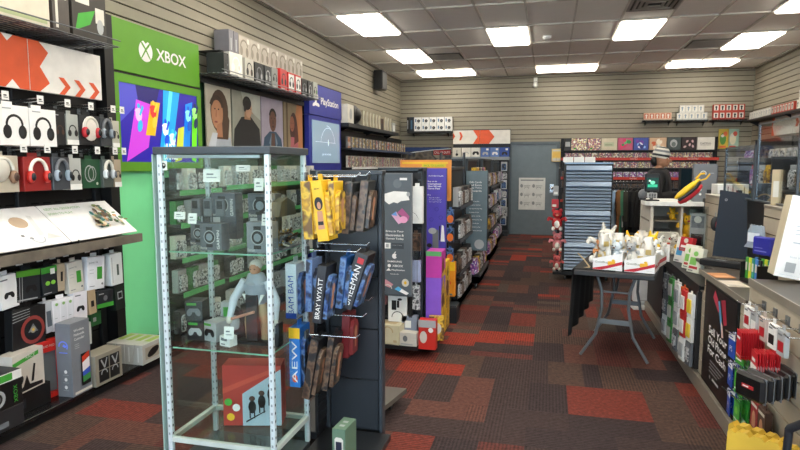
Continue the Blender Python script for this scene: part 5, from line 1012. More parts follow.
# yellow/green cartons and pink packs to the right of the game wall
for x,c,lb in ((3.42,('#c8b040','#4f8a3c','#d86a3a'),'yellow and green picture carton hung right of the game wall'),(3.6,('#9ab8a8','#d8d0b0','#c05040'),'pale picture carton beside the yellow and green one')):
    m=MB(); m.box(-.095,.095,-.04,.0,0,.4,mat(c[0],.5)); f=Face(m,(-.095,-.04,0),(1,0,0),(0,0,1)); f.ell(.08,.2,.06,.12,mat(c[1],.5)); f.ell(.12,.3,.04,.05,mat(c[2],.5)); f.rect(.02,.02,.12,.04,mat(c[2],.5)); f.ell(.07,.26,.03,.03,OFF)
    one('picture_carton',m,lb,'box',(x,YB-.016,1.88))
# ================================================================ RIGHT WALL
r=root('right_wall_fixture','dark wall fixture along the right wall behind the clear panels','wall fixture',(XR-.014,0,0))
m=MB(); m.box(-.06,0,7.5,12.9,0,2.03,DK); m.build('back_panel',r)
for y in (7.5,9.3,11.1,12.87): m=MB(); m.box(-.09,-.06,y-.02,y+.02,0,2.03,BLK); m.build('upright',r)
for z in (.5,.9,1.25,1.6): m=MB(); m.box(-.38,-.06,7.5,12.9,z,z+.02,BLK); b=m.build('shelf',r); m=MB(); m.box(-.387,-.38,7.5,12.9,z-.02,z+.04,RD if z in(1.25,) else mat('#8a9098',.4)); m.build('price_strip',b)
m=MB(); m.box(-.45,-.06,7.5,12.9,0,.12,BLK); m.build('base_deck',r)
WP=[('pink',Pool(mk_p(PNKP,PNKP))),('silver',PK[1][1]),('white',PK[2][1]),('brown',BN[4][1])]
for zi,z in enumerate((.92,1.27,1.621)):
    for k in range(20):
        n,P=WP[(k//3+zi)%4]; P.put((XR-.28,7.7+.26*k,z),-PI/2+.1,n+' pack on the '+('middle','red edged','top')[zi]+' shelf along the right wall',n+' packs on the '+('middle','red edged','top')[zi]+' shelf of the right wall')
r=root('header_sign','white and orange chevron header sign on the right wall','sign',(XR-.06,0,2.07))
for a,b_ in ((9.0,10.15),(10.16,11.1),(11.11,12.05)):
    m=MB(); m.box(-.035,0,a,b_,0,.33,mat('#d8d2c8',.45) if a==10.16 or a>11 else ORG,b=.002); f=Face(m,(-.035,b_,0),(0,-1,0),(0,0,1))
    if a==10.16: f.poly([(.94,0),(.7,0),(.55,.165),(.7,.33),(.94,.33)],ORG); f.poly([(.1,.1),(.2,.1),(.25,.17),(.2,.24),(.1,.24),(.14,.17)],ORG)
    if a>11: f.poly([(0,0),(.14,0),(.02,.165),(.14,.33),(0,.33)],ORG)
    if a<10: f.text('GAMES',.3,.1,.5,OFF,h=.12)
    m.build('sign_panel',r)
r=root('upper_wall_shelf','dark slatwall shelf high on the right wall holding small boxed figures','shelf',(XR-.014,11.2,2.42))
m=MB(); m.box(-.24,0,-1.9,1.95,-.035,0,BLK); m.build('board',r)
for y in (-1.8,0,1.8): m=MB(); m.prism([(0,0),(0,-.1),(-.18,0)],(0,y,-.035),(1,0,0),(0,0,1),.006,BLK); m.build('bracket',r)
for k in range(9): FB.put((XR-.13,13.0-.13*k,2.421),-PI/2,'small white boxed figure at the far end of the high shelf on the right wall','white boxed figures on the right wall shelf')
for k in range(8): FC.put((XR-.13,11.8-.125*k,2.421),-PI/2,'small red boxed figure midway on the high shelf of the right wall','red boxed figures on the right wall shelf')
WB=Pool(mkfig(mat('#d2cfc4',.5),OFF,DK2))
for j in range(2):
    for k in range(5-j): WB.put((XR-.13,10.7-.14*k-.07*j,2.421+.151*j),-PI/2,'white boxed figure in the stack at the near end of the right wall shelf','stacked white boxed figures near end')
# ================================================================ TRAY CABINET
r=root('tray_cabinet','tall blue grey cabinet of thin stacked trays on casters','cabinet',(.5,8.2,0)); r.scale=(.83,1,1)
TRM=mat('#8fa3ba',.28,.25,.02)
m=MB(); m.box(-.37,-.345,.02,.62,.1,1.58,BLK); m.box(.345,.37,.02,.62,.1,1.58,BLK); m.box(-.345,.345,.6,.62,.1,1.58,BLK); m.build('side_panels',r)
m=MB(); m.box(-.38,.38,-.02,.64,.07,.12,DK,b=.004); m.build('base',r)
m=MB(); m.box(-.37,.37,0,.62,1.56,1.585,mat('#7f95ab',.3,.2),b=.003); m.build('top',r)
for x in (-.32,.32):
    for y in (.04,.58): m=MB(); m.cyl((x-.015,y,.036),(x+.015,y,.036),.035,DK,12); m.box(x-.02,x+.02,y-.02,y+.02,.06,.072,STL); m.build('caster',r)
z=.14
rr=random.Random(2); k=0
while z<1.5:
    h=.034; 
    if k in (7,16,24,28): h=.075
    m=MB(); m.prism([(0,0),(.02,0),(.03,h*.3),(.012,h),(0,h)],(-.345,0,z),(0,-1,0),(0,0,1),-.69,TRM) if False else m.add([(-.345,0,z),(.345,0,z),(.345,-.03,z+h*.25),(-.345,-.03,z+h*.25),(-.345,-.012,z+h),(.345,-.012,z+h),(.345,.55,z+h),(-.345,.55,z+h),(-.345,.55,z),(.345,.55,z)],[(0,3,2,1)[::-1],(3,4,5,2)[::-1],(4,7,6,5)[::-1],(7,8,9,6)[::-1],(8,0,1,9)[::-1],(0,8,7,4,3),(1,2,5,6,9)],TRM)
    m.build('tray',r); z+=h+.009; k+=1
for k in range(3):
    m=MB(); m.prism([(0,0),(.03,0),(.012,.07),(.008,.07)],(-.0,0,0),(0,-1,0),(0,0,1),.13,WHT); one('blank_card',m,'white blank tent card, '+('leftmost','middle','rightmost')[k]+' of three on top of the tray cabinet','card',(.3+.14*k,8.28,1.586))
# plush things beside cabinet
def plush(name,lb,loc,rz,s,c1,c2,c3,ears='r',cat='plush toy'):
    r=root(name,lb,cat,loc,rz); r.scale=(s,s,s)
    m=MB(); m.ell((0,0,.09),(.07,.055,.09),c1,12,8); m.ell((0,-.045,.08),(.04,.02,.055),c2,10,6); m.build('body',r)
    m=MB(); m.ell((0,-.01,.22),(.065,.055,.06),c1,12,8); m.ell((0,-.06,.21),(.02,.01,.013),c3,8,6)
    for q in (-1,1): m.ell((q*.025,-.06,.235),(.008,.005,.009),BLK,6,4)
    h=m.build('head',r)
    for q in (-1,1):
        m=MB()
        if ears=='r': m.ell((q*.05,0,.275),(.025,.012,.03),c1,8,6)
        else: m.cyl((q*.03,0,.26),(q*.05,0,.32),.02,c1,8,.008)
        m.build('ear',h)
        m=MB(); m.tube([(q*.06,-.01,.15),(q*.11,-.03,.17),(q*.125,-.04,.13)],[.022,.02,.018],c1,8); m.build('arm',r)
        m=MB(); m.tube([(q*.035,-.02,.03),(q*.05,-.08,.02)],[.028,.026],c1,8); m.ell((q*.05,-.085,.025),(.025,.02,.03),c2,8,6); m.build('leg',r)
    return r
r=root('plush_hanger','narrow black hanging strip of plush toys on the left side of the tray cabinet','rack',(.13,8.26,0))
m=MB(); m.box(-.015,.015,0,.02,.1,1.5,BLK); m.build('strip',r); m=MB(); m.box(-.06,.06,-.06,.1,.07,.1,BLK); m.build('foot',r)
plush('plush_toy','red and white winter plush toy beside the tray cabinet',(.11,8.2,.68),0,.95,RED,WHT,SKN)
plush('plush_toy','pink and red plush toy hanging under the winter one',(.12,8.19,.4),0,.85,mat('#c87a80',.8),OFF,RED)
plush('plush_toy','pale pink plush toy standing low left of the tray cabinet',(.12,8.18,.14),0,.7,mat('#c05a5a',.8),OFF,RED)
m=carton(.09,.04,.12,RED); F0(m,.09,.04,.12).rect(.01,.02,.05,.03,OFF); one('red_box',m,'small red box stuck high beside the tray cabinet','box',(.08,8.245,.97))
m=carton(.07,.04,.13,LGR); F0(m,.07,.04,.13).rect(.01,.02,.05,.03,WHT); one('grey_box',m,'small grey box hanging above the red one beside the tray cabinet','box',(.085,8.245,1.14))
# ================================================================ CLOTHES RACK
r=root('clothes_rack','round pipe clothes rack holding dark and coloured shirts','clothes rack',(1.13,8.95,0))
m=MB(); m.cyl((-.32,0,1.3),(.32,0,1.3),.014,BLK,10); m.build('rail',r)
for x in (-.32,.32): m=MB(); m.cyl((x,0,.04),(x,0,1.3),.014,BLK,10); m.build('upright',r); m=MB(); m.cyl((x,-.25,.03),(x,.25,.03),.016,BLK,8); m.build('foot',r)
def shirt(lb,x,c,c2,tilt,stripe=None,sl=.22):
    r=root('hanging_shirt',lb,'shirt',(x,8.95,1.285)); r.rotation_euler=(0,0,tilt)
    vs=[];fs=[];n=8
    m=MB(); W=.22
    prof=[(-.03,.1),(-.06,.19),(-.2,.2),(-.4,.19),(-.62,.2)]
    rings=[]
    vs=[]
    for z,w in prof:
        for i in range(12): t=2*PI*i/12; vs.append((w*math.cos(t),.032*math.sin(t)*(1+.4*math.sin(3*t+z*9)),z-.06))
    fs=[(j*12+i,j*12+(i+1)%12,(j+1)*12+(i+1)%12,(j+1)*12+i) for j in range(len(prof)-1) for i in range(12)]
    m.add(vs,[q[::-1] for q in fs],c,None,True); m.build('body',r)
    for s in (-1,1):
        m=MB(); m.tube([(s*.17,0,-.12),(s*.23,-.01,-.25),(s*.235,-.02,-.12-sl*1.6)],[.045,.045,.035],c2,8); p=m.build('sleeve',r)
        if stripe: m=MB(); m.tube([(s*.21,0,-.1),(s*.276,-.01,-.25),(s*.272,-.02,-.12-sl*1.6)],[.008,.008,.008],stripe,6); m.build('stripe',p)
    m=MB(); m.tube([(0,0,.0),(.012,0,.03),(0,0,.045),(-.012,0,.03)],.003,CHR,6); m.tube([(-.17,0,-.11),(0,0,-.02),(.17,0,-.11)],.005,BLK,6); m.cyl((0,0,-.03),(0,0,.0),.003,CHR,6); m.build('hanger',r)
    return r
sh=[('blue shirt at the left end of the clothes rack',-.33,mat('#3a6ab0',.8),mat('#3a6ab0',.8),.9,None,.15),('white blue shirt second on the clothes rack',-.27,mat('#a9c0d4',.8),mat('#8aa8c8',.8),1.2,None,.15),('orange tan shirt third on the clothes rack',-.2,mat('#a8663a',.8),mat('#8a5a30',.8),1.35,None,.2),('green shirt fourth on the clothes rack',-.14,mat('#3f7a5c',.8),mat('#3f7a5c',.8),1.3,None,.2),
('dark olive shirt fifth on the clothes rack',-.08,mat('#35352a',.8),mat('#35352a',.8),1.3,None,.25),('black jacket with a broad white sleeve stripe on the clothes rack',0,mat('#101114',.8),mat('#101114',.8),1.0,WHT,.3),('black jacket with thin white sleeve stripe right of the broad striped one',.1,mat('#141518',.8),mat('#141518',.8),.8,LGR,.3),('plain black shirt second from the right on the clothes rack',.2,mat('#0d0e10',.8),mat('#0d0e10',.8),.8,None,.3),('black shirt at the right end of the clothes rack',.32,mat('#121214',.8),mat('#18181a',.8),.6,None,.3)]
for lb,x,c,c2,t,st,sl in sh: shirt(lb,1.13+x*.75,c,c2,t,st,sl)
# ================================================================ FOLDING TABLE
TZ=.74; ta=-.22
r=root('folding_table','black topped folding table with grey bowed steel legs','table',(.2,4.72,0),ta)
TG=mat('#72787c',.4,.5,0); m=MB(); m.box(0,.58,0,1.15,TZ-.04,TZ,mat('#2b2c2e',.5,var=.03),b=.006); m.build('tabletop',r)
for yy in (.2,.95):
    for s in (-1,1):
        x=.29; pts=[(x+s*.15,yy,TZ-.04),(x+s*.105,yy,.56),(x+s*.1,yy,.42),(x+s*.14,yy,.2),(x+s*.255,yy,.0125)]
        m=MB(); m.tube(pts,.0125,TG,8); m.build('leg',r)
    m=MB(); m.box(.29-.115,.29+.115,yy-.008,yy+.008,.29,.33,TG,b=.003); m.build('crossbar',r)
    m=MB(); m.tube([(.29,yy,.55),(.29,yy+(.35 if yy<1 else -.35),TZ-.05)],.009,TG,8); m.cyl((.2,yy,.55),(.41,yy,.55),.009,TG,8); m.build('brace',r)
# drape: cloth runs along the left long side
vs=[];NU,NV=24,10
for j in range(NV+1):
    for i in range(NU+1):
        u=i/NU; v=j/NV; y=.02+u*1.12; drop=(.54-.05*u)*v; vs.append((-.012-.02*v+.016*math.sin(u*26)*v,y+.015*math.sin(v*5+u*9)*v,TZ+.003-drop if v>0 else TZ+.003))
b0=len(vs)
for i in range(NU+1): vs.append((.3,.02+i/NU*1.12,TZ+.003))
m=MB(); CL=mat('#131416',.9,bump=.3,bs=200)
fs=[(j*(NU+1)+i,j*(NU+1)+i+1,(j+1)*(NU+1)+i+1,(j+1)*(NU+1)+i) for j in range(NV) for i in range(NU)]+[(b0+i,b0+i+1,i+1,i) for i in range(NU)]
m.add(vs,fs,CL,None,True); o=one('table_cloth',m,'black cloth hanging off the left side of the folding table','tablecloth',(.2,4.72,0),ta); so=o.modifiers.new('thick','SOLIDIFY'); so.thickness=.003; so.offset=1
# candy display boxes
Tm=Matrix.Translation((.2,4.72,0))@Matrix.Rotation(ta,4,'Z')
def tp(x,y,z=TZ): v=Tm@Vector((x,y,z)); return (v.x,v.y,v.z)
def candybox(lb,x,y,rz,w=.215,d=.26):
    r=root('open_display_box',lb,'display box',tp(x,y,TZ+.0045),ta+rz); t=.004
    m=MB(); m.box(-w/2,w/2,-d/2,d/2,0,t,Wb); 
    m.prism([(0,0),(w,0),(w,.14),(0,.085)],(-w/2,-d/2,0),(1,0,0),(0,0,1),t,Wb)
    m.box(-w/2,w/2,d/2-t,d/2,0,.17,Wb); m.prism([(0,0),(d,0),(d,.17),(0,.085)],(-w/2,-d/2,0),(0,1,0),(0,0,1),t,Wb); m.prism([(0,0),(d,0),(d,.17),(0,.14)],(w/2-t,-d/2,0),(0,1,0),(0,0,1),t,Wb)
    f=Face(m,(-w/2,-d/2-t,0),(1,0,0),(0,0,1)); f=Face(m,(-w/2,-d/2-.0045,0),(1,0,0),(0,0,1))
    f.poly([(0,.003),(.07,.003),(w,.05),(w,.075),(.1,.035),(0,.012)],mat('#c01828',.4)); f.text('GoldBug',.015,.05,.1,mat('#8a8a7a',.5),h=.02,bold=.01); f.poly([(.11,.04),(.165,.055),(.165,.075),(.11,.07)],mat('#e8b420',.4)); f.ell(.15,.08,.012,.008,YEL); f.text('24 pcs',.16,.012,.04,LGR,h=.008)
    f=Face(m,(w/2+.0004,-d/2,0),(0,1,0),(0,0,1)); f.rect(0,.03,d,.03,mat('#c01828',.4)); m.build('box_tray',r); return r
candybox('white candy display box with red stripe at the left front of the table',.24,.2,-.02)
candybox('white candy display box with red stripe at the front centre of the table',.475,.2,-.06)
candybox('white candy display box with red stripe at the right, set farther back',.5,.52,-.15)
wc=[OFF,WHT,mat('#d8d4c4',.4),mat('#e6e2d8',.35)]
rr=random.Random(11)
pl=[(.15,.28,'white plush figure with raised arms at the left rear of the candy boxes',OFF,WHT,'t',1.0,.02),(.27,.32,'white plush toy in the left candy box',WHT,OFF,'r',.75,.03),(.2,.2,'tan and orange plush at the front of the left candy box',mat('#c8834a',.6),OFF,'r',.55,.05),(.29,.19,'pale blue white plush in the left candy box',mat('#c8d4dc',.5),WHT,'r',.6,.04),
(.35,.45,'bright yellow plush behind the left candy box',mat('#e8b81c',.7),YEL,'t',.85,0),(.5,.5,'yellow plush with pointed ears in the right rear box',mat('#e8c01c',.7),YEL,'t',.75,.03),(.43,.27,'white plush with a red patch in the centre candy box',OFF,RED,'r',.75,.04),(.53,.22,'white rounded plush in the centre candy box',WHT,OFF,'r',.65,.04),(.4,.17,'grey white plush at the front of the centre box',LGR,OFF,'r',.55,.05),(.52,.58,'white plush toward the back of the right box',WHT,OFF,'t',.7,.02)]
for k,(x,y,lb,c1,c2,e,s,z) in enumerate(pl):
    o=plush('plush_toy',lb,tp(x,y,TZ+.01+z),ta+rr.uniform(-.6,.6),s,c1,c2,mat('#7a5a4a',.5),e); o.rotation_euler=(rr.uniform(-.2,.15),rr.uniform(-.25,.25),ta+rr.uniform(-.7,.7))
def bagm():
    r=root('candy_bag','','bag'); vs=[];rr2=random.Random(4)
    m=MB(); n=12
    for j,(z,w,d) in enumerate(((0,.03,.02),(.03,.045,.028),(.07,.045,.026),(.105,.03,.012),(.125,.04,.003))):
        for i in range(n): t=2*PI*i/n; q=1+rr2.uniform(-.12,.12); vs.append((w*math.cos(t)*q,d*math.sin(t)*q,z))
    m.add(vs,[(j*n+i,j*n+(i+1)%n,(j+1)*n+(i+1)%n,(j+1)*n+i) for j in range(4) for i in range(n)]+[list(range(n))[::-1]],mat('#dcd8d0',.2,.2),None,True); m.build('wrapper',r)
    m=MB(); m.box(-.02,.02,-.031,-.029,.03,.07,mat('#b8a060',.5)); m.build('label',r); return r
BG=Pool(bagm)
for k in range(45):
    b=[(.24,.2),(.475,.2),(.5,.52)][k%3]; x=b[0]+rr.uniform(-.07,.07); y=b[1]+rr.uniform(-.06,.09); o=BG.put(tp(x,y,TZ+.03+rr.uniform(0,.13)),rr.uniform(-1,1),'shiny pale candy bag in the '+('left front','front centre','right rear')[k%3]+' display box on the table',('left front','front centre','right rear')[k%3]+' box of candy bags'); 
m=MB(); m.box(-.1,.1,-.01,.01,0,.16,Wb); f=Face(m,(-.1,-.01,0),(1,0,0),(0,0,1)); f.ell(.1,.05,.04,.03,RED); f.ell(.06,.11,.02,.02,DK); f.ell(.14,.12,.015,.02,BRN); f.rect(.0,.145,.2,.015,mat('#c8503a',.5))
one('picture_card',m,'white card with a red picture standing behind the candy boxes','card',tp(.545,.72,TZ+.0045),ta,rx=-.12)
m=MB(); m.tube([(0,0,0),(.03,.02,.06),(.06,.02,.13)],.006,TAN,6); m.tube([(.0,0,0),(-.03,.0,.045)],.006,TAN,6); one('twig_toy',m,'thin tan twig shaped toy lying left of the candy boxes','toy',tp(.1,.12,TZ+.0105),ta,ry=-1.2)
# white container under table
m=MB(); m.box(-.13,.13,-.1,.1,0,.05,WHT,b=.01); m.box(-.11,.11,-.08,.08,.05,.42,mat('#d6dade',.4),b=.03); f=Face(m,(-.11,-.08,.05),(1,0,0),(0,0,1)); f.rect(.03,.05,.1,.008,LGR)
one('white_bin',m,'white plastic bin on the floor behind the folding table legs','bin',(1.02,6.75,0),.1)
# ================================================================ SALES COUNTER
CT=mat('#4c4640',.4,var=.06); KR=mat('#8f887c',.4,.2,.02)
r=root('sales_counter','long beige slatwall sales counter along the right side of the aisle','counter'); cn=r
m=MB(); slat(m,(1.062,2.1,.1),(0,1,0),(-1,0,0),1.35,0,.82,CSL,.105,.008); slat(m,(1.062,3.45,.1),(0,1,0),(-1,0,0),.92,0,.7,CSL,.105,.008); slat(m,(1.062,4.37,.1),(0,1,0),(-1,0,0),2.35,0,.58,CSL,.105,.008)
m.build('front_panel',r)
m=MB(); m.box(1.112,1.6,2.1,6.72,.1,.68,DK); m.box(1.112,1.33,2.1,4.37,.68,.79,DK); m.build('carcass',r)
m=MB(); m.box(1.02,1.1,2.1,6.75,0,.1,KR,b=.004); m.build('kick_rail',r)
m=MB(); m.box(1.045,1.36,2.1,3.45,.92,.95,CT,b=.004); m.box(1.038,1.046,2.1,3.45,.915,.955,KR); m.box(1.046,1.36,3.43,3.449,.83,.92,CSL); m.build('near_ledge',r)
m=MB(); m.box(1.03,1.36,3.45,4.45,.805,.83,CT,b=.004); m.box(1.12,1.33,4.45,4.98,.805,.83,CT,b=.004); m.box(1.024,1.031,3.45,4.45,.8,.835,KR); m.build('middle_ledge',r)
m=MB(); m.box(1.03,1.36,4.45,6.72,.68,.705,BLK,b=.003); m.box(1.02,1.03,4.4,6.72,.67,.72,DK); m.build('far_ledge',r)
for a,b_ in ((2.1,4.22),(5.0,5.7)): m=MB(); slat(m,(1.35,a,.7),(0,1,0),(-1,0,0),b_-a,0,.58,CSL,.105,.008); m.box(1.33,1.42,a,b_,1.28,1.3,KR,b=.003); m.box(1.4,1.42,a,b_,.68,1.28,CSL); m.build('raised_back',r)
m=MB(); m.box(1.38,1.42,4.22,5.0,.68,1.3,BLK); m.box(1.34,1.38,4.22,4.25,.68,1.3,DK); m.build('dark_back',r)
def panelbrd(lb,y0,y1,z0,z1,draw=None):
    m=MB(); m.box(-.014,0,0,y1-y0,0,z1-z0,BLK,b=.003); 
    if draw: draw(Face(m,(-.014,y1-y0,0),(0,-1,0),(0,0,1)),y1-y0,z1-z0)
    return one('advert_board',m,lb,'sign',(1.047,y0,z0))
def sell(f,w,h):
    B=mat('#191617',.4,var=.02); f.rect(.015,.015,w-.03,h-.03,B)
    f.poly([(.2,.6),(.33,.53),(.37,.57),(.24,.655)],mat('#c03a52',.4)); f.poly([(.38,.62),(.46,.48),(.52,.5),(.47,.64)],mat('#b03048',.4)); f.poly([(.32,.6),(.36,.61),(.47,.41),(.43,.4)],mat('#5aa8d8',.4)); f.poly([(.4,.5),(.43,.4),(.47,.41),(.44,.48)],mat('#e8c8b8',.4))
    for k,t in enumerate(('Sell Your','Old Phone','For Cash')): f.text(t,w*.5,.36-.065*k,.4,Wb,h=.05,align='c',bold=.015)
    for k in range(4): f.text(('Trade in any phone today and get','cash or credit in store for your','next game console or headset and','ask a member of staff'),w*.3,0,.1,LGR) if False else f.rect(w*.3,.19-.022*k,w*.45-.04*k,.005,LGR)
    f.rect(w*.42,.085,w*.2,.014,mat('#d0d0d0',.4)); f.ell(w*.35,.09,.012,.012,LGR)
panelbrd('black poster panel selling old phones for cash on the counter front',3.58,4.28,.11,.79,sell)
panelbrd('plain black panel at the far end of the counter front',5.75,6.6,.12,.66)
r=root('framed_pack_rack','black framed rack of hanging packs on the counter front','display rack',(1.048,4.42,.12))
m=MB(); m.box(-.006,0,0,1.3,0,.55,BLK)
for q in ((0,1.3,0,.02),(0,1.3,.53,.55),(0,.02,.02,.53),(1.28,1.3,.02,.53),(.64,.66,.02,.53)): m.box(-.03,-.006,*q,DK)
m.build('frame',r)
rr=random.Random(21)
cl=[('grey',GRY,SILV),('green',mat('#4a9a4c',.5),OFF),('white',WHT,LGR),('orange',mat('#d8642c',.5),OFF),('red',mat('#c83030',.5),WHT),('white',WHT,mat('#e8c840',.5))]
def mk2(c,a):
    def f():
        r=root('hanging_pack','','package'); m=MB(); m.box(-.045,.045,-.012,.012,-.17,0,c,b=.002); m.box(-.012,.012,-.002,.002,0,.02,c); m.build('card',r)
        m=MB(); m.box(-.033,.033,-.022,-.012,-.14,-.04,a,b=.004); m.build('blister',r); return r
    return f
PP=[(n,Pool(mk2(c,a))) for n,c,a in cl]
for j in range(3):
    for k in range(8):
        n,P=PP[min(5,(7-k)//1*5//7)] if j<2 else PP[(k*2)%3]
        y=4.5+.115*k; P.put((1.0-.02*(k%2),y,.64-.175*j),-PI/2+.15,n+' pack in the '+('upper','middle','lower')[j]+' row of the framed rack on the counter',n+' packs in the '+('upper','middle','lower')[j]+' row of the framed rack')
# candy packs on far ledge
cp=[(5.52,WHT,mat('#4a9ad0',.5),'white and blue pack leaning at the far left of the counter ledge'),(5.32,RED,RED,'red heart topped pack leaning on the counter ledge'),(5.18,mat('#dfe0d0',.5),mat('#7ab85a',.5),'white and green pack leaning on the ledge, left of its twin'),(5.0,mat('#dfe0d0',.5),mat('#7ab85a',.5),'white and green pack leaning on the ledge nearest the slatted end')]
for k,(y,c,c2,lb) in enumerate(cp):
    m=MB(); w,h=.14,(.22,.12,.2,.2)[k]; m.box(-w/2,w/2,-.02,.02,0,h,c,b=.003); f=Face(m,(-w/2,-.02,0),(1,0,0),(0,0,1)); f.rect(.02,.03,w-.05,.02,RED if k>1 else WHT); f.rect(.02,.06,w-.07,h*.3,c2); f.ell(w*.5,h*.75,.025,.02,c2 if k!=1 else OFF); f.rect(.02,.012,.05,.008,GRY)
    one('leaning_pack',m,lb,'package',(1.12,y,.706 if k!=1 else .83),-PI/2+.5,rx=-.2)
m=carton(.12,.08,.12,DK); one('black_block',m,'small black block under the red heart topped pack','box',(1.16,5.32,.706),-PI/2)
for y,c,lb in ((5.72,mat('#e8b81c',.6),'yellow plush on the counter ledge behind the leaning packs'),(5.9,mat('#b8b0a4',.6),'grey plush on the counter ledge behind the leaning packs'),(6.1,mat('#d8d4cc',.6),'pale plush on the counter ledge beside the beige carton')): plush('plush_toy',lb,(1.18,y,.72),-1.0,.6,c,OFF,BRN,'r')
r=root('clear_brochure_holder','clear acrylic holder with grey leaflets standing on the counter ledge','holder',(1.2,5.35,.706),-.5)
m=MB(); m.box(-.07,.07,-.003,.0,.12,.48,ACR); m.box(-.07,.07,.05,.053,.0,.5,ACR); m.box(-.07,.07,-.03,.053,0,.004,ACR); m.build('holder_body',r); m=MB(); m.box(-.06,.06,.02,.03,.12,.44,mat('#a8aaa6',.4)); Face(m,(-.06,.02,.12),(1,0,0),(0,0,1)).rect(.01,.05,.1,.1,DK).rect(.01,.2,.1,.1,GRY).ell(.06,.27,.03,.03,OFF); m.build('leaflet',r)
for y,lb in ((5.05,'red wrapped gadget hanging against the beige slats'),(5.2,'dark gadget hanging against the beige slats')):
    m=MB(); m.ell((0,0,0),(.035,.02,.06),RED if 'red' in lb else DK2,10,8); m.cyl((0,0,.05),(0,.0,.09),.004,LGR,6); one('hanging_gadget',m,lb,'gadget',(1.3,y,1.08))
# laptop
r=root('open_laptop','open black laptop with dark screen standing on the middle ledge','laptop',(1.255,4.64,.831),-.7); r.scale=(.72,.8,1)
m=MB(); m.box(-.2,.2,-.15,.1,0,.045,DK,b=.006); m.box(-.185,.185,-.14,.07,.045,.047,DK2)
for a in range(9):
    for b in range(4): m.box(-.165+.037*a,-.135+.037*a,-.07+.032*b,-.045+.032*b,.047,.052,mat('#5a554c',.4))
m.box(-.05,.05,-.13,-.09,.047,.049,GRY); m.build('keyboard_base',r)
m=MB(); SCN=mat('#1f2c3a',.3,var=.02); m.prism([(-.21,0),(.2,0),(.2,.3),(.16,.42),(.06,.48),(-.19,.5),(-.21,.48)],(0,.11,.03),(1,0,-.0),(0,.18,1),.012,SCN); f=Face(m,(0,.098,.03),(1,0,0),(0,.18,1)); f.ell(-.14,.44,.014,.01,LGR); f.ell(-.14,.44,.008,.005,SCN); m.build('screen_lid',r)
m=MB(); m.box(-.2,.22,-.16,.12,0,.06,BLK,b=.008); one('black_case',m,'flat black case lying right of the laptop on the middle ledge','case',(1.18,4.2,.831),-.75) if False else None
m=carton(.14,.16,.42,mat('#14161a',.4)); f=F0(m,.14,.16,.42); f.arc(.07,.3,.05,.01,.3,2.6,mat('#8a6a3c',.4)); f.rect(.02,.1,.1,.03,mat('#5c4a34',.5)); f.poly([(.02,.2),(.1,.32),(.11,.31),(.03,.19)],mat('#a08050',.5))
m.box(-.06,.06,-.07,.07,-.319,0,DK); one('black_carton',m,'tall black carton with gold line art behind the open laptop','box',(1.5,4.75,1.0),-.3)
m=carton(.05,.04,.22,mat('#b8a684',.5)); F0(m,.05,.04,.22).rect(.01,.05,.03,.1,OFF); one('tan_card_box',m,'slim tan box standing on the raised slat back','box',(1.375,4.15,1.301),-.5)
m=MB(); m.box(-.11,.11,-.03,.03,0,.16,mat('#2c2f9a',.4),b=.01); f=Face(m,(-.11,-.03,0),(1,0,0),(0,0,1)); f.rect(.03,.03,.15,.01,mat('#7a80d0',.4)); f.rect(.03,.06,.1,.006,mat('#7a80d0',.4)); m.build
one('indigo_pack',m,'indigo pack standing above the row of coloured packets','package',(1.285,4.02,1.0),-1.1).scale=(.6,.8,.7)
r=root('clear_pouch','crinkled clear pale blue pouch beside the indigo pack','pouch',(1.27,4.12,1.03),-1.0); r.scale=(.8,.8,.8); m=MB(); vs=[]; rr2=random.Random(8)
for j in range(5):
    for i in range(10): t=2*PI*i/10; q=1+rr2.uniform(-.15,.15); vs.append(((.1-.01*j)*math.cos(t)*q,.028*math.sin(t)*q,.045*j))
m.add(vs,[(j*10+i,j*10+(i+1)%10,(j+1)*10+(i+1)%10,(j+1)*10+i) for j in range(4) for i in range(10)]+[list(range(10))[::-1],list(range(40,50))],mat('#a9b8c8',.15,.2)); m.build('pouch_body',r); m=MB(); m.box(-.05,.05,-.034,-.03,.05,.12,mat('#dfe8f0',.3)); m.build('label',r)
r=root('packet_tray','black tiered tray holding coloured packets on the middle ledge','tray',(1.25,3.98,.831),-1.35); r.scale=(.62,.62,1)
m=MB(); m.box(-.15,.15,-.1,.1,0,.02,BLK); m.box(-.15,.15,.08,.1,.02,.2,BLK); m.box(-.15,-.14,-.1,.08,.02,.12,BLK); m.box(.14,.15,-.1,.08,.02,.12,BLK); m.box(-.14,.14,-.01,.0,.02,.1,DK); m.build('tray_body',r)
pc=[('green',GRN),('blue',mat('#3a7ac8',.4)),('yellow green',mat('#c8d030',.4)),('dark',DK2),('teal',mat('#2a8a7a',.4))]
PKT=[(n,Pool((lambda c:(lambda:(lambda r:(MB().box(-.014,.014,-.006,.006,0,.13,c,b=.002).build('wrapper',r),Face(MBx:=MB(),(-.014,-.0065,0),(1,0,0),(0,0,1)).rect(.005,.05,.018,.05,OFF),MBx.build('label',r),r)[-1])(root('candy_packet','','packet'))))(c))) for n,c in pc]
TT=Matrix.Translation((1.25,3.98,.831))@Matrix.Rotation(-1.35,4,'Z')@Matrix.Diagonal((.62,.62,1,1))
for j in range(2):
    for k in range(5):
        v=TT@Vector((-.11+.055*k,-.05+.09*j,.021)); n,P=PKT[(k*2+j)%5]; P.put(tuple(v),-1.35,n+' packet in the '+('front','rear')[j]+' tier of the black tray on the counter',n+' packets in the '+('front','rear')[j]+' tier of the tray')
m=MB(); m.box(-.06,.06,-.09,.09,0,.002,mat('#c98a5a',.5)); Face(m,(-.06,-.09,.002),(1,0,0),(0,1,0)).rect(.01,.02,.09,.06,mat('#dca878',.5)); one('flyer',m,'orange flyer lying flat on the middle ledge before the laptop','flyer',(1.1,4.2,.831),.1)
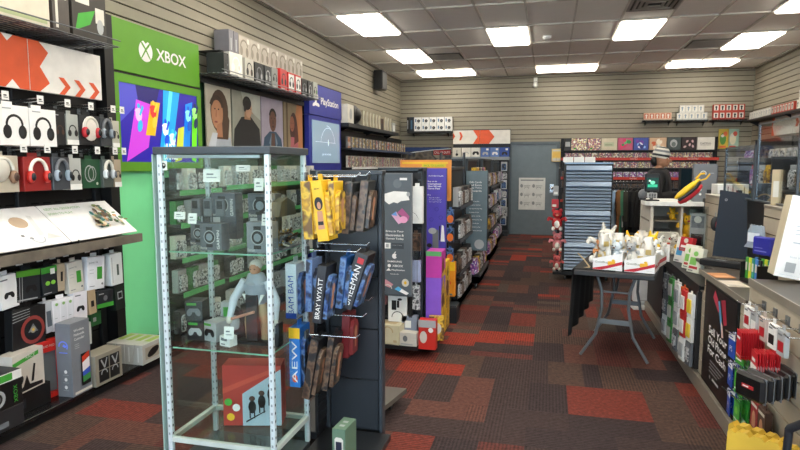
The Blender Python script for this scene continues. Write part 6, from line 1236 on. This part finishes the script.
m=MB(); m.box(-.06,.06,-.1,.1,0,.002,mat('#d9cfc0',.5)); Face(m,(-.06,-.1,.002),(1,0,0),(0,1,0)).rect(.01,.02,.09,.01,GRY).rect(.01,.05,.07,.01,LGR); one('flyer',m,'cream flyer lying flat on the middle ledge near the paper carton','flyer',(1.1,3.92,.831),.05)
# white sheet carton
r=root('leaning_sign_carton','big white printed sign carton leaning back on the near ledge','sign',(1.13,3.38,.985)); r.rotation_euler=(-.05,.16,-.12)
m=MB(); m.box(0,.2,0,.14,0,.42,mat('#c9bfa4',.55),b=.003); m.build('carton_body',r)
m=MB(); m.box(0,.2,-.004,-.0005,0,.42,Wb); f=Face(m,(0,-.004,0),(1,0,0),(0,0,1)); g2=mat('#b9c0cc',.5)
f.text('Sign up for emails',.06,.33,.12,g2,h=.012); f.text('and texts to save',.06,.31,.12,g2,h=.012)
for k in range(3): f.rect(.05,.265-.02*k,.13-.02*k,.004,g2)
f.rect(.05,.18,.08,.006,g2); f.text('Scan here',.05,.105,.07,g2,h=.01); f.rect(.04,.03,.045,.05,LGR); f.rect(.11,.03,.045,.05,LGR); f.text('Legal terms and rules',.02,.012,.12,g2,h=.005); m.build('printed_front',r)
# long red/yellow toy
r=root('long_padded_toy','long red and yellow padded toy lying tilted across the counter end','toy',(1.19,5.6,1.3)); r.rotation_euler=(0,-.72,.1); r.scale=(.62,1,1.15)
m=MB(); m.lathe([(0,-.2),(.025,-.19),(.05,-.12),(.055,0),(.05,.1),(.028,.18),(0,.2)],mat('#b8202c',.5),14,Matrix.Rotation(PI/2,4,'Y')@Matrix.Diagonal((.6,1,1,1))); m.build('red_cushion',r)
m=MB(); m.lathe([(0,-.2),(.02,-.19),(.04,-.12),(.045,0),(.04,.1),(.02,.2),(0,.23)],mat('#e8c01c',.5),14,Matrix.Translation((0,-.01,.045))@Matrix.Rotation(PI/2,4,'Y')@Matrix.Diagonal((.5,1,1,1))); m.build('yellow_cushion',r)
m=MB(); m.tube([(-.19,-.045,.025),(-.1,-.052,.022),(0,-.058,.02),(.1,-.05,.022),(.2,-.02,.03)],.012,DK,8); m.build('black_piping',r)
m=MB(); m.tube([(.18,0,.06),(.27,0,.07),(.33,.02,.05)],.008,YEL,8); m.tube([(.18,0,.04),(.28,-.02,.02),(.36,-.02,.03)],.006,YEL,8); m.build('strap',r)
# clear guards
for lb,y0,y1,z1 in (('clear acrylic guard panel on the counter, the smaller far one',4.6,5.3,1.68),('clear acrylic guard panel on the counter, the taller near one',3.85,4.54,1.82)):
    r=root('acrylic_guard',lb,'guard panel',(1.38,y0,1.301)); h=z1-1.301
    m=MB(); m.box(-.003,.003,.01,y1-y0-.01,.01,h,ACR); m.build('clear_sheet',r)
    for y in (0,y1-y0): m=MB(); m.box(-.008,.008,y-.008,y+.008,0,h+.01,GF,b=.002); m.build('post',r)
    m=MB(); m.box(-.005,.005,.008,y1-y0-.008,h,h+.01,STL); m.build('top_rail',r); m=MB(); m.box(-.012,.012,.008,y1-y0-.008,0,.012,STL); m.build('bottom_rail',r)
# low shelf unit behind guards with packs
r=root('behind_counter_unit','dark shelf unit behind the clear guard panels','shelf unit',(2.1,5.6,0),-PI/2)
m=MB(); m.box(-.9,.9,0,.03,0,1.62,DK)
for x in (-.9,0,.87): m.box(x,x+.03,-.3,0,0,1.62,DK)
m.build('carcass',r)
for z in (.3,.7,1.05,1.33): m=MB(); m.box(-.9,.9,-.32,0,z,z+.02,DK2); m.build('shelf',r)
QP=[('pale green',Pool(mk_p(mat('#8aa89a',.5),SILV))),('red',Pool(mk_p(RED,PNKP))),('grey',PK[1][1]),('yellow',BN[1][1])]
for zi,z in enumerate((1.071,1.351)):
    for k in range(9):
        if k==4 : continue
        n,P=QP[(k*3+zi)%4]; P.put((1.93,4.82+.19*k,z),-PI/2+.1,n+' pack on the '+('second','top')[zi]+' shelf behind the clear guard panels',n+' packs on the '+('second','top')[zi]+' shelf behind the guards')
rr=random.Random(31)
for k in range(5):
    m=MB(); a=(k%2)*.5-.3; m.box(-.02,.02,-.008,.008,0,.34,(BLK,RED,DK2,mat('#7a5c38',.5),BLK)[k]); m.box(-.035,.035,-.01,.01,-.001,.05,DK); one('prop_sword',m,('black','red','dark grey','brown','charcoal')[k]+' stick shaped toy leaning behind the clear guard panels','toy',(1.69,4.1+.3*k,1.0),.3,rx=a)
m=MB(); m.box(1.62,1.78,3.9,5.6,0,.999,DK); one('low_bin_run',m,'long dark bin behind the counter holding stick shaped toys','bin',(0,0,0))
# ---- transaction counter at the far end
WC=mat('#cfc9bd',.45,var=.03)
r=root('transaction_counter','cream high checkout counter with open shelves and rounded end','counter',(0,0,0))
m=MB(); ys0,ys1=6.75,7.45
m.box(1.06,1.75,ys0,ys0+.03,0,.74,WC); m.box(1.06,1.09,ys0+.03,ys1,0,1.12,WC); m.box(1.72,1.75,ys0+.03,ys1,0,1.12,WC); m.box(1.36,1.38,ys0+.03,ys1,.76,1.12,WC); m.box(1.05,1.72,ys1-.03,ys1,0,1.12,WC); m.build('carcass',r)
m=MB(); m.box(1.06,1.75,ys0,ys1-.03,.74,.76,mat('#8c8274',.5)); m.box(1.05,1.36,ys0+.1,ys1-.03,.94,.955,mat('#8c8274',.5)); m.build('open_shelf',r)
m=MB(); m.prism([(1.1,ys0-.02),(1.78,ys0-.02),(1.78,ys1),(1.05,ys1),(1.0,ys0+.3),(.99,ys0+.1),(1.0,ys0+.03),(1.04,ys0-.005)],(0,0,1.12),(1,0,0),(0,1,0),.04,WHT); m.build('worktop',r)
plush('plush_toy','yellow plush sitting in the open shelf of the checkout counter',(1.46,6.87,.765),-.2,.9,YEL,mat('#e0a818',.6),RED,'r')
plush('plush_toy','small yellow plush on the inner shelf of the checkout counter',(1.3,6.92,.958),.2,.45,YEL,YEL,BRN,'r')
m=carton(.22,.06,.16,OFF); f=F0(m,.22,.06,.16); f.ell(.16,.08,.03,.035,RED); f.rect(.02,.1,.08,.01,GRY); f.rect(.03,.0,.15,.02,TAN); one('beige_carton',m,'cream carton with a red round mark on the far counter ledge','box',(1.17,6.5,.706),0)
m=carton(.16,.06,.1,DK); f=F0(m,.16,.06,.1); f.text('SMASH',.02,.04,.12,TAN); one('black_sign_block',m,'black block with tan wording in the open checkout shelf','box',(1.2,6.9,.761))
m=MB(); m.box(-.09,.09,-.06,.06,0,.03,LGR,b=.006); m.ell((-.02,-.02,.07),(.06,.04,.05),mat('#a8a094',.6),12,8); one('gadget_heap',m,'grey gadget lump beside the cream carton on the far ledge','gadget',(1.15,6.2,.706))
# payment terminal
r=root('payment_terminal','dark grey payment terminal with green lit screen on the checkout counter','payment terminal',(1.08,6.9,1.161),.1)
m=MB(); m.box(-.07,.07,-.06,.06,0,.015,DK,b=.004); m.cyl((0,0,.015),(0,.01,.12),.018,GRY,10); m.build('stand',r)
m=MB(); m.box(-.075,.075,-.02,.02,.1,.3,DK2,b=.01); m.build('housing',r); m=MB(); m.box(-.06,.06,-.024,-.02,.13,.25,mat('#1c4a44',.2,em=.25,var=0)); f=Face(m,(-.06,-.024,.13),(1,0,0),(0,0,1)); f.rect(.01,.02,.1,.03,E_('#2fae86',.7)); f.ell(.06,.07,.025,.02,E_('#6fd0a8',.7)); f.ell(.03,.09,.012,.01,E_('#d0f0e0',.7)); m.build('screen',r)
m=MB(); m.box(-.05,.05,-.035,-.02,.03,.09,LGR,b=.004)
for a in range(3):
    for b in range(3): m.box(-.035+.026*a,-.017+.026*a,-.038,-.035,.038+.016*b,.048+.016*b,DK)
m.build('keypad',r)
m=MB(); m.ell((0,0,.06),(.05,.05,.06),GRY,12,8); m.box(-.03,.03,-.03,.03,0,.02,DK); one('round_scanner',m,'round grey scanner left of the payment terminal','scanner',(.99+.03,7.1,1.161))
# monitor
r=root('checkout_monitor','large black checkout monitor seen beside the person','monitor',(1.6,7.3,1.161),.25)
m=MB(); m.box(-.09,.09,-.07,.07,0,.015,BLK,b=.004); m.cyl((0,0,.015),(0,0,.12),.018,BLK,10); m.build('stand',r)
m=MB(); m.box(-.19,.19,-.02,.02,.08,.36,BLK,b=.006); m.build('housing',r); m=MB(); m.box(-.175,.175,-.023,-.02,.1,.345,mat('#16252e',.12,var=.05)); m.build('screen',r)
m=carton(.22,.14,.4,mat('#6e7278',.45)); f=F0(m,.22,.14,.4); f.arc(.09,.3,.03,.008,-.6,PI+.1,WHT); f.ell(.07,.13,.012,.012,WHT); f.ell(.07,.08,.012,.012,WHT); f.rect(.13,.05,.06,.08,DK); f.rect(.14,.3,.05,.006,LGR)
one('grey_carton',m,'tall grey carton with white emblem standing on the checkout counter','box',(1.6,6.92,1.161),-.1)
m=carton(.12,.14,.38,mat('#5c6066',.45)); f=F0(m,.12,.14,.38); f.rect(.03,.05,.06,.2,DK); one('grey_carton',m,'second grey carton right of the one with white emblem','box',(1.71,7.12,1.161),-.1)
for x,lb,c in ((1.5,'white carton with dark label behind the long padded toy',WHT),(1.63,'white carton with grey stripe behind the clear guard',OFF)):
    m=carton(.12,.2,.14,c); f=F0(m,.12,.2,.14); f.rect(.02,.03,.05,.06,DK2); f.rect(.08,.02,.01,.1,GRY); one('white_carton',m,lb,'box',(x,5.85,1.24),0)
m=MB(); m.box(1.42,1.72,5.72,6.1,.7,1.239,mat('#2a2d30',.5)); m.box(1.41,1.73,5.71,6.11,1.2,1.2395,DK); m.build('end_block',cn)
# ================================================================ PRODUCTS ON THE NEAR COUNTER FRONT
HB0=Pool(hook2(.1))
def front_hook(y,z,lb,g): return HB0.put((1.045,y,z),PI,lb,g)
for k in range(5): front_hook(2.62+.15*k,.86,'peg hook in the top row on the near counter front','top row hooks on the near counter front')
sm=[(3.22,WHT,RED,'small white and red pack hanging nearest the phone poster'),(3.12,LGR,WHT,'small clear grey pack second from the phone poster'),(3.0,mat('#c8b8b0',.4),RED,'small pinkish pack hanging in the top row of the near counter'),(2.88,WHT,DK,'small white pack with black square in the top row'),(2.77,LGR,RED,'small grey and red pack in the top row')]
for y,c,c2,lb in sm: pack('hanging_pack',lb,(.98,y,.85),.07,.11,.02,c,(lambda c2:lambda f,w,h:(f.rect(.01,.02,w-.02,h*.4,c2),f.rect(.01,h*.8,w*.5,.008,GRY)))(c2),rz=-PI/2+.1)
# red cards
def cardm(c,draw):
    def f():
        r=root('gift_card','','gift card'); m=MB(); m.box(-.045,.045,-.0012,.0012,-.13,0,c,b=.0004); Fm=Face(m,(-.045,-.0012,-.13),(1,0,0),(0,0,1)); draw(Fm); m.build('card',r); return r
    return f
RC=Pool(cardm(mat('#c8202a',.35),lambda f:(f.rect(.01,.09,.05,.012,WHT),f.rect(.01,.012,.07,.004,OFF))))
for k in range(12): RC.put((.99-.009*k,3.06-.002*k,.77),-PI/2+.04*math.sin(k),'red gift card in the fanned stack on the near counter front','fanned red gift cards',rx=0)
RW=Pool(cardm(mat('#c8202a',.35),lambda f:(f.rect(.0,.0,.09,.07,WHT),f.rect(.01,.03,.06,.01,RED),f.rect(.02,.085,.05,.015,WHT))))
for k in range(10): RW.put((.99-.01*k,2.86-.001*k,.73),-PI/2+.05*math.sin(k*2),'red and white gift card in the stack beside the fanned red cards','red and white gift cards')
def psd(f): f.text('PS',.02,.035,.035,WHT); f.rect(.0,.1,.09,.03,WHT); f.rect(.01,.11,.05,.006,BLU)
BC=Pool(cardm(mat('#1f4fb4',.3),psd))
def xbd(f): f.ell(.045,.07,.02,.02,mat('#7cc84c',.4)); f.rect(.01,.02,.06,.008,WHT); f.rect(0,.115,.09,.015,mat('#2c7a34',.4))
GC2=Pool(cardm(mat('#3fa03c',.35),xbd))
HB=HB0
for j in range(3):
    z=.66-.155*j; HB.put((1.045,3.39,z+.0),PI,'bare peg hook carrying blue gift cards beside the phone poster','blue card hooks'); HB.put((1.045,3.22,z+.02),PI,'bare peg hook carrying green gift cards on the near counter','green card hooks')
    for k in range(6): BC.put((1.03-.014*k,3.39+.003*math.sin(k*5),z),-PI/2+.12*math.sin(k*3+j),'blue gift card in the '+('upper','middle','lower')[j]+' stack beside the phone poster',('upper','middle','lower')[j]+' stack of blue gift cards')
    for k in range(6): GC2.put((1.03-.016*k,3.22+.004*math.sin(k*7),z+.02),-PI/2+.14*math.sin(k*4+j),'green gift card in the '+('upper','middle','lower')[j]+' stack right of the blue cards',('upper','middle','lower')[j]+' stack of green gift cards')
m=MB(); m.box(-.05,.05,-.01,.01,-.07,0,mat('#9ab8a0',.4)); one('mint_card_pack',m,'pale mint card pack low beside the green gift cards','package',(.97,3.22,.27),-PI/2,rx=.3)
# black cases
def casem():
    r=root('zip_case','','case'); m=MB(); m.box(-.075,.075,-.02,.02,-.11,0,mat('#101113',.35),b=.012); m.build('shell',r)
    m=MB(); m.box(-.076,.076,-.002,.002,-.111,.001,GRY); m.build('zip',r); m=MB(); m.box(-.03,.03,-.0215,-.02,-.06,-.045,mat('#b0282c',.4)); Face(m,(-.03,-.0215,-.06),(1,0,0),(0,0,1)).rect(.006,.004,.03,.006,WHT); m.build('logo_badge',r); return r
ZC=Pool(casem)
for k in range(5): ZC.put((.99-.06*0-.0,2.96-.0,.55),-PI/2,'') if False else ZC.put((.86+.045*k,2.74+.03*k,.66),-PI/2+.5-.1*k,'black zip case with red badge, '+['frontmost','second from the front','in the middle','second from the back','rearmost'][k]+' of the near hook','black zip cases on the near hook')
for k,(y,c,lb) in enumerate(((3.08,mat('#8a2a2c',.5),'dark red toy pack hanging under the black zip cases'),(2.98,BRN,'brown figure pack hanging under the black zip cases'))): pack('hanging_pack',lb,(1.0,y,.42),.1,.2,.03,c,lambda f,w,h:(f.ell(w*.5,h*.5,.025,.05,SKN),f.rect(.01,h*.85,w-.02,.015,OFF),f.ell(w*.4,h*.25,.02,.02,BLK)),rz=-PI/2)
# yellow folded bags on the floor with black bag
YB_=mat('#d8b23c',.55,var=.04); YL=mat('#7a5c1c',.6)
def ybag(lb,loc,rz,rx,n):
    r=root('yellow_card_bag',lb,'bag',loc,0); r.rotation_euler=(rx,0,rz)
    m=MB(); pts=[(-.13,0),(.13,0)]; k=9
    for i in range(k): pts+= [(.13-.26*i/k,.34+.012*(i%2)),(.13-.26*(i+.5)/k,.355)]
    pts.append((-.13,.34)); m.prism(pts,(0,0,0),(1,0,0),(0,0,1),.05,YB_); f=Face(m,(0,-.05,0),(1,0,0),(0,0,1),step=.0008)
    for i in range(6): f.arc(-.02,.16,.022+.02*i,.003,0,2*PI,YL,22)
    for i in range(4): f.rect(-.12,.02+.012*i,.24,.002,YL)
    m.build('card_body',r); return r
ybag('yellow bag with ring pattern standing upright at the counter foot, leftmost',(.97,2.9,.002),-.75,0,0)
ybag('yellow ring patterned bag behind the leftmost yellow bag',(1.0-.02,2.82,.002),-.55,.0,1) if False else None
ybag('yellow ring patterned bag partly behind the black strapped bag',(.9,2.68,.06),-.6,-.05,1)
m=MB(); m.box(-.2,.2,-.17,.17,0,.055,BRN,b=.004); one('brown_crate_lid',m,'flat brown carton under the yellow and black bags','box',(.86,2.38,.001),-.9)
r=root('black_strapped_bag','black cloth bag with looping handles at the lower right corner','bag',(.95,2.28,.057),-1.0); r.scale=(1,1,1.1)
m=MB(); vs=[]; prof=[(.13,.08,0),(.15,.09,.08),(.15,.09,.2),(.13,.07,.32),(.1,.04,.38)]
for w,d,z in prof:
    for i in range(16): t=2*PI*i/16; vs.append((w*math.copysign(abs(math.cos(t))**.6,math.cos(t)),d*math.copysign(abs(math.sin(t))**.6,math.sin(t))*(1+.1*math.sin(5*t+z*20)),z))
m.add(vs,[(j*16+i,j*16+(i+1)%16,(j+1)*16+(i+1)%16,(j+1)*16+i) for j in range(4) for i in range(16)]+[list(range(16))[::-1]],mat('#16171a',.7,bump=.3),None,True); m.build('bag_body',r)
for s in (-1,1): m=MB(); m.tube([(-.1,s*.04,.36),(-.08,s*.06,.5),(0,s*.07,.56),(.08,s*.06,.5),(.1,s*.04,.36)],.014,mat('#22242a',.6),8); m.build('handle',r)
m=MB(); m.box(-.025,.025,-.1,-.093,0,.33,mat('#34373f',.6)); m.build('webbing',r)
# ================================================================ PERSON
def skin(name,chains,m,parent,sub=2,extra=None):
    """chains: list of lists of ((x,y,z),(rx,ry)); a chain may start with an int: index of the vertex it roots on"""
    vs=[];es=[];rad=[]
    for ch in chains:
        prev=None
        for p in ch:
            if isinstance(p,int): prev=p; continue
            vs.append(p[0]); rad.append(p[1] if isinstance(p[1],tuple) else (p[1],p[1])); i=len(vs)-1
            if prev is not None: es.append((prev,i))
            prev=i
    me=bpy.data.meshes.new(name); me.from_pydata(vs,es,[]); o=bpy.data.objects.new(name,me); COL.objects.link(o)
    sk=o.modifiers.new('s','SKIN'); 
    if not me.skin_vertices: me.attributes if False else None
    for i,v in enumerate(me.skin_vertices[0].data): v.radius=rad[i]; v.use_root=(i==0)
    sk.use_smooth_shade=True
    sb=o.modifiers.new('u','SUBSURF'); sb.levels=sub; sb.render_levels=sub
    dg=bpy.context.evaluated_depsgraph_get(); ev=o.evaluated_get(dg); nm=bpy.data.meshes.new_from_object(ev)
    pv=[tuple(v.co) for v in nm.vertices]; pf=[list(p.vertices) for p in nm.polygons]
    bpy.data.objects.remove(o)
    mb=MB(); mb.add(pv,pf,m,None,True)
    if extra: extra(mb)
    return mb.build(name,parent)
r=root('person','person in a black coat and striped knit hat standing at the checkout','person',(1.36,8.2,0),PI/2-.25)
SK=mat('#a87a5e',.6,var=.02)
def face(mb):
    mb.ell((0,-.03,1.615),(.072,.09,.1),SK,18,12); mb.ell((0,-.075,1.57),(.045,.04,.045),SK,12,8)
    mb.ell((0,-.125,1.605),(.013,.02,.022),SK,10,8)
    for s in (-1,1): mb.ell((s*.072,-.01,1.61),(.012,.022,.032),SK,8,8); mb.ell((s*.028,-.108,1.63),(.013,.008,.008),WHT,8,6); mb.ell((s*.028,-.115,1.63),(.006,.004,.007),BLK,6,4); mb.ell((s*.03,-.112,1.648),(.018,.006,.005),BLK,8,4)
    mb.ell((0,-.113,1.565),(.022,.008,.008),mat('#8a4f44',.6),8,4)
def fingers(s,wx,wy,wz):
    out=[]
    for k in range(4):
        dx=-.03+.02*k; L=(.06,.07,.075,.062)[k]; out.append([((wx+dx*.9,wy-.065,wz+.01),.011),((wx+dx*1.1,wy-.065-L*.55,wz+.0),.0095),((wx+dx*1.1,wy-.065-L,wz-.022),.0085)])
    out.append([((wx-s*.03,wy-.03,wz),.012),((wx-s*.052,wy-.06,wz-.005),.011),((wx-s*.055,wy-.09,wz-.02),.0095)])
    return out
body=[[((0,0,.95),(.14,.1)),((0,0,1.12),(.12,.09)),((0,.0,1.3),(.16,.1)),((0,.0,1.43),(.1,.07)),((0,-.005,1.5),(.052,.052)),((0,-.01,1.58),(.055,.06))],
 [0,((.09,0,.88),(.085,.09)),((.1,-.01,.5),.055),((.1,.01,.1),.04),((.1,-.1,.04),(.04,.03))],[0,((-.09,0,.88),(.085,.09)),((-.1,-.01,.5),.055),((-.1,.01,.1),.04),((-.1,-.1,.04),(.04,.03))],
 [2,((.19,0,1.4),.055),((.25,.0,1.14),.042),((.19,-.24,1.15),.03),((.18,-.29,1.155),(.036,.02)),((.18,-.35,1.155),(.036,.016))],[2,((-.19,0,1.4),.055),((-.25,.0,1.14),.042),((-.17,-.25,1.18),.03),((-.16,-.3,1.185),(.036,.02)),((-.16,-.36,1.185),(.036,.016))]]+fingers(1,.18,-.3,1.155)+fingers(-1,-.16,-.31,1.185)
skin('body',body,SK,r,2,face)
CO=mat('#15161a',.75,bump=.2,bs=120)
skin('coat',[[((0,0,.88),(.22,.18)),((0,0,1.1),(.21,.18)),((0,.0,1.32),(.23,.18)),((0,.01,1.45),(.17,.14)),((0,.015,1.52),(.1,.1))],[2,((.21,0,1.42),.1),((.28,.0,1.14),.08),((.195,-.2,1.15),.052),((.19,-.245,1.155),.045)],[2,((-.21,0,1.42),.1),((-.28,.0,1.14),.08),((-.175,-.21,1.178),.052),((-.17,-.255,1.182),.045)]],CO,r)
skin('trousers',[[((0,0,.92),(.16,.13)),((.095,0,.84),(.1,.11)),((.1,-.01,.5),.075),((.1,.01,.1),.06)],[0,((-.095,0,.84),(.1,.11)),((-.1,-.01,.5),.075),((-.1,.01,.1),.06)]],mat('#22262e',.8),r)
for s in (-1,1):
    m=MB(); m.ell((s*.1,-.05,.045),(.052,.135,.045),BLK,14,8); m.box(s*.1-.05,s*.1+.05,-.17,.07,0,.02,OFF,b=.005); m.build('shoe',r)
m=MB(); ring=[(.088,0),(.093,.02),(.094,.045),(.09,.07),(.08,.095),(.062,.115),(.035,.13),(0,.136)]; cs2=[OFF,DK2,OFF,GRY,OFF,DK2,OFF]
for k in range(7): m.lathe(ring[k:k+2],cs2[k],20,Matrix.Translation((0,-.01,1.64))@Matrix.Rotation(.18,4,'X')@Matrix.Diagonal((.95,1.12,1.1,1)))
m.ell((0,.02,1.79),(.025,.025,.022),OFF,10,6); m.build('knit_hat',r)
m=MB(); m.ell((0,.055,1.6),(.07,.05,.07),BLK,14,8); m.build('hair',r)
